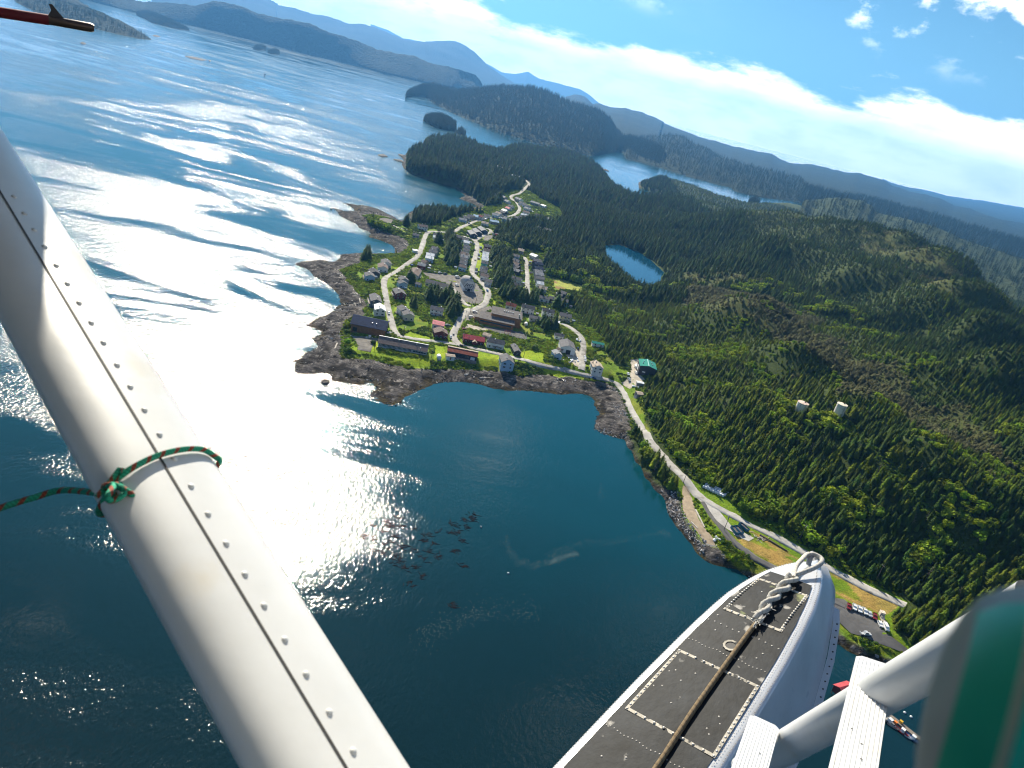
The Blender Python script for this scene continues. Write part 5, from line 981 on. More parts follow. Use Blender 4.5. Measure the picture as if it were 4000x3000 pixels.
# ------------------------------------------------------------------ water tanks
def tank(px, py, R, H, label, tops, dome=.5):
    p = hit(px, py); r = empty('water_tank', p, .4, label, 'tank'); n = 40
    ring = lambda rr, z: [(rr * cos(2 * pi * i / n), rr * sin(2 * pi * i / n), z) for i in range(n)]
    V = ring(R, -2) + ring(R, H); ob('shell', new_mesh('shell', V, [(i, (i + 1) % n, (i + 1) % n + n, i + n) for i in range(n)], mat('tank_shell', (.72, .68, .56), .6, .12, .4, stain=((.42, .36, .25), .5, .60)), True), r)
    V = ring(R + .12, H) + ring(R + .12, H + .12) + [(0, 0, H + dome)]; ob('roof', new_mesh('roof', V, [(i, (i + 1) % n, (i + 1) % n + n, i + n) for i in range(n)] + [(i + n, (i + 1) % n + n, 2 * n) for i in range(n)], tops), r)
    for z in np.arange(1.8, H - .3, 2.2):
        V = ring(R + .03, z) + ring(R + .05, z + .04) + ring(R + .03, z + .08); ob('seam', new_mesh('seam', V, [(i + k * n, (i + 1) % n + k * n, (i + 1) % n + n + k * n, i + n + k * n) for k in (0, 1) for i in range(n)], mt('tank_seam', (.45, .42, .34), .7)), r)
    b = MB()
    for s in (-.25, .25): b.tube([(s, -R - .25, -.5), (s, -R - .25, H + .4)], .04, 4)
    for z in np.arange(0, H, .6): b.tube([(-.25, -R - .25, z), (.25, -R - .25, z)], .03, 4)
    ob('ladder', b.mesh('ladder', M_BLACK), r, (0, 0, 0), (0, 0, -.2))
    b = MB(); b.tube([(R * .4, 0, H + dome * .6), (R * .4, 0, H + dome * .6 + .5)], .5, 10); ob('hatch', b.mesh('hatch', M_BLACK), r)
tank(3126, 1602, 3.7, 5.6, 'low water tank with rusty pink roof rising from the trees', mat('rusty_roof', (.66, .52, .43), .8, .2, .5, stain=((.55, .33, .25), .6, .56)))
tank(3272, 1622, 3.3, 8.2, 'tall cream water tank standing clear on the hillside', mat('cream_roof', (.74, .66, .52), .8, .15, .5, stain=((.5, .35, .22), .8, .6)))
def small_tank(c, x, y, R, L, label, rot, m=None):
    p = hit(*crop(c, [(x, y)])[0]); r = empty('storage_tank', p, rot, label, 'tank'); b = MB()
    b.tube([(-L / 2, 0, R + .3), (-L / 2 + .25, 0, R + .3), (-L / 2 + .7, 0, R + .3), (L / 2 - .7, 0, R + .3), (L / 2 - .25, 0, R + .3), (L / 2, 0, R + .3)], [R * .3, R * .8, R, R, R * .8, R * .3], 18); ob('shell', b.mesh('shell', m or M_TRIM, True), r)
    for s in (-1, 1): b = MB(); b.box(s * L * .28 - .2, s * L * .28 + .2, -R * .8, R * .8, -.6, .5); ob('saddle', b.mesh('saddle', M_CONC), r)
small_tank(A_, 1828, 1120, 1.6, 5.5, 'white storage tank lying on the beach bank beside the long hall', 1.9); small_tank(B_, 1342, 545, 1.5, 4.8, 'white storage tank beside the tall end of the school', 1.7); small_tank(F_, 1575, 495, 1.5, 6.5, 'white fuel tank in front of the green roofed depot', 1.75)
# ------------------------------------------------------------------ dumpsters, bales, lumber, ramp
def dumpster(x1, y1, x2, y2, label):
    (a, b) = crop(H_, [(x1, y1), (x2, y2)]); p = hit((a[0] + b[0]) / 2, (a[1] + b[1]) / 2, 1.7); q1 = on_plane(*a, p[2] + 1.7); q2 = on_plane(*b, p[2] + 1.7); rz = atan2(q2[1] - q1[1], q2[0] - q1[0]); L = 6.4; w = 1.15; h = 1.75
    r = empty('dumpster', p + np.array([0, 0, .2]), rz, label, 'dumpster', 'blue dumpsters'); BL = mt('dumpster_blue', (.03, .14, .24), .5, .25, .8)
    for nm, bx in (('side_panel', (-L / 2, L / 2, -w, -w + .08, .1, h)), ('side_panel', (-L / 2, L / 2, w - .08, w, .1, h)), ('end_panel', (-L / 2, -L / 2 + .08, -w + .08, w - .08, .1, h)), ('end_panel', (L / 2 - .08, L / 2, -w + .08, w - .08, .1, h)), ('floor', (-L / 2 + .08, L / 2 - .08, -w + .08, w - .08, .1, .25))):
        b = MB(); b.box(*bx); ob(nm, b.mesh(nm, BL if nm != 'floor' else M_BLACK), r)
    for k in range(7):
        for s in (-1, 1): b = MB(); x = -L / 2 + .4 + k * (L - .8) / 6; b.box(x - .06, x + .06, s * (w + .005) - (.09 if s < 0 else 0), s * (w + .005) + (.09 if s > 0 else 0), .12, h - .04); ob('rib', b.mesh('rib', BL), r)
    b = MB(); b.box(-L / 2 + .3, L / 2 - .3, -w + .2, w - .2, .25, 1.15); ob('waste', b.mesh('waste', mt('waste', (.10, .09, .08), .9, .7, 2.0, .2, 2.0)), r)
dumpster(985, 640, 1055, 735, 'blue open dumpster nearest the asphalt spur, first of three'); dumpster(1030, 640, 1105, 725, 'blue open dumpster in the middle of the three'); dumpster(1082, 605, 1178, 690, 'blue open dumpster set apart beside the bay road')
def bales():
    b = MB(); b.tube([(0, 0, -.1), (0, 0, .05), (0, 0, 1.25), (0, 0, 1.38), (0, 0, 1.42)], [.55, .72, .74, .62, .25], 14); me = b.mesh('wrapped_bale', mat('white_wrap', (.78, .80, .84), .35, .06, 2.0, .03, 5.0), True)
    cs = [hit(*q) for q in crop(H_, [(625, 175), (885, 295), (690, 160), (930, 280)])]; o0, o1, o2 = cs[0], cs[1], cs[2]
    u = (o1 - o0)[:2]; v = (o2 - o0)[:2]; v = v - u * (v @ u) / (u @ u); L = np.linalg.norm(u); u = u / L; v = v / np.linalg.norm(v)
    for i in range(int(L / 1.55) + 1):
        for j in range(4):
            p = o0[:2] + u * (i * 1.55 + .35 * (j % 2)) + v * j * 1.5; z = float(gz(*p)) + .1
            tag(ob('wrapped_bale', me, None, (p[0], p[1], z), (0, 0, i)), 'round white wrapped bale in the stack beside the bay road', 'bale', 'white wrapped bales beside the bay road')
    R_ = random.Random(9)
    for c, x, y, lab, n, sp in ((H_, 790, 830, 'white wrapped bundle in the small heap above the ramp foot', 6, 2.6), (K2, 1480, 1130, 'pale wrapped bundle in the heap between workshop yard and lawn', 14, 7.5), (K2, 1540, 915, 'pale bundle in the heap at the bend of the hill road', 6, 3.2), (F_, 1540, 905, 'pale bundle beside the pump house on the bay road', 4, 2.2)):
        p = hit(*crop(c, [(x, y)])[0])
        for k in range(n):
            q = p[:2] + np.array([R_.gauss(0, sp * .5), R_.gauss(0, sp * .5)]); tag(ob('wrapped_bundle', me, None, (q[0], q[1], float(gz(*q)) + .1), (R_.uniform(-.3, .3), R_.uniform(-.3, .3), R_.uniform(0, 6)), (R_.uniform(.7, 1.5), R_.uniform(.7, 1.2), R_.uniform(.5, .9))), lab, 'bundle', lab + 's')
bales()
M_LOGP = mat('bleached_log', (.52, .47, .40), .85, .2, .8, .02, 4.0); M_LOGD = mat('dark_log', (.12, .09, .07), .85, .3, .8)
def log(p, q, r, label, group=None, m=None, name='driftwood_log', cat='log'):
    p = np.array(p); q = np.array(q); z0 = float(gz(*p[:2])) + r * .8; z1 = float(gz(*q[:2])) + r * .8; b = MB(); mid = Vector(((p[0] + q[0]) / 2, (p[1] + q[1]) / 2, (z0 + z1) / 2)); d = Vector((q[0] - p[0], q[1] - p[1], z1 - z0)) / 2
    b.tube([-d, -d * .3 + Vector((0, 0, .05)), d * .4, d], [r * 1.15, r * 1.05, r * .9, r * .7], 8); tag(ob(name, b.mesh(name, m or M_LOGP, True), None, mid), label, cat, group)
def logs():
    R_ = random.Random(12)
    for c, x1, y1, x2, y2, r, lab, m in ((P_, 685, 295, 640, 395, .55, 'thick bleached log pointing seaward from the lawn corner', None), (P_, 455, 335, 640, 355, .4, 'long dark log lying on the tidal flat', M_LOGD), (P_, 730, 330, 680, 350, .3, 'short bleached log beside the thick one', None), (P_, 1095, 518, 1200, 522, .35, 'grey log at the foot of the beach bank', None),
      (B_, 545, 1452, 820, 1446, .4, 'long bleached log on the beach below the lawn', None), (B_, 560, 1475, 700, 1468, .3, 'thin log under the long bleached log on the beach', M_LOGD), (B_, 1810, 1500, 2010, 1560, .45, 'pale squared log at the foot of the grassy track', None), (B_, 2010, 1535, 2210, 1600, .45, 'dark log beside the pale squared log on the beach', M_LOGD), (H_, 525, 455, 635, 670, .5, 'long white log edging the ramp landing', None), (H_, 470, 605, 550, 680, .45, 'white log on the seaward edge of the ramp landing', None),
      (H_, 1320, 765, 1660, 965, .5, 'long dark log along the bay road beside the dry grass', M_LOGD), (S_, 890, 530, 925, 565, .4, 'bleached log on the northern point', None), (S_, 780, 430, 845, 480, .35, 'grey log above the rocks of the northern point', None), (S_, 1235, 650, 1270, 685, .35, 'bleached log at the head of the west cove', None), (S_, 1180, 690, 1230, 735, .35, 'grey log at the back of the west cove', None), (K1, 840, 740, 850, 790, .5, 'upright stub of bleached log in the driftwood heap', None), (C_, 1555, 55, 1720, 95, .5, 'long pale log beside the upper road', None)):
        (a, b) = crop(c, [(x1, y1), (x2, y2)]); log(hit(*a), hit(*b), r, lab, None, m)
    line = crop(K1, [(600, 430), (640, 490), (690, 550), (740, 610), (790, 680), (830, 730)]); n = 0
    for k in range(46):
        t = R_.uniform(0, len(line) - 1.001); i = int(t); x = line[i][0] + (line[i + 1][0] - line[i][0]) * (t - i) + R_.gauss(0, 4); y = line[i][1] + (line[i + 1][1] - line[i][1]) * (t - i) + R_.gauss(0, 3)
        p = hit(x, y); a = R_.gauss(radians(115), .4); L = R_.uniform(2, 8); log(p, p + np.array([cos(a) * L, sin(a) * L, 0]), R_.uniform(.15, .35), 'bleached driftwood log in the drift line along the western headland', 'driftwood along the western headland')
    for c, x, y, n, sp, lab in ((K1, 860, 830, 26, 7, 'bleached driftwood log in the heap beside the white roofed house'), (K1, 1360, 120, 12, 7, 'driftwood log at the head of the west cove'), (S_, 1960, 230, 12, 10, 'driftwood log on the beach of the northern cove'), (P_, 740, 220, 8, 5, 'driftwood log beside the navy roofed hall')):
        p = hit(*crop(c, [(x, y)])[0])
        for k in range(n):
            q = p + np.array([R_.gauss(0, sp), R_.gauss(0, sp * 1.3), 0]); a = R_.uniform(0, 3.14); L = R_.uniform(1.5, 6); log(q, q + np.array([cos(a) * L, sin(a) * L, 0]), R_.uniform(.14, .32), lab, lab.replace('log ', 'logs '))
    p = hit(*crop(H_, [(1320, 800)])[0])
    for k in range(22):
        q = p[:2] + np.array([R_.gauss(0, 2.4), R_.gauss(0, 1.7)]); a = R_.gauss(.4, .5); L = R_.uniform(1.2, 3.4); b = MB(); b.box(-L / 2, L / 2, -.13, .13, 0, .22)
        tag(ob('lumber_offcut', b.mesh('lumber_offcut', M_LOGP if k % 3 else M_WOODP), None, (q[0], q[1], float(gz(*q)) + .02 * k % .4), (0, R_.uniform(-.1, .1), a)), 'pale lumber offcut in the heap beside the blue dumpsters', 'lumber', 'lumber offcuts beside the dumpsters')
logs()
def ramp():
    a, b, c, d = [hit(*q) for q in crop(H_, [(655, 880), (770, 890), (775, 1060), (670, 1030)])]
    top = (a + b) / 2; bot = (c + d) / 2; u = (bot - top)[:2]; L = np.linalg.norm(u) + 3; rz = atan2(u[1], u[0]); w = 2.6
    r = empty('boat_ramp', (top[0], top[1], top[2] + .35), rz, 'ribbed concrete boat ramp running down into the bay', 'ramp'); n = int(L / .62); th = atan2(top[2] + 1.0, L)
    bx = MB(); bx.box(0, .5, -w, w, -.3, .08); me = bx.mesh('slab', M_CONC)
    for i in range(n): ob('slab', me, r, (i * .62, 0, -sin(th) * i * .62), (0, th, 0))
ramp()
# ------------------------------------------------------------------ school playground, fence, signs, small yard things
def playground():
    cols = [('red', (.55, .06, .04)), ('orange', (.6, .16, .05)), ('blue', (.05, .12, .35))]
    p = hit(*crop(B_, [(1020, 690)])[0]); r = empty('climbing_frame', p, .3, 'red and orange climbing frame on the pad in front of the school', 'playground')
    for i in range(8):
        b = MB(); x = (i % 4) * 1.6 - 2.4; y = (i // 4) * 2.0 - 1; b.tube([(x, y, -.3), (x, y, 3.0 + (i % 3) * .4)], .09, 6); ob('post', b.mesh('post', mt('play_' + cols[i % 2][0], cols[i % 2][1], .4)), r)
    for x in (-1.6, 1.6): b = MB(); b.box(x - .8, x + .8, -1, 1, 1.4, 1.5); ob('platform', b.mesh('platform', M_WOODP), r)
    for x in (-1.6, 0, 1.6): b = MB(); b.tube([(x - .8, -1, 2.6), (x + .8, -1, 2.6)], .06, 6); b.tube([(x - .8, 1, 2.6), (x + .8, 1, 2.6)], .06, 6); ob('rail', b.mesh('rail', mt('play_red', cols[0][1], .4)), r)
    b = MB(); b.add([(2.4, -.35, 1.5), (2.4, .35, 1.5), (4.6, .35, .2), (4.6, -.35, .2), (2.4, -.35, 1.42), (2.4, .35, 1.42), (4.6, .35, .12), (4.6, -.35, .12)], [(0, 3, 2, 1), (4, 5, 6, 7), (0, 1, 5, 4), (1, 2, 6, 5), (2, 3, 7, 6), (3, 0, 4, 7)]); ob('slide', b.mesh('slide', mt('play_blue', cols[2][1], .3)), r)
    p = hit(*crop(B_, [(1100, 715)])[0]); r = empty('swing_set', p, .25, 'steel swing set beside the climbing frame at the school', 'playground')
    b = MB(); b.tube([(-2.2, 0, 2.5), (2.2, 0, 2.5)], .06, 6); ob('crossbar', b.mesh('crossbar', M_STEEL), r)
    for s in (-1, 1):
        for y in (-.8, .8): b = MB(); b.tube([(s * 2.2, y, -.2), (s * 2.2, 0, 2.5)], .05, 6); ob('leg', b.mesh('leg', M_STEEL), r)
    for x in (-1, 0, 1): b = MB(); b.box(x - .22, x + .22, -.1, .1, .55, .6); b.tube([(x - .2, 0, .6), (x - .2, 0, 2.5)], .015, 4); b.tube([(x + .2, 0, .6), (x + .2, 0, 2.5)], .015, 4); ob('swing_seat', b.mesh('swing_seat', M_BLACK), r)
playground()
def rail_fence(c, pts, h, label, pickets=False, m=None, sp=2.4):
    P = [hit(x, y) for x, y in crop(c, pts)]; r = empty('fence', P[0], 0, label, 'fence'); o = P[0]; b = MB(); b.box(-.07, .07, -.07, .07, -.6, h); me = b.mesh('post', m or M_WOODP)
    for a, q in zip(P[:-1], P[1:]):
        L = np.linalg.norm((q - a)[:2]); n = max(1, int(L / sp)); rz = atan2((q - a)[1], (q - a)[0])
        for i in range(n): t = a + (q - a) * i / n; ob('post', me, r, (t[0] - o[0], t[1] - o[1], float(gz(*t[:2])) - o[2]))
        for z in (.45 * h, .92 * h):
            b = MB(); A = Vector(a - o); Q = Vector(q - o); A.z = float(gz(*a[:2])) - o[2] + z; Q.z = float(gz(*q[:2])) - o[2] + z; b.tube([A, Q], .055, 4); ob('rail', b.mesh('rail', m or M_WOODP), r)
rail_fence(A_, [(425, 890), (425, 965), (645, 1005), (655, 930)], 1.3, 'low timber fence round the small gravel pen by the gravel lot'); rail_fence(B_, [(810, 675), (1160, 735), (1362, 785), (1330, 690)], 1.6, 'steel mesh fence round the school playground', m=M_STEEL); rail_fence(C_, [(1990, 1150), (2060, 1170), (2140, 1215)], 1.2, 'dark post fence along the street beside the church', m=M_BLACK); rail_fence(B_, [(430, 440), (440, 500), (600, 555)], 1.1, 'white railing along the school steps', m=M_TRIM, sp=1.2)
def skiff(c, x, y, dx, dy, label, L=5.0, col='white', up=.3, afloat=False, group=None):
    (a, b) = crop(c, [(x, y), (x + dx, y + dy)]); p = on_plane(*a, .1) if afloat else hit(*a, up); q = on_plane(*b, p[2]); rz = atan2(q[1] - p[1], q[0] - p[0]); r = empty('skiff', p + np.array([0, 0, -.15 if afloat else 0]), rz, label, 'boat', group)
    st = [(-.5, .18, .0, .62), (-.45, .19, 0, .62), (0, .19, 0, .64), (.25, .16, .02, .70), (.42, .07, .12, .78), (.5, .005, .4, .84)]; V = []; 
    for t, w, zk, zg in st: V += [(t * L, -w * L, zg), (t * L, -w * L * .75, zk + .1), (t * L, 0, zk), (t * L, w * L * .75, zk + .1), (t * L, w * L, zg)]
    n = 5; Fc = [(i * n + j, i * n + j + 1, (i + 1) * n + j + 1, (i + 1) * n + j) for i in range(len(st) - 1) for j in range(4)] + [(0, 1, 2, 3, 4)]
    h = ob('hull', new_mesh('hull', V, Fc, pm(col)), r); sm = h.modifiers.new('thick', 'SOLIDIFY'); sm.thickness = .06
    for t in (-.25, .05): b = MB(); b.box(t * L - .12, t * L + .12, -.16 * L, .16 * L, .4, .46); ob('thwart', b.mesh('thwart', M_WOODP), r)
    b = MB(); b.box(-.5 * L - .3, -.5 * L, -.18, .18, .35, 1.1); b.box(-.5 * L - .2, -.5 * L - .08, -.08, .08, -.2, .4); ob('outboard_motor', b.mesh('outboard_motor', M_BLACK), r)
    if L > 5.5: b = MB(); b.box(-.08 * L, .16 * L, -.12 * L, .12 * L, .5, 1.9); b.box(-.1 * L, .18 * L, -.13 * L, .13 * L, 1.9, 2.0); ob('cabin', b.mesh('cabin', pm('white')), r)
for a in ((B_, 2012, 1490, 20, 40, 'white skiff drawn up on the beach below the rock wall', 5.0), (A_, 630, 745, 40, 6, 'white boat on a trailer on the gravel lot', 6.0), (K2, 1430, 1045, 30, 16, 'grey skiff on the ground in front of the white workshop', 5.0, 'silver'), (K2, 1400, 1030, 30, 6, 'white skiff beside the grey one at the white workshop', 5.0), (B_, 170, 1125, 4, 20, 'small white boat beside the timber hall deck', 3.6), (B_, 130, 1120, 2, 20, 'tiny white dinghy beside the timber hall deck', 2.8), (B_, 320, 1385, 30, -6, 'overturned pale skiff on the upper beach', 4.0), (F_, 520, 712, 40, 4, 'dark skiff on a trailer beside the blue pickup', 5.0, 'grey')): skiff(*a)
# ------------------------------------------------------------------ the dock below the float
def dock():
    KD = (3400, 2500, 3.318); a = on_plane(*crop(KD, [(225, 955)])[0], .5); b_ = on_plane(*crop(KD, [(760, 1370)])[0], .5); u = b_ - a; L = np.linalg.norm(u); rz = atan2(u[1], u[0])
    r = empty('floating_dock', a, rz, 'narrow floating timber dock with boats moored along it', 'dock'); n = int(L / .5); b = MB(); b.box(0, .44, -1.1, 1.1, -.06, .06); me = b.mesh('plank', M_WOODP)
    for i in range(min(n, 280)): ob('plank', me, r, (i * .5, 0, 0))
    for s in (-.8, .8): b = MB(); b.box(0, L, s - .25, s + .25, -.7, -.07); ob('pontoon', b.mesh('pontoon', M_LOGD), r)
    for k, (x, y, dx, dy, lab, col, LL) in enumerate(((150, 1005, 40, 10, 'white cabin boat moored at the dock head', 'white', 6.5), (240, 1060, 30, 30, 'grey open boat moored below the dock head', 'silver', 6.0), (300, 1130, 30, 20, 'dark open boat moored against the dock', 'grey', 5.0), (400, 1190, 30, 24, 'red hulled boat moored along the dock', 'red', 5.6), (470, 1245, 30, 24, 'small white boat moored along the dock', 'white', 4.6), (540, 1280, 30, 24, 'blue hulled boat moored farther along the dock', 'blue', 5.8))): skiff(KD, x, y, dx, dy, lab, LL, col, afloat=True)
    for x, y, cl, lab in ((320, 1080, 'orange', 'orange tote standing on the dock'), (392, 1070, 'yellow', 'yellow tote standing on the dock')):
        p = on_plane(*crop(KD, [(x, y)])[0], .6); b = MB(); b.box(-.6, .6, -.5, .5, 0, .9); b.box(-.66, .66, -.56, .56, .9, 1.0); tag(ob('tote', b.mesh('tote', pm(cl)), None, p + np.array([0, 0, 0]), (0, 0, rz)), lab, 'tote')
    for x, y in ((442, 945), (525, 1000)):
        p = on_plane(*crop(KD, [(x, y)])[0], 0); b = MB(); b.tube([(0, 0, -.2), (0, 0, .1), (0, 0, .45), (0, 0, .6)], [.2, .6, .55, .1], 10); tag(ob('mooring_buoy', b.mesh('mooring_buoy', M_TRIM, True), None, p), 'pale mooring buoy floating beside the dock', 'buoy', 'mooring buoys by the dock')
    # a red roofed net shed on the pier, glimpsed beside the float
    p = on_plane(3300, 2690, 4.0); r = empty('net_shed', (p[0], p[1], 2.0), .55, 'red roofed shed on the pier glimpsed between float and step', 'shed'); v, f = prism(8, 5, 2.4, 1.2, .4); ob('wall', new_mesh('wall', v, f, wm('dark red')), r); ob('roof', roof_slabs(8, 5, 2.4, 1.2).mesh('roof', rm('red')), r)
    for i in range(3):
        for j in (-1, 1): b = MB(); b.tube([(i * 3.6 - 3.6, j * 2.2, -6), (i * 3.6 - 3.6, j * 2.2, -.4)], .2, 6); ob('pile', b.mesh('pile', M_POLE), r)
dock()
# ------------------------------------------------------------------ people in the street
def person(c, x, y, rz, label, shirt, trousers, pose=0):
    p = hit(*crop(c, [(x, y)])[0]); p[2] += .25
    sw = .16 if pose else .05
    J = [(0, 0, .96), (0, 0, 1.15), (0, 0, 1.38), (0, 0, 1.50), (0, .02, 1.60), (0, .03, 1.72), (-.10, 0, .90), (-.11, sw, .50), (-.11, -sw * .4, .09), (-.11, .14 - sw * .4, .04), (.10, 0, .90), (.11, sw * .2, .50), (.11, sw, .09), (.11, .14 + sw, .04), (-.20, 0, 1.40), (-.25, -sw * .6, 1.12), (-.24, .08, .88), (.20, 0, 1.40), (.25, sw * .6, 1.12), (.24, .12, .88)]
    E = [(0, 1), (1, 2), (2, 3), (3, 4), (4, 5), (0, 6), (6, 7), (7, 8), (8, 9), (0, 10), (10, 11), (11, 12), (12, 13), (2, 14), (14, 15), (15, 16), (2, 17), (17, 18), (18, 19)]
    rad = [.14, .13, .14, .055, .09, .085, .09, .06, .045, .035, .09, .06, .045, .035, .06, .042, .032, .06, .042, .032]
    me = bpy.data.meshes.new('person'); me.from_pydata(J, E, []); o = ob('person', me, None, p, (0, 0, rz)); tag(o, label, 'person')
    md = o.modifiers.new('skin', 'SKIN'); sv = me.skin_vertices[0].data
    for i, r in enumerate(rad): sv[i].radius = (r, r * .85)
    sv[0].use_root = True; ss = o.modifiers.new('sub', 'SUBSURF'); ss.levels = 1; ss.render_levels = 1
    m, nt, b, oo = nodes_of('clothes'); N = nt.nodes; L = nt.links; tc = N.new('ShaderNodeTexCoord'); sp = N.new('ShaderNodeSeparateXYZ'); L.new(tc.outputs['Object'], sp.inputs[0]); rp = N.new('ShaderNodeValToRGB'); rp.color_ramp.interpolation = 'CONSTANT'
    mr = N.new('ShaderNodeMapRange'); mr.inputs[2].default_value = 2.0; L.new(sp.outputs['Z'], mr.inputs[0]); L.new(mr.outputs[0], rp.inputs[0]); el = rp.color_ramp.elements
    el[0].color = (.02, .02, .02, 1); el[1].position = .05; el[1].color = (*trousers, 1)
    for pos, cl in ((.47, shirt), (.75, (.45, .28, .2)), (.83, (.03, .02, .015))): e = el.new(pos); e.color = (*cl, 1)
    L.new(rp.outputs[0], b.inputs['Base Color']); b.inputs['Roughness'].default_value = .8; me.materials.append(m)
person(D_, 225, 742, .4, 'person in dark jacket walking on the main street beside the quad bike', (.03, .03, .05), (.04, .05, .09), 1); person(D_, 278, 738, 2.0, 'person in grey shirt standing on the main street beside the quad bike', (.35, .35, .36), (.03, .03, .04)); person(K5, 482, 375, 1.2, 'person in dark clothes walking along the bay road', (.04, .04, .05), (.03, .03, .05), 1); person(B_, 1412, 1112, .9, 'person in dark coat standing on the meadow above the shore road', (.03, .03, .03), (.03, .03, .04))
# ------------------------------------------------------------------ kelp, foam, buoy, beacon
def kelp():
    K = (1200, 1800, 1.843); m = mat('bull_kelp', (.030, .021, .019), .95, .4, 1.0, spec=.03); R_ = random.Random(31)
    for x, y in ((450, 470), (470, 560), (400, 545), (560, 440), (650, 410), (600, 470), (530, 510), (610, 545), (550, 600), (560, 640), (470, 660), (540, 670), (665, 470), (680, 620), (760, 650), (640, 690), (610, 730), (660, 720), (690, 775), (760, 770), (820, 840), (720, 900), (860, 655), (840, 715), (940, 700), (820, 575), (860, 540), (930, 515), (1020, 520), (1085, 520), (1060, 460), (1130, 475), (1190, 380), (1120, 430), (1180, 425), (1100, 575), (1050, 650), (900, 605), (1110, 755), (1040, 1045), (770, 490), (575, 470), (1165, 405), (590, 575), (1030, 455)):
        p = on_plane(*crop(K, [(x, y)])[0], 0.02); b = MB(); base = R_.gauss(.9, .5)
        for s in range(R_.randint(9, 14)):
            a = base + R_.gauss(0, .45); q = Vector((R_.gauss(0, .9), R_.gauss(0, .9), .03)); pts = []; L = R_.uniform(1.5, 4.6)
            for k in range(6): pts.append(q.copy()); a += R_.gauss(0, .35); q = q + Vector((cos(a), sin(a), 0)) * L / 6; q.z = .03 + R_.uniform(0, .04)
            b.tube(pts, [.04, .09, .10, .09, .07, .03], 4)
        b.tube([(0, 0, 0), (.1, 0, .12), (.22, .05, .02)], [.07, .12, .05], 6)
        tag(ob('kelp_clump', b.mesh('kelp_clump', m), None, p), 'brown clump of bull kelp floating in the bay', 'kelp', 'kelp clumps floating in the bay')
    P, S, I = [], [], []; K2_ = (1200, 1800, 1.843); fl = MB(); fl.add([(-.5, -.3, 0), (.4, -.45, 0), (.5, .35, 0), (-.3, .4, 0)], [(0, 1, 2, 3)]); me = fl.mesh('fleck', mat('foam', (.20, .24, .21), .9, .2)); pr = [proto('fleck', me)]
    for line, w, n in (([(1420, 560), (1480, 680), (1540, 730), (1640, 750), (1740, 720), (1800, 660), (1900, 620), (2050, 580), (2200, 590), (2400, 545), (2560, 520), (2620, 540)], 12, 520), ([(1740, 740), (1850, 690), (1950, 665)], 8, 300), ([(800, 1290), (900, 1230), (1010, 1190), (1160, 1120), (1280, 1070), (1500, 1100), (1650, 1090)], 26, 420), ([(2110, 180), (2120, 290)], 14, 40)):
        L = [on_plane(*q, .015) for q in crop(K2_, line)]
        for k in range(n):
            t = R_.uniform(0, len(L) - 1.001); i = int(t); p = L[i] + (L[i + 1] - L[i]) * (t - i); P.append((p[0] + R_.gauss(0, w * .09), p[1] + R_.gauss(0, w * .16), .02)); s = R_.uniform(.08, .3); S.append((s, s, s))
    scatter('foam_line', np.array(P), np.array(S), np.zeros(len(P), int), pr)
    p = on_plane(*crop(K2_, [(1446, 812)])[0], 0); b = MB(); b.tube([(0, 0, -.2), (0, 0, .1), (0, 0, .5), (0, 0, .7)], [.2, .5, .45, .1], 10); tag(ob('mooring_buoy', b.mesh('mooring_buoy', M_TRIM, True), None, p), 'single white buoy alone in the middle of the bay', 'buoy')
    p = on_plane(*crop(K2_, [(1250, 478)])[0], 0); b = MB(); b.tube([(0, 0, -.2), (0, 0, .1), (0, 0, .5), (0, 0, .7)], [.2, .5, .45, .1], 10); tag(ob('mooring_buoy', b.mesh('mooring_buoy', pm('silver'), True), None, p), 'grey buoy floating beside the kelp clumps', 'buoy')
    p = on_plane(*crop(Q1, [(1906, 546)])[0], 0); r = empty('channel_beacon', p, -.35, 'dark channel beacon with cross board standing in the open water', 'beacon')
    b = MB(); b.tube([(0, 0, -3), (0, 0, 13)], [.9, .6], 8); ob('post', b.mesh('post', M_BLACK), r); b = MB(); b.box(-7, 7, -.5, .5, 4.0, 5.6); ob('board', b.mesh('board', M_BLACK), r); b = MB(); b.tube([(0, 0, -2), (0, 0, 1.6)], [3.5, 2.2], 8); ob('footing', b.mesh('footing', M_FARROCK), r)
def later(): kelp()
# ------------------------------------------------------------------ vegetation
M_BARK = mat('bark', (.075, .055, .04), .95, .3, 1.5)
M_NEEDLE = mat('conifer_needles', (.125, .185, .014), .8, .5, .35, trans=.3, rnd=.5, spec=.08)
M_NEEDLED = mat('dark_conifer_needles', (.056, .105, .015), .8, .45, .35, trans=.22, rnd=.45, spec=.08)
M_BOGPINE = mat('bog_pine_needles', (.11, .115, .04), .8, .4, .4, trans=.2, rnd=.4, spec=.15)
M_LEAF = mat('shrub_leaves', (.19, .29, .012), .7, .5, .6, trans=.4, rnd=.45, spec=.1)
M_LEAFD = mat('dark_shrub_leaves', (.070, .14, .014), .65, .4, .6, trans=.35, rnd=.35, spec=.1)
M_LIME = mat('lime_leaves', (.24, .33, .02), .65, .35, .6, trans=.4, rnd=.1)
M_DEAD = mat('grey_deadwood', (.36, .32, .27), .9, .25, 1.0)
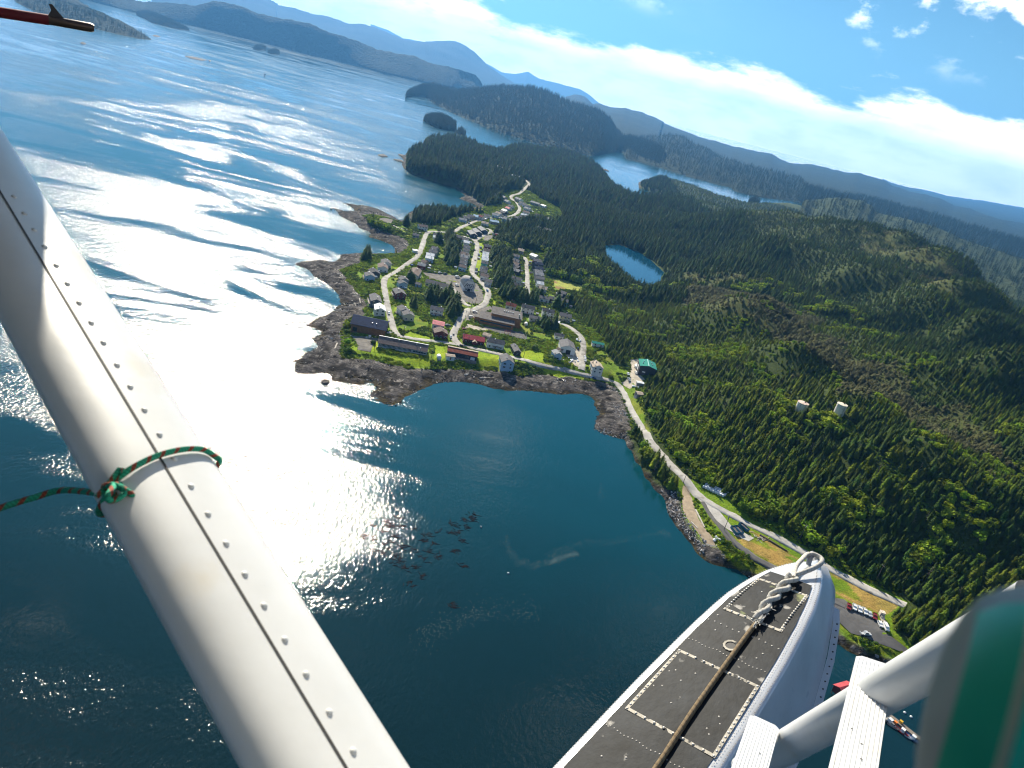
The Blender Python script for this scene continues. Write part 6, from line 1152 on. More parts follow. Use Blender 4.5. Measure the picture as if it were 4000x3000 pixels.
def conifer(seed, whorls, per, spread, droop, top=1.0, bare=.1, ragged=.35):
    """unit-height tree (1 m): trunk and crown as two meshes' data"""
    R_ = random.Random(seed); tr = MB(); tr.tube([(0, 0, -.06), (R_.uniform(-.006, .006), 0, .45), (0, R_.uniform(-.006, .006), .985)], [.017, .011, .002], 6)
    cr = MB()
    for k in range(whorls):
        t = bare + (1 - bare) * (k + R_.uniform(-.3, .3)) / whorls; t = min(max(t, bare), .985)
        ln = spread * (1 - t) ** .75 * (.55 + .45 * min(1, (t - bare + .06) / .16)) + .012
        a0 = R_.uniform(0, 6.3)
        for j in range(per):
            if R_.random() < .12: continue
            a = a0 + 2 * pi * (j + R_.uniform(-.3, .3)) / per; l = ln * R_.uniform(1 - ragged, 1 + ragged * .6); z = t + R_.uniform(-.012, .012)
            c, s = cos(a), sin(a); w = l * R_.uniform(.3, .46); d = droop * R_.uniform(.5, 1.4); up = R_.uniform(.0, .14)
            cr.add([(0, 0, z), (c * l * .55 - s * w, s * l * .55 + c * w, z - d * l * .55 + up * l - .14 * l), (c * l * .5, s * l * .5, z - d * l * .3 + up * l), (c * l * .55 + s * w, s * l * .55 - c * w, z - d * l * .55 + up * l - .14 * l), (c * l, s * l, z - d * l + up * l)],
                   [(0, 1, 2), (0, 2, 3), (1, 4, 2), (2, 4, 3)])
    cr.add([(.018, 0, .93), (-.009, .016, .93), (-.009, -.016, .93), (0, 0, 1.0)], [(0, 1, 3), (1, 2, 3), (2, 0, 3)])
    return tr, cr
def snag(seed):
    R_ = random.Random(seed); tr = MB(); tr.tube([(0, 0, -.05), (.01, 0, .5), (0, .01, 1.0)], [.018, .012, .003], 5); cr = MB()
    for k in range(22):
        t = R_.uniform(.25, .95); a = R_.uniform(0, 6.3); l = .16 * (1.1 - t) + .02; cr.tube([(0, 0, t), (cos(a) * l, sin(a) * l, t + R_.uniform(-.02, .05))], [.004, .001], 3)
    return tr, cr
def both(name, tr, cr, m):
    me = bpy.data.meshes.new(name); n = len(tr.v); me.from_pydata(tr.v + cr.v, [], tr.f + [tuple(i + n for i in f) for f in cr.f])
    me.materials.append(M_BARK); me.materials.append(m)
    mi = [0] * len(tr.f) + [1] * len(cr.f); me.polygons.foreach_set('material_index', mi); me.update(); return me
def bush(seed, n=90, flat=.75):
    R_ = random.Random(seed); b = MB(); lobes = [(R_.uniform(-.45, .45), R_.uniform(-.45, .45), R_.uniform(.2, .55), R_.uniform(.35, .6)) for _ in range(5)]
    for k in range(n):
        lx, ly, lz, lr = lobes[k % 5]; a = R_.uniform(0, 6.3); e = asin(R_.uniform(-.35, 1)); r = lr * R_.uniform(.8, 1.08)
        p = Vector((lx + cos(a) * cos(e) * r, ly + sin(a) * cos(e) * r, (lz + sin(e) * r) * flat)); nrm = Vector((cos(a) * cos(e), sin(a) * cos(e), sin(e))) + Vector((R_.uniform(-.6, .6), R_.uniform(-.6, .6), R_.uniform(-.3, .7)))
        q = nrm.to_track_quat('Z', 'Y'); s = R_.uniform(.10, .22); V = [p + q @ Vector((x * s, y * s, R_.uniform(-.03, .03))) for x, y in ((-1, -.2), (-.2, -1), (1, .1), (.1, 1))]
        b.add(V, [(0, 1, 2, 3)])
    return b
HID = bpy.data.collections.new('prototypes')        # never linked to the scene: shapes for the scattered masses
def proto(name, me):
    o = bpy.data.objects.new(name, me); HID.objects.link(o); return o
def scatter(name, P, S, idx, protos, tilt=None, R_=None):
    """one object whose points carry copies of the given shapes"""
    col = bpy.data.collections.new('shapes_for_' + name)
    for k, o in enumerate(protos):
        c = o.copy(); c.name = f'{k:02d}_{o.name}'; col.objects.link(c)
    g = np.random.default_rng(len(P) + 1); n = len(P)
    me = bpy.data.meshes.new(name); me.vertices.add(n); me.vertices.foreach_set('co', np.asarray(P, 'f').ravel())
    a = me.attributes.new('pick', 'INT', 'POINT'); a.data.foreach_set('value', np.asarray(idx, 'i'))
    a = me.attributes.new('size', 'FLOAT_VECTOR', 'POINT'); a.data.foreach_set('vector', np.asarray(S, 'f').ravel())
    rot = np.zeros((n, 3), 'f'); rot[:, 2] = g.random(n) * 6.283
    if tilt: rot[:, 0] = g.normal(0, tilt, n); rot[:, 1] = g.normal(0, tilt, n)
    a = me.attributes.new('turn', 'FLOAT_VECTOR', 'POINT'); a.data.foreach_set('vector', rot.ravel())
    o = ob(name, me); o['kind'] = 'stuff'
    ng = bpy.data.node_groups.new(name, 'GeometryNodeTree'); ng.interface.new_socket('Geometry', in_out='INPUT', socket_type='NodeSocketGeometry'); ng.interface.new_socket('Geometry', in_out='OUTPUT', socket_type='NodeSocketGeometry')
    N = ng.nodes; L = ng.links; gi = N.new('NodeGroupInput'); go = N.new('NodeGroupOutput'); ip = N.new('GeometryNodeInstanceOnPoints'); ci = N.new('GeometryNodeCollectionInfo')
    ci.inputs['Collection'].default_value = col; ci.inputs['Separate Children'].default_value = True; ci.inputs['Reset Children'].default_value = True
    def attr(nm, dt):
        q = N.new('GeometryNodeInputNamedAttribute'); q.data_type = dt; q.inputs[0].default_value = nm; return q.outputs[0]
    er = N.new('FunctionNodeEulerToRotation'); L.new(attr('turn', 'FLOAT_VECTOR'), er.inputs[0])
    L.new(gi.outputs[0], ip.inputs['Points']); L.new(ci.outputs[0], ip.inputs['Instance']); ip.inputs['Pick Instance'].default_value = True
    L.new(attr('pick', 'INT'), ip.inputs['Instance Index']); L.new(er.outputs[0], ip.inputs['Rotation']); L.new(attr('size', 'FLOAT_VECTOR'), ip.inputs['Scale']); L.new(ip.outputs[0], go.inputs[0])
    md = o.modifiers.new('scatter', 'NODES'); md.node_group = ng
    return o
# --- where nothing grows: streets, yards, houses
MX0, MX1, MY0, MY1 = -330.0, 460.0, 170.0, 1560.0
MASK = np.zeros((int(MY1 - MY0), int(MX1 - MX0)), bool)
def stamp(x, y, r):
    i0, i1 = int(y - r - MY0), int(y + r - MY0) + 1; j0, j1 = int(x - r - MX0), int(x + r - MX0) + 1
    i0, j0 = max(i0, 0), max(j0, 0); i1, j1 = min(i1, MASK.shape[0]), min(j1, MASK.shape[1])
    if i0 >= i1 or j0 >= j1: return
    yy, xx = np.mgrid[i0:i1, j0:j1]; MASK[i0:i1, j0:j1] |= (xx + MX0 + .5 - x) ** 2 + (yy + MY0 + .5 - y) ** 2 < r * r
for P, w in ROAD_W:
    for p in P: stamp(p[0], p[1], w / 2 + 1.3)
_yy, _xx = np.mgrid[0:MASK.shape[0], 0:MASK.shape[1]]; _wx = _xx + MX0 + .5; _wy = _yy + MY0 + .5
for poly in YARD_W:
    xs = [p[0] for p in poly]; ys = [p[1] for p in poly]; j0, j1 = max(int(min(xs) - MX0), 0), int(max(xs) - MX0) + 2; i0, i1 = max(int(min(ys) - MY0), 0), int(max(ys) - MY0) + 2
    MASK[i0:i1, j0:j1] |= inside(_wx[i0:i1, j0:j1], _wy[i0:i1, j0:j1], poly)
for x, y, rz, hl, hw in FOOT:
    r = hypot(hl, hw); i0, i1 = max(int(y - r - MY0), 0), int(y + r - MY0) + 2; j0, j1 = max(int(x - r - MX0), 0), int(x + r - MX0) + 2
    X = _wx[i0:i1, j0:j1] - x; Y = _wy[i0:i1, j0:j1] - y
    MASK[i0:i1, j0:j1] |= (np.abs(X * cos(rz) + Y * sin(rz)) < hl) & (np.abs(-X * sin(rz) + Y * cos(rz)) < hw)
MASK2 = MASK.copy()
for _ in range(2):
    MASK2[1:] |= MASK2[:-1]; MASK2[:-1] |= MASK2[1:]; MASK2[:, 1:] |= MASK2[:, :-1]; MASK2[:, :-1] |= MASK2[:, 1:]
def masked(x, y, m=MASK):
    j = np.clip((x - MX0).astype(int), 0, m.shape[1] - 1); i = np.clip((y - MY0).astype(int), 0, m.shape[0] - 1)
    inn = (x > MX0) & (x < MX1) & (y > MY0) & (y < MY1); return inn & m[i, j]
def grid_pts(x0, x1, y0, y1, st, seed):
    g = np.random.default_rng(seed); xs = np.arange(x0, x1, st); ys = np.arange(y0, y1, st * .9); X, Y = np.meshgrid(xs, ys)
    X = X + g.uniform(-.48, .48, X.shape) * st + (np.arange(len(ys)) % 2)[:, None] * st * .5; Y = Y + g.uniform(-.48, .48, Y.shape) * st
    return X.ravel(), Y.ravel(), g
def in_view(X, Y, Z, margin=260):
    px, py, w = proj(np.stack([X, Y, Z], -1)); return (w > 5) & (px > -margin) & (px < 4000 + margin) & (py > -margin) & (py < 3000 + margin)
def seen(X, Y, Z):
    ok = np.ones(X.shape, bool)
    for t in np.linspace(.25, .985, 34): ok &= gz(X * t, Y * t) < ALT + (Z - ALT) * t + 5.0
    return ok
GROVES = [crop(D_, [(540, 600), (700, 590), (850, 640), (890, 800), (890, 960), (840, 1060), (830, 1200), (640, 1215), (590, 1100), (560, 850)]),
  crop(D_, [(660, 1250), (860, 1260), (1000, 1290), (1110, 1290), (1130, 1340), (1210, 1310), (1330, 1290), (1400, 1400), (1550, 1440), (1900, 1400), (1890, 1560), (1640, 1570), (1560, 1500), (1300, 1490), (1060, 1490), (820, 1430), (650, 1420)]),
  crop(C_, [(1200, 1290), (1320, 1250), (1420, 1310), (1480, 1400), (1560, 1260), (1660, 1270), (1700, 1450), (1735, 1640), (1640, 1700), (1520, 1640), (1480, 1520), (1300, 1500), (1190, 1440)]),
  crop(C_, [(1500, 300), (1630, 290), (1650, 480), (1760, 530), (1720, 700), (1700, 850), (1520, 850), (1500, 650), (1540, 500), (1500, 400)]), crop(C_, [(1330, 380), (1400, 360), (1410, 470), (1330, 480)]), crop(C_, [(1240, 770), (1330, 760), (1350, 900), (1240, 900)]),
  crop(C_, [(760, 1140), (870, 1130), (890, 1260), (770, 1270)]), crop(C_, [(870, 1060), (950, 1080), (930, 1170), (860, 1150)]), crop(C_, [(860, 1460), (980, 1450), (960, 1560), (870, 1560)]), crop(C_, [(80, 640), (210, 640), (210, 740), (70, 740)]),
  crop(S_, [(1260, 350), (1420, 335), (1580, 345), (1770, 370), (1740, 410), (1560, 420), (1540, 490), (1460, 480), (1330, 420), (1270, 395)]), crop(S_, [(1790, 350), (1890, 345), (2050, 355), (2080, 330), (2120, 320), (2100, 345), (1990, 375), (1900, 372), (1800, 385)]), crop(A_, [(2020, 280), (2130, 260), (2160, 330), (2110, 490), (2030, 440)]),
  crop(B_, [(1500, 480), (1720, 510), (1900, 560), (1830, 640), (1700, 690), (1580, 620)]), crop(E_, [(740, 1280), (1000, 1290), (1300, 1290), (1560, 1300), (1700, 1400), (1650, 1480), (1340, 1430), (1100, 1460), (1000, 1400), (760, 1380)]), crop(S_, [(1185, 470), (1215, 470), (1220, 500), (1190, 500)])]
def grow():
    P, S, I, H = [], [], [], []
    def take(X, Y, Z, h, kind, fat, grove):
        P.append(np.stack([X, Y, Z - .15], -1)); S.append(np.stack([h * fat, h * fat, h], -1)); I.append(kind); H.append(np.stack([h, grove], -1))
    for st, y0, y1, d0, d1, seed in ((3.5, 150, 930, 0, 900, 1), (4.8, 600, 1500, 900, 1420, 2), (7.5, 1100, 2700, 1420, 2650, 3)):
        X, Y, g = grid_pts(-400 if st < 7 else -520, 1700 if st > 4 else 860, y0, y1, st, seed)
        d = np.hypot(X, Y); k = (d >= d0) & (d < d1); X, Y, d = X[k], Y[k], d[k]
        Z = gz(X, Y); U = bil(UG, X, Y); k = (U > 1.2) & (Z > 3.2) & in_view(X, Y, Z); X, Y, Z, d = X[k], Y[k], Z[k], d[k]
        k = seen(X, Y, Z + 9) & (sdf(X, Y, lake_w) < -2.5) & ~masked(X, Y, MASK2); X, Y, Z, d = X[k], Y[k], Z[k], d[k]
        px, py, _ = proj(np.stack([X, Y, Z], -1))
        open_ = inside(px, py, TOWN) | inside(px, py, SOUTH); grove = np.zeros(X.shape, bool)
        for gp in GROVES: grove |= inside(px, py, gp)
        bw = (fbm(X / 28, Y / 28, 3, 77) - .5) * 190; bw2 = (fbm(X / 28, Y / 28, 3, 79) - .5) * 190; bog = inside(px + bw, py + bw2, BOG) | inside(px + bw, py + bw2, BOG2); n = fbm(X / 45, Y / 45, 3, 91); n2 = fbm(X / 16, Y / 16, 3, 97); u = g.random(len(X))
        # the cut line with a track down from the tanks
        track = poly_dist(px, py, [(3290, 1650), (3420, 1780), (3560, 1930), (3700, 2080), (3820, 2200), (3850, 2330)], False) < 22
        k = (~open_ | (grove & (u < .5))) & ~(bog & (u > .42 + .6 * smooth((n2 - .40) / .2))) & ~(track & (u > .12)) & ~((n2 < .33) & (u > .5))
        # water tanks stand clear
        for tx, ty, tr_ in TANKS: k &= np.hypot(X - tx, Y - ty) > tr_
        X, Y, Z, d, bog, n, n2, grove, u = [q[k] for q in (X, Y, Z, d, bog, n, n2, grove, u)]; px, py, _ = proj(np.stack([X, Y, Z], -1))
        slope_s = smooth((py - 1450) / 350)                       # taller wood low on the slope
        h = 4.2 + 2.8 * n + slope_s * 2.2
        h = np.where((Y > 760) & (X < 330), 8 + 6 * n, h)
        h = np.where(inside(px, py, [(1560, 480), (2320, 480), (2320, 700), (2060, 700), (1990, 760), (1560, 760)]), 11 + 8 * n, h)
        h = np.where(grove, 8 + 6 * n, h); h = np.where(bog, 2.2 + 4.0 * n, h)
        h = h * (.62 + .72 * g.random(len(h)))
        nb = ~bog & (poly_dist(px, py, BOG) < 70) & ~grove; h = np.where(nb, h * .72, h)
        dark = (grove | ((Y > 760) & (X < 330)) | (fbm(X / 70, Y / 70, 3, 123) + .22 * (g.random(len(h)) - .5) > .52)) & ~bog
        dome = inside(px, py, [(2760, 1000), (3040, 790), (3473, 860), (3801, 1090), (4300, 1330), (4300, 1800), (3750, 1480), (3300, 1190), (2950, 1090)]); dark |= dome & (g.random(len(h)) < .8) & ~bog  # hill face turned from the sun: its shade put in as darker needles
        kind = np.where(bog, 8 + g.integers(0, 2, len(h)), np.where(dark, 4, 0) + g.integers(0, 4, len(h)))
        kind = np.where((g.random(len(h)) < .022) & ~grove, 10, kind)
        ald = (fbm(X / 26, Y / 26, 3, 141) > .60) & (g.random(len(h)) < .75) & ~grove & ~bog & ~dome & (Y < 900); kind = np.where(ald, 11 + g.integers(0, 2, len(h)), kind); h = np.where(ald, h * .8, h)
        take(X, Y, Z, h, kind, g.uniform(1.05, 1.75, len(h)) * np.where(bog, 1.35, 1.0) * np.where(grove, 1.4, 1.0), grove)
    return np.concatenate(P), np.concatenate(S), np.concatenate(I), np.concatenate(H)
TANKS = [(*hit(3126, 1612)[:2], 6.5), (*hit(3276, 1625)[:2], 7.0)]
# shapes: near ones carry more branches
SPEC = [(1, .185, .35), (2, .21, .5), (3, .16, .3), (4, .235, .45)]
NEAR = []; FARP = []
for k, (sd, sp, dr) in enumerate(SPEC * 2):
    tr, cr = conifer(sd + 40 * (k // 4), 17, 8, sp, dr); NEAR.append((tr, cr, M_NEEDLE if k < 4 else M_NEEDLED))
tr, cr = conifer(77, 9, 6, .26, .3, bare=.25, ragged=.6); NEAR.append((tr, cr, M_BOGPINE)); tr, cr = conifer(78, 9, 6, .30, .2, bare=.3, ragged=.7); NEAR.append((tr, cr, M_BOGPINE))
NEAR.append((*snag(5), M_DEAD))
ALD = [bush(s_, 150, 1.0) for s_ in (31, 32)]        # broad leaved crowns among the conifers
for q in ALD:
    st = MB(); st.tube([(0, 0, -.1), (0, 0, .5)], [.03, .02], 5); q.v = [(x * .42, y * .42, z * .62 + .18) for x, y, z in q.v]; NEAR.append((st, q, M_LEAF))
PR = [proto(f'tree_{k}', both(f'tree_{k}', *q)) for k, q in enumerate(NEAR)]
TP, TS, TI, TH = grow()
print('TREES', len(TP))
def plant():
    d = np.linalg.norm(TP - CO, axis=1); px, py, w = proj(TP + np.stack([0 * d, 0 * d, TH[:, 0] * .6], -1)); inn = (px > 10) & (px < 3990) & (py > 10) & (py < 2960) & seen(TP[:, 0], TP[:, 1], TP[:, 2] + TH[:, 0] - 5)
    # hidden behind the float
    inn &= ~inside(px, py, [(2150, 3000), (3150, 2170), (3220, 2180), (3330, 2600), (3330, 3000)])
    size = np.where(inn, TH[:, 0] / d, 0); gv = TH[:, 1] > .5
    order = np.argsort(-size); slope = [i for i in order if not gv[i]][:290]; town = [i for i in order if gv[i] and size[i] > 0][:170]
    TM = [new_mesh('trunk', tr.v, tr.f, M_BARK) for tr, cr, m in NEAR]; CM = [new_mesh('crown', cr.v, cr.f, m) for tr, cr, m in NEAR]
    g = random.Random(3)
    def where(i):
        x, y = px[i], py[i]
        if y > 2050 and x > 3300: return 'conifer on the slope above the parking lot'
        if x < 2700 and y > 1650: return 'conifer on the wooded bank between bay road and water'
        if y > 1880: return 'conifer on the slope above the blue dumpsters and wrapped bales'
        if x > 3250: return 'conifer near the tall cream water tank'
        return 'conifer on the slope between bay road and the low water tank'
    for i in slope:
        k = int(TI[i]); tint = {True: 'dark', False: 'green'}[4 <= k < 8]; hh = float(TS[i][2]); ft = float(TS[i][0]) / hh; tint = ('tall ' if hh > 9.0 else 'short ' if hh < 6.6 else '') + ('broad ' if ft > 1.5 else 'slim ' if ft < 1.25 else '') + tint; tint = 'stunted' if k in (8, 9) else 'dead grey' if k == 10 else 'leafy' if k > 10 else tint; wh = where(i).replace('conifer', 'tree') if k > 9 else where(i)
        r = empty('conifer_tree' if k < 10 else 'dead_tree' if k == 10 else 'leafy_tree', TP[i], g.uniform(0, 6.28), f'{tint} {wh}', 'tree', f'{tint} {wh}'.replace('conifer ', 'conifers ').replace('tree ', 'trees ')); r.scale = tuple(map(float, TS[i]))
        ob('trunk', TM[k], r); ob('crown', CM[k], r)
    GN_ = ['spruce in the grove between main street and east lane', 'spruce in the clump between school and east lane', 'spruce in the clump behind the lone white house', 'spruce among shrubs west of the main street']
    for i in town:
        k = int(TI[i]); x, y = px[i], py[i]; lab = 'spruce standing among the houses west of the main street'
        for q, nm in enumerate(GN_):
            if inside(x, y + 12, [(a, b_) for a, b_ in GROVES[q]]): lab = nm
        if inside(x, y + 10, GROVES[10]): lab = 'tall spruce in the clump by the northern cove'
        elif inside(x, y + 10, GROVES[14]): lab = 'spruce in the belt behind the bus lot'
        elif inside(x, y + 10, GROVES[13]): lab = 'spruce in the clump beside the hill road'
        r = empty('spruce_tree', TP[i], g.uniform(0, 6.28), 'dark ' + lab, 'tree', 'dark ' + lab); r.scale = tuple(map(float, TS[i]))
        ob('trunk', TM[k], r); ob('crown', CM[k], r)
    keep = np.ones(len(TP), bool); keep[slope] = False; keep[town] = False
    scatter('forest', TP[keep], TS[keep], TI[keep], PR, .03)
plant()
M_FARN = mat('far_needles', (.026, .046, .014), .9, .4, .2, rnd=.35, spec=.05)
def far_trees():
    lo = []
    for k, (sd, sp, dr) in enumerate(((21, .2, .4), (22, .24, .4), (23, .17, .3))):
        tr, cr = conifer(sd, 7, 5, sp, dr, bare=.08); lo.append(proto(f'far_tree_{k}', both(f'far_tree_{k}', tr, cr, M_FARN)))
    P = np.concatenate([q[0] for q in FAR_SPOTS]); g = np.random.default_rng(8); h = np.concatenate([g.uniform(a, b, len(q)) for q, a, b in FAR_SPOTS])
    k = in_view(P[:, 0], P[:, 1], P[:, 2]); P, h = P[k], h[k]
    scatter('far_woods', P, np.stack([h * 1.15, h * 1.15, h], -1), g.integers(0, 3, len(P)), lo); print('FAR', len(P))
far_trees()
# --- shrubs
BU = [new_mesh('leaves', (q := bush(s, 95)).v, q.f, m) for s, m in ((1, M_LEAF), (2, M_LEAF), (3, M_LEAFD), (4, M_LEAFD), (5, M_LEAF))]
BUP = [proto(f'bush_{k}', me) for k, me in enumerate(BU)]
def shrubs():
    X, Y, g = grid_pts(-300, 430, 190, 1380, 1.75, 17); Z = gz(X, Y); U = bil(UG, X, Y)
    k = (U > -.8) & (Z > 2.6) & in_view(X, Y, Z, 60) & ~masked(X, Y); X, Y, Z, U = X[k], Y[k], Z[k], U[k]
    px, py, _ = proj(np.stack([X, Y, Z], -1)); tw = inside(px, py, TOWN); so_ = inside(px, py, SOUTH) & (inside(px, py, crop(H_, [(470, 280), (540, 290), (720, 520), (880, 730), (1080, 930), (1190, 1000), (1320, 1140), (1000, 1150), (800, 880), (620, 640), (520, 430)])) | inside(px, py, crop(G_, [(640, 850), (800, 880), (1040, 990), (1500, 1160), (1400, 1200), (900, 1060), (650, 930)])) | inside(px, py, crop(H_, [(290, 260), (380, 180), (390, 330), (350, 400)])))
    edge = (poly_dist(px, py, TOWN) < 22) & ~tw & ~inside(px, py, SOUTH)
    track = poly_dist(px, py, [(3290, 1650), (3420, 1780), (3560, 1930), (3700, 2080), (3820, 2200)], False) < 24
    road_ = (poly_dist(px, py, [(2530, 1600), (2600, 1760), (2700, 1860), (2950, 2030), (3160, 2140), (3480, 2310)], False) < 26) & ~inside(px, py, SOUTH)
    lawn = np.zeros(X.shape, bool)
    for lw in LAWNS: lawn |= inside(px, py, lw)
    lawn |= inside(px, py, FIELD)
    n = fbm(X / 11, Y / 11, 3, 201); n2 = fbm(X / 30, Y / 30, 3, 203); u = g.random(len(X))
    k = ((tw & (n > .40 - .1 * (n2 > .5))) | so_ | edge | track | road_ | ((U < 3.5) & (U > -.5) & tw)) & ~(lawn & (u > .02)) & (u < .9)
    X, Y, Z, n, n2, U, lawn = [q[k] for q in (X, Y, Z, n, n2, U, lawn)]; m = len(X)
    s = g.uniform(.7, 1.25, m) * (.8 + 1.9 * np.clip(n - .35, 0, .4)) * np.where(lawn, .4, 1.0)
    idx = np.where(n2 + .2 * (g.random(m) - .5) > .5, g.choice([0, 1, 4], m), g.choice([2, 3, 2, 0], m))
    scatter('shrubbery', np.stack([X, Y, Z - .25], -1), np.stack([s * 1.45, s * 1.45, s * 1.6], -1), idx, BUP); print('SHRUBS', m)
shrubs()
def lone_bushes():
    LM = new_mesh('leaves', (q := bush(9, 260, .95)).v, q.f, M_LIME); DK = new_mesh('leaves', (q := bush(10, 240, .8)).v, q.f, M_LEAFD); GR = new_mesh('leaves', (q := bush(11, 240, .85)).v, q.f, M_LEAF)
    st = MB(); st.tube([(0, 0, -.3), (0, 0, .5)], [.05, .03], 6); SM = st.mesh('stem', M_BARK)
    for c, x, y, r, h, me, lab in ((K2, 1072, 1010, 4.2, 5.2, LM, 'bright lime green round tree in the meadow above the shore road'), (B_, 1790, 1120, 5.0, 3.6, DK, 'dark rounded hedge beside the tall narrow pale blue house'), (A_, 250, 560, 4.0, 5.0, GR, 'pale green bush at the seaward corner of the navy roofed hall'),
      (A_, 240, 660, 3.0, 3.6, DK, 'dark bush below the pale one at the navy roofed hall'), (A_, 265, 840, 3.6, 3.6, GR, 'round bush between gravel lot and rocky shore'), (A_, 235, 1000, 3.6, 4.4, DK, 'dark bush at the beach end of the lawn by the long hall'), (A_, 690, 850, 2.6, 3.6, DK, 'dark bush beside the parked boat trailer on the gravel lot'), (C_, 150, 690, 4.0, 5.0, DK, 'large dark bush alone on the western headland meadow'), (C_, 820, 870, 2.6, 3.0, GR, 'small round bush at the west road bend'), (B_, 900, 170, 4.2, 3.4, GR, 'rounded mass of bramble behind the school hall'), (F_, 1310, 690, 2.6, 1.8, LM, 'lime green bush beside the pale depot yard'), (F_, 1040, 690, 3.0, 2.6, GR, 'round green bush on the inland side of the bay road')):
        p = hit(*crop(c, [(x, y)])[0]); r_ = empty('lone_bush', p, x % 6, lab, 'bush'); r_.scale = (r, r, h * .95); ob('leaves', me, r_); ob('stem', SM, r_)
lone_bushes()
# --- broken rock along the tide line
def rockmesh(seed):
    R_ = random.Random(seed); bm = bmesh.new()
    for _ in range(13):
        v = Vector((R_.gauss(0, 1), R_.gauss(0, 1), R_.gauss(0, 1))).normalized(); bm.verts.new(v * R_.uniform(.75, 1.05) * .5)
    bmesh.ops.convex_hull(bm, input=bm.verts[:]); me = bpy.data.meshes.new('rock'); bm.to_mesh(me); bm.free(); return me
M_BOULD = mat('pale_boulder', (.40, .38, .36), .85, .4, 1.2, .03, 4.0, rnd=.5)
M_DARKR = mat('tide_rock', (.060, .050, .040), .8, .5, .7, .03, 4.0, rnd=.6)
RK = []
for k in range(6):
    me = rockmesh(k); me.materials.append(M_BOULD if k < 3 else M_DARKR); RK.append(me)
RKP = [proto(f'rock_{k}', me) for k, me in enumerate(RK)]
RIP = {'boulder of the pale riprap between the cove and the bay road': crop(F_, [(950, 930), (1150, 920), (1260, 1030), (1330, 1200), (1420, 1430), (1520, 1640), (1150, 1650), (1060, 1400), (1080, 1250), (1080, 1130)]),
       'boulder of the riprap spit at the mouth of the cove': crop(K5, [(60, 330), (130, 380), (230, 420), (330, 420), (340, 470), (240, 470), (130, 440), (50, 400)]),
       'boulder of the white riprap bank beside the boat ramp': crop(H_, [(190, 230), (330, 235), (350, 330), (380, 480), (450, 620), (560, 740), (650, 830), (650, 1010), (570, 990), (480, 850), (330, 660), (200, 500), (165, 380)]),
       'boulder of the small riprap heap on the seaward side of the ramp foot': crop(H_, [(775, 890), (870, 990), (880, 1050), (800, 1070)])}
def riprap():
    cand = []
    for lab, poly in RIP.items():
        w = [hit(x, y) for x, y in poly]; wp = [(p[0], p[1]) for p in w]; xs = [p[0] for p in wp]; ys = [p[1] for p in wp]
        X, Y, g = grid_pts(min(xs), max(xs), min(ys), max(ys), 1.25 if 'ramp' in lab else 1.45, 5); k = inside(X, Y, wp); X, Y = X[k], Y[k]
        for x, y in zip(X, Y): cand.append((float(g.uniform(.55, 1.0) ** 1.0 * g.choice([1, 1, 1.5])), x, y, lab))
    d = lambda c: c[0] / hypot(c[1], c[2])
    cand.sort(key=d, reverse=True); R_ = random.Random(4); P, S, I = [], [], []
    for n, (s, x, y, lab) in enumerate(cand):
        z = max(float(gz(x, y)), -.3) + s * .25; sc = (s * R_.uniform(1.1, 1.7), s * R_.uniform(.9, 1.3), s * R_.uniform(.7, 1.1))
        if n < 290:
            o = ob('boulder', RK[n % 3], None, (x, y, z), (R_.uniform(0, 6), R_.uniform(0, 6), R_.uniform(0, 6)), sc); sz = 'large ' if s > 1.1 else 'small ' if s < .72 else ''; tag(o, sz + 'pale ' + lab.replace('pale ', '').replace('white ', ''), 'boulder', sz + lab.replace('boulder of', 'boulders of'))
        else: P.append((x, y, z)); S.append(sc); I.append(n % 3)
    if P: scatter('riprap_rubble', np.array(P), np.array(S), np.array(I), RKP, .8)
    X, Y, g = grid_pts(-330, 420, 190, 1100, 2.1, 23); U = bil(UG, X, Y); S_g = bil(SG, X, Y); Z = gz(X, Y); n = fbm(X / 9, Y / 9, 3, 301)
    k = (U < .3) & (S_g > -.6) & in_view(X, Y, Z, 20) & (n > .36); X, Y, Z = X[k], Y[k], Z[k]; m = len(X); s = g.uniform(.4, 1.5, m) ** 1.4
    scatter('tide_line_rubble', np.stack([X, Y, np.maximum(Z, -.2)], -1), np.stack([s * 1.8, s * 1.1, s * .8], -1), 3 + g.integers(0, 3, m) * 1 - (g.random(m) < .10) * 3, RKP, .35); print('RUBBLE', m)
riprap()
later()
# ------------------------------------------------------------------ the floatplane the picture is taken from
_F, _r = CF, radians(13.5); _U = np.cross(_R0, _F); _OR = cos(_r) * _R0 + sin(_r) * _U; _OU = -sin(_r) * _R0 + cos(_r) * _U      # the camera frame in which the deck plane was fitted
def _fit(v):
    v = np.array(v); v = (v @ _OR) * CR + (v @ _OU) * CU + (v @ _F) * CF; return v / np.linalg.norm(v)
AN = _fit((-.342, 0, .9397)); AM = _fit((.745, -.61, .27)); AM = AM - AN * (AM @ AN); AM = AM / np.linalg.norm(AM); AA = np.cross(AN, AM)   # up, right, forward of the aircraft
HD = 2.4                                                          # float deck lies this far below the window
PL = empty('floatplane', tuple(CO), 0, 'white floatplane in flight: riveted wing strut, float with dark deck, struts and steps', 'aircraft')
MP = Matrix.Identity(4)
for i in range(3): MP[i][0] = AA[i]; MP[i][1] = -AM[i]; MP[i][2] = AN[i]; MP[i][3] = CO[i]
PL.matrix_world = MP; PL.rotation_mode = 'XYZ'; PL.location = MP.to_translation(); PL.rotation_euler = MP.to_euler()
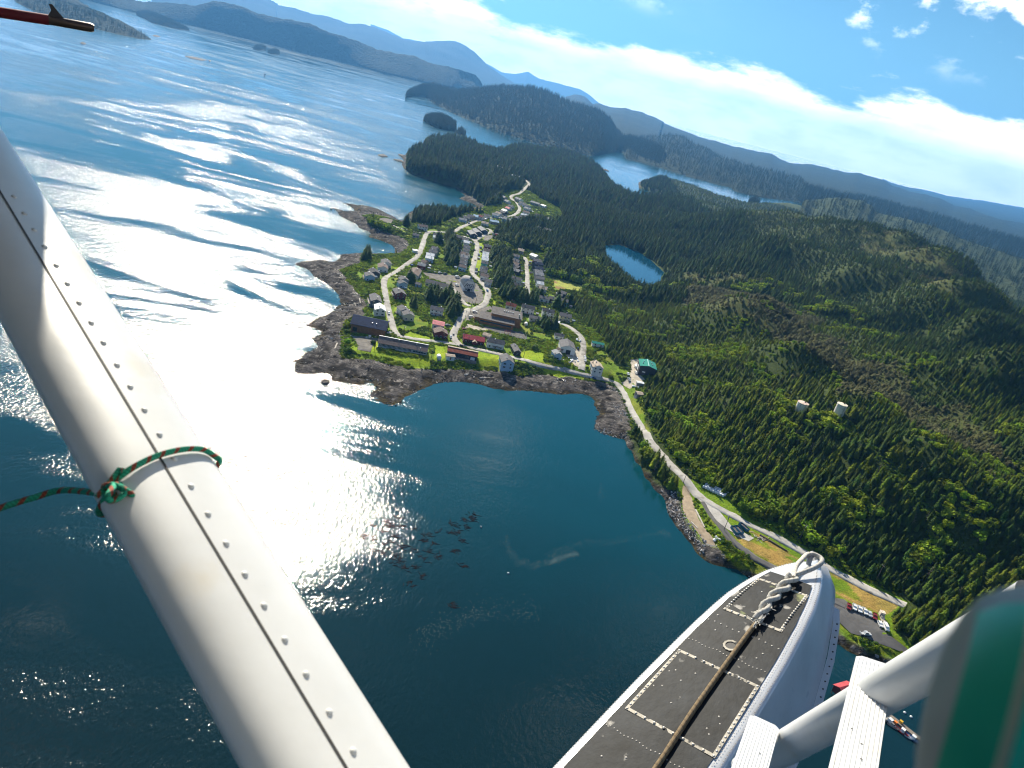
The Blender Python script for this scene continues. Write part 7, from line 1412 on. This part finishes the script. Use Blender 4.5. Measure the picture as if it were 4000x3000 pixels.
# aircraft coordinates: x forward, y to the left wing, z up
def loc(px, py, d):
    q = ray(px, py) * d; return Vector((float(q @ AA), float(-(q @ AM)), float(q @ AN)))
def deck(px, py, w=0.0):
    d = ray(px, py); q = d * ((-HD + w) / (d @ AN)); return Vector((float(q @ AA), float(-(q @ AM)), -HD + w))
M_WPAINT = mat('white_aircraft_paint', (.64, .65, .66), .40, .09, 5.0, .0012, 9.0, spec=.5, detail=9, stain=((.62, .60, .56), 5.5, .60))
M_HULL = mat('float_hull_paint', (.62, .63, .65), .30, .10, 5.0, .001, 12.0, spec=.5, metal=.25, stain=((.40, .43, .48), 6.0, .64))
M_DECK = mat('worn_deck_paint', (.016, .018, .021), .62, .7, 7.0, .0014, 40.0, spec=.2, detail=9, stain=((.36, .34, .31), 10.0, .635))
M_PATCH = mat('hatch_paint', (.015, .017, .020), .62, .7, 6.0, .0014, 40.0, spec=.2, detail=9, stain=((.20, .22, .09), 6.5, .55))
M_RIVET = mat('rivet_metal', (.50, .47, .42), .4, .2, 30.0, metal=.3)
M_EDGE = mat('chipped_edge', (.47, .43, .36), .7, .35, 14.0, .001, 60.0, spec=.15, detail=8, stain=((.06, .06, .06), 22.0, .585))
M_SEAM = mat('dark_seam', (.045, .04, .038), .7, .2)
def apart(name, me, parent=PL, **k):
    if me.users == 0:
        bm = bmesh.new(); bm.from_mesh(me); bmesh.ops.recalc_face_normals(bm, faces=bm.faces[:])
        if len(bm.faces) < 45 and any(len(e.link_faces) == 1 for e in bm.edges):                 # an open strip: turn it towards the window
            c = sum((f.normal.dot(-f.calc_center_median()) * f.calc_area() for f in bm.faces))
            if c < 0: bmesh.ops.reverse_faces(bm, faces=bm.faces[:])
        bm.to_mesh(me); bm.free()
    return ob(name, me, parent, **k)
def half_dome(n=10, rings=4, r=1.0, h=.6):
    b = MB(); V = []; Fc = []
    for i in range(rings):
        a = i / rings * pi / 2; V += [(r * cos(a) * cos(2 * pi * j / n), r * cos(a) * sin(2 * pi * j / n), h * sin(a)) for j in range(n)]
    V.append((0, 0, h)); t = len(V) - 1
    for i in range(rings - 1): Fc += [(i * n + j, i * n + (j + 1) % n, (i + 1) * n + (j + 1) % n, (i + 1) * n + j) for j in range(n)]
    Fc += [((rings - 1) * n + j, (rings - 1) * n + (j + 1) % n, t) for j in range(n)]; return V, Fc
# --- wing strut: a streamlined tube running out and up to the wing
def wing_strut():
    dl = .60; ds = []
    # axis and width from the two traced edges of the strut
    def edge_pts(y): return ((y - 1230) / 1.8715, (y - 513) / 1.532 if y < 3200 else 0)
    near = dict(y=3150, d=.57); far = dict(y=620, d=1.06)
    pn = [ray(*q) for q in ((946 + 150 / 1.87, 3150), (1635 + 150 / 1.56, 3150))]; A0 = loc(1380, 3150, .58)
    # direction of the strut in space: centre line pixels with widening distance
    cl = [(1405, 3200), (1290, 3000), (812, 2180), (392, 1470), (50, 900), (-170, 535)]
    wid = [605, 590, 512, 430, 367, 330]
    ch = .138; P = []
    for (x, y), w in zip(cl, wid): P.append(loc(x, y, ch / (w / FPX)))
    ch = .128
    # straighten: least squares line through those points
    Q = np.array([tuple(p) for p in P]); c = Q.mean(0); u = np.linalg.svd(Q - c)[2][0]; u = u if u @ (Q[-1] - Q[0]) > 0 else -u
    t = (Q - c) @ u; a = Vector(c + u * (t.min() - .12)); b = Vector(c + u * (t.max() + 1.2)); U = (b - a).normalized()
    fwd = Vector((1, 0, 0)); side = (fwd - U * fwd.dot(U)).normalized(); face = U.cross(side).normalized(); face = face if face.z > 0 else -face; _t = radians(24); side, face = side * cos(_t) - face * sin(_t), face * cos(_t) + side * sin(_t)     # chord along the flight, broad face up towards the window
    tov = loc(1635, 3000, 1) - loc(946, 3000, 1)
    if side.dot(tov) < 0: side = -side
    n = 40; prof = []
    for k in range(n):
        th = 2 * pi * k / n; x = cos(th); prof.append((x * ch / 2, .024 * (1 if sin(th) >= 0 else -1) * (1 - abs(x) ** 3.2) ** .62 * (1 - .12 * x)))
    V = []; Fc = []
    for p in (a, b):
        for s, f in prof: V.append(p + side * s + face * f)
    Fc = [(k, (k + 1) % n, (k + 1) % n + n, k + n) for k in range(n)]
    st = apart('wing_strut', new_mesh('wing_strut', V, Fc, M_WPAINT, True))
    def surf(tt, s):
        xx = s / (ch / 2); f = .024 * max(0, 1 - abs(xx) ** 3.2) ** .62 * (1 - .12 * xx); return a + U * tt + side * s + face * f
    # lapped skin edge: a thin dark gap running the length of the strut
    def find(px, py):
        d = ray(px, py); dd = Vector((float(d @ AA), float(-(d @ AM)), float(d @ AN))); best = None
        den = face.dot(dd); q = dd * ((a + face * .024).dot(face) / den); return (q - a).dot(U), (q - a).dot(side)
    sm = [find(*q)[1] for q in ((348, 1328), (635, 1809), (1350, 3000))]; s0 = sum(sm) / 3
    b_ = MB(); L = (b - a).length; hw = .0011
    for k in range(41):
        pass
    V = []; 
    for k in range(41):
        tt = L * k / 40
        for e in (-hw, hw): V.append(surf(tt, s0 + e) + face * .0008)
    apart('seam', new_mesh('seam', V, [(2 * k, 2 * k + 1, 2 * k + 3, 2 * k + 2) for k in range(40)], M_SEAM), st)
    dv, df = half_dome(12, 4, .0032, .0022); RM = new_mesh('rivet', dv, df, M_WPAINT, True)
    rv = [(40, 765), (75, 830), (115, 895), (160, 962), (208, 1035), (256, 1107), (303, 1182), (352, 1260), (405, 1338), (458, 1425), (513, 1510), (572, 1600), (631, 1696), (694, 1790)] + [(755, 1897), (822, 2005), (892, 2120), (965, 2240), (1040, 2362), (1118, 2495), (1202, 2630), (1292, 2778), (1385, 2930)]
    ss = [find(*q) for q in rv]; s1 = sum(q[1] for q in ss) / len(ss)
    for tt, s in ss:
        p = surf(tt, s1); xx = s1 / (ch / 2); nrm = (face + side * .25 * xx).normalized(); o = apart('rivet', RM, st); o.location = p; o.rotation_mode = 'QUATERNION'; o.rotation_quaternion = nrm.to_track_quat('Z', 'Y')
    print('STRUT', U, side, face, 'sun', Vector((float(SUN @ AA), float(-(SUN @ AM)), float(SUN @ AN))).dot(face), a, b)
    return a, U, side, face, surf, find, ch, L
SA, SU, SS, SF, ssurf, sfind, SCH, SLEN = wing_strut()
# --- green and red cord knotted round the strut (a thing of its own, held by the strut)
def twisted_cord(name, pts, r, mats, label, cat, seg=3):
    pts = [Vector(p) for p in pts]; P = []
    for i in range(len(pts) - 1):
        p0, p1, p2, p3 = pts[max(i - 1, 0)], pts[i], pts[i + 1], pts[min(i + 2, len(pts) - 1)]
        for k in range(seg): t = k / seg; P.append(.5 * ((2 * p1) + (-p0 + p2) * t + (2 * p0 - 5 * p1 + 4 * p2 - p3) * t * t + (-p0 + 3 * p1 - 3 * p2 + p3) * t ** 3))
    P.append(pts[-1]); return P
def to_world(v): return MP @ Vector(v)
def cord_material(name, c1, c2, turns):
    m, nt, b, o = nodes_of(name); N = nt.nodes; L = nt.links; uv = N.new('ShaderNodeUVMap'); sp = N.new('ShaderNodeSeparateXYZ'); L.new(uv.outputs[0], sp.inputs[0])
    def ma(op, a, c):
        n = N.new('ShaderNodeMath'); n.operation = op
        for i, v in enumerate((a, c)):
            if isinstance(v, (int, float)): n.inputs[i].default_value = v
            else: L.new(v, n.inputs[i])
        return n.outputs[0]
    fr = ma('FRACT', ma('ADD', sp.outputs['X'], sp.outputs['Y']), 0); fr2 = ma('FRACT', ma('SUBTRACT', ma('MULTIPLY', sp.outputs['X'], 5.0), ma('MULTIPLY', sp.outputs['Y'], 2.0)), 0)
    st = ma('LESS_THAN', fr, .30); mx = N.new('ShaderNodeMix'); mx.data_type = 'RGBA'; L.new(st, mx.inputs[0]); mx.inputs[6].default_value = (*c1, 1); mx.inputs[7].default_value = (*c2, 1)
    vr = ma('ADD', ma('MULTIPLY', ma('ABSOLUTE', ma('SUBTRACT', fr2, .5), 0), 1.1), .55); vm = N.new('ShaderNodeVectorMath'); vm.operation = 'SCALE'; L.new(mx.outputs[2], vm.inputs[0]); L.new(vr, vm.inputs['Scale']); L.new(vm.outputs[0], b.inputs['Base Color'])
    bp = N.new('ShaderNodeBump'); bp.inputs['Distance'].default_value = .002; L.new(fr2, bp.inputs['Height']); L.new(bp.outputs[0], b.inputs['Normal']); b.inputs['Roughness'].default_value = .8; return m
def cord_mesh(name, P, r, m, pitch, n=8, strands=0, wob=0.0):
    """round cord along P with UV (along / pitch, around)"""
    b = MB(); R_ = random.Random(3); b.tube(P, [r * (1 + R_.uniform(-wob, wob)) for _ in P], n); me = new_mesh(name, b.v, b.f, m, True); uv = me.uv_layers.new(name='UVMap'); ln = [0]
    for i in range(1, len(P)): ln.append(ln[-1] + (Vector(P[i]) - Vector(P[i - 1])).length)
    for pl in me.polygons:
        if pl.loop_total != 4 or pl.index >= (len(P) - 1) * n: continue
        i, j = divmod(pl.index, n)
        for li, (ii, jj) in zip(pl.loop_indices, ((i, j), (i, j + 1), (i + 1, j + 1), (i + 1, j))): uv.data[li].uv = (ln[ii] / pitch, jj / n)
    return me
def strut_cord():
    pic = [(-700, 2230), (-350, 2110), (0, 1985), (130, 1945), (240, 1915), (320, 1896), (352, 1903)]
    t0, s0 = sfind(380, 1905); free = [loc(x, y, .80) for x, y in pic[:-2]]
    on = [(395, 1900), (440, 1870), (500, 1842), (560, 1815), (620, 1790), (680, 1772), (740, 1760), (800, 1753), (850, 1757), (885, 1770)]
    pts = []
    for x, y in on:
        tt, s = sfind(x, y); s = max(-SCH / 2 + .003, min(SCH / 2 - .0015, s)); p = ssurf(tt, s); pts.append(p + SF * .0045)
    for k in range(1, 8):                                           # round the back of the strut
        tt, s = sfind(880 - k * 62, 1775 + k * 16); s = max(-SCH / 2 + .001, min(SCH / 2 - .001, s)); f = .026 * sqrt(max(0, 1 - (s / (SCH / 2)) ** 2)); pts.append(SA + SU * tt + SS * s - SF * (f + .005))
    first = pts[0]; P = twisted_cord('', free + [first + (free[-1] - first) * .25] + pts + [first + Vector((0, 0, .002))], 0, None, '', '', 5)
    m = cord_material('green_red_cord', (.02, .42, .26), (.36, .07, .04), 1); r = .0029
    W_ = [to_world(p) for p in P]; root = empty('knotted_cord', W_[0], 0, 'green cord with red flecks knotted round the white wing strut', 'cord')
    def rel(q): return [Vector(p) - W_[0] for p in q]
    ob('line', cord_mesh('line', rel(W_), r, m, .017), root)
    k0 = pts[0]; kn = []
    for i in range(44):
        a = i / 44 * 2 * pi * 2.6; kn.append(to_world(k0 + SU * (.0075 * cos(a) - .003) + SF * (.006 * sin(a) + .005) + SS * (-.006 + .016 * i / 44 + .005 * sin(a * 1.7))))
    ob('knot', cord_mesh('knot', rel(kn), r * .95, m, .015), root)
    e = [to_world(k0 + v) for v in (SF * .008, SF * .010 - SU * .010 + SS * .004, SF * .008 - SU * .020 + SS * .006, SF * .006 - SU * .030 + SS * .004)]
    e = [to_world(ssurf(*sfind(x, y)) + SF * .010) for x, y in ((400, 1900), (440, 1868), (462, 1842), (472, 1850))]; ob('tail', cord_mesh('tail', rel(e), r * .9, m, .015, wob=.2), root)
strut_cord()
# --- float
def interp(x, xs, ys): return float(np.interp(x, xs, ys))
FY = 1.25                                                          # float centre line
def b_deck(u): return interp(u, [-1.5, 1.0, 1.42, 1.96, 2.4, 2.66, 2.84, 2.98, 3.1, 3.2, 3.28, 3.33, 3.35], [.27, .27, .268, .258, .238, .216, .19, .16, .125, .09, .055, .022, .004])
def z_deck(u): return -HD - interp(u, [0, 2.7, 3.0, 3.2, 3.35], [0, 0, .03, .075, .13])
def b_chine(u): return interp(u, [-1.5, 2.2, 2.6, 2.9, 3.1, 3.3, 3.42, 3.46], [.295, .29, .268, .225, .175, .10, .035, .004])
def h_chine(u): return interp(u, [-1.5, 2.0, 2.6, 3.0, 3.25, 3.4, 3.46], [.50, .50, .44, .30, .20, .15, .14])
def h_keel(u): return interp(u, [-1.5, 2.0, 2.6, 3.0, 3.25, 3.4, 3.46], [.68, .68, .62, .46, .30, .19, .15])
def the_float():
    us = [-1.2, -.4, .4, 1.0, 1.4, 1.7, 2.0, 2.25, 2.45, 2.6, 2.72, 2.84, 2.94, 3.02, 3.1, 3.16, 3.22, 3.27, 3.31, 3.34, 3.35]
    V = []; rl = .026
    for u in us:
        bd, zd = b_deck(u), z_deck(u); bc = b_chine(u); hc, hk = h_chine(u), h_keel(u); sec = []
        sec.append((0, zd + .012))
        sec.append((max(bd - rl * 2.2, bd * .5), zd + .008))
        for k in range(5): a = pi / 2 * (1 - k / 4); sec.append((max(bd - rl + rl * cos(a), bd * .6 + .4 * bd * cos(a)), zd - rl + rl * sin(a) + .004))
        ex = .06 * smooth((u - 3.0) / .35); 
        sec += [(bd + (bc - bd) * .35, zd - hc * .35), (bd + (bc - bd) * .7, zd - hc * .7), (bc, zd - hc), (bc - .01, zd - hc - .02), (0, zd - hk)]
        full = [(FY + s, z) for s, z in sec] + [(FY - s, z) for s, z in reversed(sec[1:-1])]
        V.append([(u + ex * (z < zd - .05), y, z) for y, z in full])
    n = len(V[0]); vv = [p for r in V for p in r]; Fc = [(i * n + (j + 1) % n, i * n + j, (i + 1) * n + j, (i + 1) * n + (j + 1) % n) for i in range(len(us) - 1) for j in range(n)] + [tuple(range(n)), tuple(reversed(range((len(us) - 1) * n, len(us) * n)))]
    fl = apart('float', new_mesh('float', vv, Fc, M_HULL, True))
    def on_deck(u, y, lift=.0): return Vector((u, y, z_deck(u) + .0125 + lift - .004 * abs(y - FY) / .25))
    # dark non-slip deck panel
    ul = np.linspace(-1.0, 3.0, 60); V = []
    for u in ul:
        b = max(b_deck(u) - .047, .02)
        for k in range(7): V.append(on_deck(u, FY + b * (1 - 2 * k / 6), .0012))
    apart('deck_panel', new_mesh('deck_panel', V, [(i * 7 + j, i * 7 + j + 1, (i + 1) * 7 + j + 1, (i + 1) * 7 + j) for i in range(59) for j in range(6)], M_DECK, True), fl)
    dv, df = half_dome(8, 3, 1, .75); SC_ = new_mesh('screw', [(x * .0062, y * .0062, z * .0050) for x, y, z in dv], df, M_RIVET, True)
    def hatch(u0, u1, ya, yb, yc, yd, nu, nv, m):
        # rim frame and lid: corners front-left, front-right, back-right, back-left
        c = [(u1, ya), (u1, yb), (u0, yc), (u0, yd)]; b = MB(); e = .0145
        cu = sum(q[0] for q in c) / 4; cv = sum(q[1] for q in c) / 4
        inner = [(cu + (q[0] - cu) * (1 - 2 * e / (u1 - u0)), cv + (q[1] - cv) * (1 - 2 * e / abs(ya - yb))) for q in c]
        O = [on_deck(*q, .0022) for q in c]; I = [on_deck(*q, .0034) for q in inner]; OT = [on_deck(*q, .0042) for q in c]; IT = [on_deck(*q, .0042) for q in inner]
        b.add(O + I + OT + IT, [(8 + i, 8 + (i + 1) % 4, 12 + (i + 1) % 4, 12 + i) for i in range(4)] + [(i, (i + 1) % 4, 8 + (i + 1) % 4, 8 + i) for i in range(4)] + [(4 + (i + 1) % 4, 4 + i, 12 + i, 12 + (i + 1) % 4) for i in range(4)])
        h = apart('hatch', b.mesh('hatch', M_EDGE), fl); apart('hatch_lid', new_mesh('hatch_lid', [on_deck(*q, .0036) for q in inner], [(0, 1, 2, 3)], m), fl)
        mid = [((o[0] + i[0]) / 2, (o[1] + i[1]) / 2) for o, i in zip(c, inner)]
        for k, cnt in ((0, nv), (1, nu), (2, nv), (3, nu)):
            a, d = mid[k], mid[(k + 1) % 4]
            for q in range(cnt): t = q / cnt; p = on_deck(a[0] + (d[0] - a[0]) * t, a[1] + (d[1] - a[1]) * t, .004); o = apart('screw', SC_, fl); o.location = p
    hatch(2.57, 2.905, 1.38, 1.12, 1.11, 1.40, 16, 8, M_PATCH); hatch(1.795, 2.22, 1.435, 1.05, 1.03, 1.44, 16, 9, M_DECK)
    # rows of rivets on the deck frames and along both gunwales (too many to part singly: joined)
    b = MB(); s = .0032
    def dot(p, r=s): b.add([(p[0] + x * r, p[1] + y * r, p[2] + z * r * .7) for x, y, z in dv], df)
    for u in np.arange(1.0, 3.28, .0165):
        for sg in (-1, 1):
            for off in (.012, .034): dot((u, FY + sg * (b_deck(u) - off), z_deck(u) + .011 - (.008 if off < .02 else 0)), .0026)
    for u, n in ((2.305, 22), (1.685, 24), (2.47, 12), (1.0, 20)):
        bb = b_deck(u) - .06
        for k in range(n): dot(on_deck(u + .004 * sin(k), FY + bb * (1 - 2 * k / (n - 1)), .001), .0040 if n > 12 else .0052)
    for u, y in ((2.52, 1.40), (2.42, 1.36), (2.36, 1.13), (2.40, 1.12), (2.13, 1.30), (2.06, 1.33), (2.02, 1.22), (1.93, 1.30), (1.90, 1.12), (2.66, 1.25), (2.74, 1.19), (2.80, 1.31), (1.6, 1.3), (1.55, 1.38), (2.08, 1.40), (2.10, 1.38), (1.97, 1.41), (1.99, 1.38), (1.95, 1.09), (1.98, 1.11), (1.88, 1.10)): dot(on_deck(u, y, .001), .0056)
    o = apart('rivet_rows', b.mesh('rivet_rows', mat('dull_rivet', (.30, .28, .26), .5, .3, 40.0, metal=.2), True), fl); o['kind'] = 'stuff'
    # inspection port
    p = on_deck(2.365, 1.255, .002); V = []; n = 24
    for r_, z in ((.034, 0), (.034, .004), (.024, .004), (.022, -.004)): V += [(p.x + r_ * (1 + (.05 if k % 2 else -.03) * (r_ > .03)) * cos(2 * pi * k / n), p.y + r_ * (1 + (.05 if k % 2 else -.03) * (r_ > .03)) * sin(2 * pi * k / n), p.z + z) for k in range(n)]
    ip = apart('inspection_port', new_mesh('inspection_port', V, [(i * n + k, i * n + (k + 1) % n, (i + 1) * n + (k + 1) % n, (i + 1) * n + k) for i in range(3) for k in range(n)], M_EDGE), fl)
    apart('port_well', new_mesh('port_well', [(p.x + .0225 * cos(2 * pi * k / n), p.y + .0225 * sin(2 * pi * k / n), p.z + .0006) for k in range(n)], [tuple(range(n))], M_BLACK), fl)
    # white bow plate, lap joints of the hull skin, spray rail
    for u in (1.52, 2.06):
        V = []
        for k in range(9): t = k / 8; bd, bc = b_deck(u), b_chine(u); V += [(u + .18 * t - .0015, FY - (bd + (bc - bd) * t) - .0012, z_deck(u) - .04 - (h_chine(u) - .05) * t), (u + .18 * t + .0015, FY - (bd + (bc - bd) * t) - .0012, z_deck(u) - .04 - (h_chine(u) - .05) * t)]
        apart('skin_joint', new_mesh('skin_joint', V, [(2 * k, 2 * k + 1, 2 * k + 3, 2 * k + 2) for k in range(8)], M_SEAM), fl)
    b2 = MB(); uu = np.linspace(2.0, 3.2, 24); V = []
    for u in uu:
        bc = b_chine(u); z = z_deck(u) - h_chine(u); V += [(u + .03, FY - bc + .004, z + .006), (u + .03, FY - bc - .030, z - .004), (u + .03, FY - bc - .030, z - .010), (u + .03, FY - bc + .004, z - .006)]
    b2.add(V, [(i * 4 + j, i * 4 + (j + 1) % 4, (i + 1) * 4 + (j + 1) % 4, (i + 1) * 4 + j) for i in range(23) for j in range(4)]); sr = apart('spray_rail', b2.mesh('spray_rail', M_WPAINT), fl)
    RS = new_mesh('rail_screw', [(x * .005, y * .005, z * .004) for x, y, z in dv], df, M_SEAM, True)
    for u in np.linspace(2.05, 3.1, 26): o = apart('rail_screw', RS, fl); o.location = (u + .03, FY - b_chine(u) - .016, z_deck(u) - h_chine(u) + .002)
    # bow cleat
    b = MB(); p = Vector((3.26, FY, z_deck(3.26) + .02)); b.tube([p + Vector((-.035, 0, .0)), p + Vector((-.02, 0, .035)), p + Vector((.02, 0, .040)), p + Vector((.055, 0, .015))], [.012, .016, .016, .010], 10); apart('bow_cleat', b.mesh('bow_cleat', mt('cleat_metal', (.30, .30, .31), .4, .15, 9.0, metal=.6), True), fl)
    return on_deck
ON_DECK = the_float()
def float_rope():
    # mooring rope lying along the deck: plain lay, then spliced eye up to the bow cleat
    Z = lambda u, y, r: ON_DECK(u, y, r)
    mR = cord_material('brown_rope', (.34, .24, .13), (.25, .17, .09), 1); mW = cord_material('white_rope', (.74, .70, .62), (.62, .58, .50), 1)
    a = [Z(1.35, 1.165, .012), Z(1.67, 1.182, .012), Z(1.9, 1.2, .012), Z(2.16, 1.212, .012), Z(2.46, 1.222, .013), Z(2.62, 1.222, .014)]
    W_ = [to_world(p) for p in twisted_cord('', a, 0, None, '', '', 8)]; root = empty('mooring_rope', W_[0], 0, 'frayed mooring rope lying along the float deck to the bow cleat', 'rope')
    rel = lambda q: [Vector(p) - W_[0] for p in q]
    ob('rope_line', cord_mesh('rope_line', rel(W_), .0112, mR, .03, 10, wob=.05), root)
    # two white strands twisting round each other
    u0, u1 = 2.56, 2.98; S1 = []; S2 = []
    for i in range(46):
        t = i / 45; u = u0 + (u1 - u0) * t; y = 1.222 + .006 * sin(t * 5) + .012 * t; ph = t * 2 * pi * 2.1; rr = .013 + .010 * t
        S1.append(to_world(Z(u, y + rr * cos(ph), .020 + rr * .8 * (1 + sin(ph)) * .6))); S2.append(to_world(Z(u, y - rr * cos(ph), .020 + rr * .8 * (1 - sin(ph)) * .6)))
    ob('splice', cord_mesh('splice', rel(S1), .0125, mW, .025, 10, wob=.12), root); ob('splice', cord_mesh('splice', rel(S2), .0120, mW, .025, 10, wob=.12), root)
    eye = [Z(2.96, 1.245, .03), Z(3.04, 1.215, .03), Z(3.12, 1.185, .04), Z(3.20, 1.175, .045), Z(3.26, 1.195, .05), Z(3.275, 1.235, .055), Z(3.24, 1.262, .055), Z(3.17, 1.262, .045), Z(3.08, 1.258, .035), Z(2.97, 1.225, .03)]
    ob('eye', cord_mesh('eye', rel([to_world(p) for p in twisted_cord('', eye, 0, None, '', '', 6)]), .0125, mW, .025, 10, wob=.06), root)
    # frayed whipping where the two meet
    b = MB(); R_ = random.Random(6)
    for k in range(60):
        u = R_.uniform(2.54, 2.70); p = Z(u, 1.222 + R_.gauss(0, .012), .018 + R_.uniform(0, .014)); q = p + Vector((R_.uniform(-.05, .01), R_.gauss(0, .014), R_.uniform(-.006, .010))); b.tube([to_world(p) - W_[0], to_world(q) - W_[0]], [.0024, .0012], 4)
    ob('fray', b.mesh('fray', mt('frayed_fibre', (.72, .68, .60), .9, .2, 20.0)), root)
float_rope()
# --- float strut, steps, pitot tube, wing, rounded fairing
def fittings():
    a = loc(2900, 3015, 2.62); b = loc(4060, 2360, 1.48); U = (b - a).normalized(); v = ((a + b) / 2).normalized(); f = -(v - U * v.dot(U)).normalized(); s = U.cross(f); n = 28; V = []
    for p in (a, b):
        for k in range(n): t = 2 * pi * k / n; V.append(p + s * .043 * cos(t) + f * .030 * sin(t))
    apart('float_strut', new_mesh('float_strut', V, [(k, (k + 1) % n, (k + 1) % n + n, k + n) for k in range(n)], M_WPAINT, True))
    for (tx, ty, td), (bx, by, bd), w in (((3414, 2590, 2.02), (3318, 3080, 1.58), .078), ((2985, 2824, 2.28), (2905, 3080, 1.98), .078)):
        p, q = loc(tx, ty, td), loc(bx, by, bd); U = (q - p).normalized(); v = p.normalized(); sd = U.cross(v).normalized(); nf = sd.cross(U).normalized(); nf = nf if nf.dot(v) < 0 else -nf; L = (q - p).length; sd = sd if sd.dot(loc(tx + 50, ty + 14, td) - p) > 0 else -sd
        # plank with rounded far corners
        out = [(-w / 2, .012), (-w / 2 + .012, 0), (w / 2 - .012, 0), (w / 2, .012), (w / 2, L), (-w / 2, L)]; V = [p + sd * x + U * y + nf * .008 for x, y in out] + [p + sd * x + U * y - nf * .008 for x, y in out]; m = len(out)
        st = apart('step', new_mesh('step', V, [tuple(range(m)), tuple(reversed(range(m, 2 * m)))] + [(i, i + m, (i + 1) % m + m, (i + 1) % m) for i in range(m)], M_WPAINT))
        for k in range(9):
            x = -w / 2 + w * (k + .75) / 9.5; V = [p + sd * (x + dx) + U * y + nf * (.008 + dz) for y in (.014, L) for dx, dz in ((-.0018, 0), (-.001, .0018), (.001, .0018), (.0018, 0))]; apart('rib', new_mesh('rib', V, [(0, 1, 5, 4), (1, 2, 6, 5), (2, 3, 7, 6), (0, 3, 2, 1)], M_WPAINT), st)
        for k, (x, y) in enumerate(((.012, .18), (-.016, .33), (.006, .37), (.01, .42))):
            if y < L: V = [p + sd * (x + dx * .0025) + U * (y + dy * .0022) + nf * .0102 for dx, dy in ((-1, -1), (1, -.6), (.8, 1), (-1, .7))]; apart('chip', new_mesh('chip', V, [(0, 1, 2, 3)], M_SEAM), st)
    # pitot tube under the wing
    D = 2.6; P = [loc(x, y, D) for x, y in ((-300, 12), (-40, 42), (190, 78), (355, 108), (368, 111))]; b = MB(); b.tube(P[:3], .0140, 12); pt = apart('pitot_tube', b.mesh('pitot_tube', mat('pitot_red', (.17, .012, .02), .5, .3, 20.0), True))
    b = MB(); b.tube([P[2], P[3], P[4]], [.0125, .0125, .009], 12); apart('probe', b.mesh('probe', mat('probe_metal', (.10, .07, .055), .3, .2, 9.0, metal=.6), True), pt)
    fin = [(186, 62), (200, 40), (190, 15), (203, 16), (232, 52), (262, 84), (230, 92), (186, 86)]; F1 = [loc(x, y, D) for x, y in fin]; th = (P[2] - P[1]).normalized().cross((F1[2] - F1[0]).normalized()) * .004; k = len(fin)
    apart('fin', new_mesh('fin', [p + th for p in F1] + [p - th for p in F1], [tuple(range(k)), tuple(reversed(range(k, 2 * k)))] + [(i, i + k, (i + 1) % k + k, (i + 1) % k) for i in range(k)], mat('fin_metal', (.06, .055, .06), .5, .2)), pt)
    # the wing overhead (out of the picture, its shadow falls on the strut)
    V = []; sec = [(.80, .50), (.70, .58), (.3, .62), (-.4, .58), (-.9, .50), (-.4, .47), (.4, .44), (.72, .45)]
    for y in (-5, -1.0, 1.0, 2.5, 6.5): V += [(x, y, z + .02 * abs(y)) for x, z in sec]
    k = len(sec); apart('wing', new_mesh('wing', V, [(i * k + j, i * k + (j + 1) % k, (i + 1) * k + (j + 1) % k, (i + 1) * k + j) for i in range(4) for j in range(k)] + [tuple(reversed(range(k))), tuple(range(4 * k, 5 * k))], M_WPAINT, True))
    # the fuselage side behind the window (out of the picture): sunlight off it fills the shaded side of the strut
    fs = [(-1.05, .0), (-1.05, -.35), (-.6, -.06), (.42, -.06), (.44, -.5)]; V = []
    for x in (-3.0, -.02, 1.5): V += [(x, y, z) for z, y in fs]
    apart('fuselage_side', new_mesh('fuselage_side', V, [(i * 5 + j, i * 5 + j + 1, (i + 1) * 5 + j + 1, (i + 1) * 5 + j) for i in range(2) for j in range(1, 4)], M_WPAINT))
    # rounded fairing with green bands right beside the window, far out of focus
    D2 = .17; o = loc(3625, 2700, D2); ax = (loc(3625 + 360, 2700 + 150, D2) - o).normalized(); ax = (ax + o.normalized() * .06).normalized(); vw = -o.normalized(); vw = (vw - ax * vw.dot(ax)).normalized(); sd = ax.cross(vw); k_ = D2 / FPX
    def band(name, prof, m, a0, a1, parent, n=40):
        V = []
        for z, r in prof: V += [o + ax * z * k_ + (vw * cos(a0 + (a1 - a0) * k / n) + sd * sin(a0 + (a1 - a0) * k / n)) * r * k_ for k in range(n + 1)]
        return apart(name, new_mesh(name, V, [(i * (n + 1) + k, i * (n + 1) + k + 1, (i + 1) * (n + 1) + k + 1, (i + 1) * (n + 1) + k) for i in range(len(prof) - 1) for k in range(n)], m, True), parent)
    G1 = mat('dark_green_paint', (.03, .52, .30), .35, .12, 30.0); G2 = mat('bright_green_paint', (.015, .75, .50), .4, .35, 60.0); GY = mat('grey_rim', (.33, .34, .30), .5, .2, 30.0); CR_ = mat('pale_seam', (.60, .64, .44), .4, .15, 30.0); BR_ = mat('brown_grey_trim', (.46, .39, .33), .6, .3, 40.0)
    f0 = band('rounded_fairing', [(0, 2), (3, 90), (12, 180), (32, 270), (60, 330)], GY, -pi, pi, PL)
    band('green_band', [(60, 331), (110, 385), (170, 420)], G1, -.95, .75, f0); band('grey_band', [(60, 331), (110, 385), (170, 420)], GY, .75, 2 * pi - .95, f0)
    band('pale_seam', [(170, 422), (176, 428), (190, 431), (196, 428)], CR_, -pi, pi, f0); band('green_body', [(196, 426), (330, 455), (900, 470)], G2, -.85, 2.0, f0); band('brown_trim', [(196, 426), (330, 455), (900, 470)], BR_, 2.0, 2 * pi - .85, f0)
fittings()
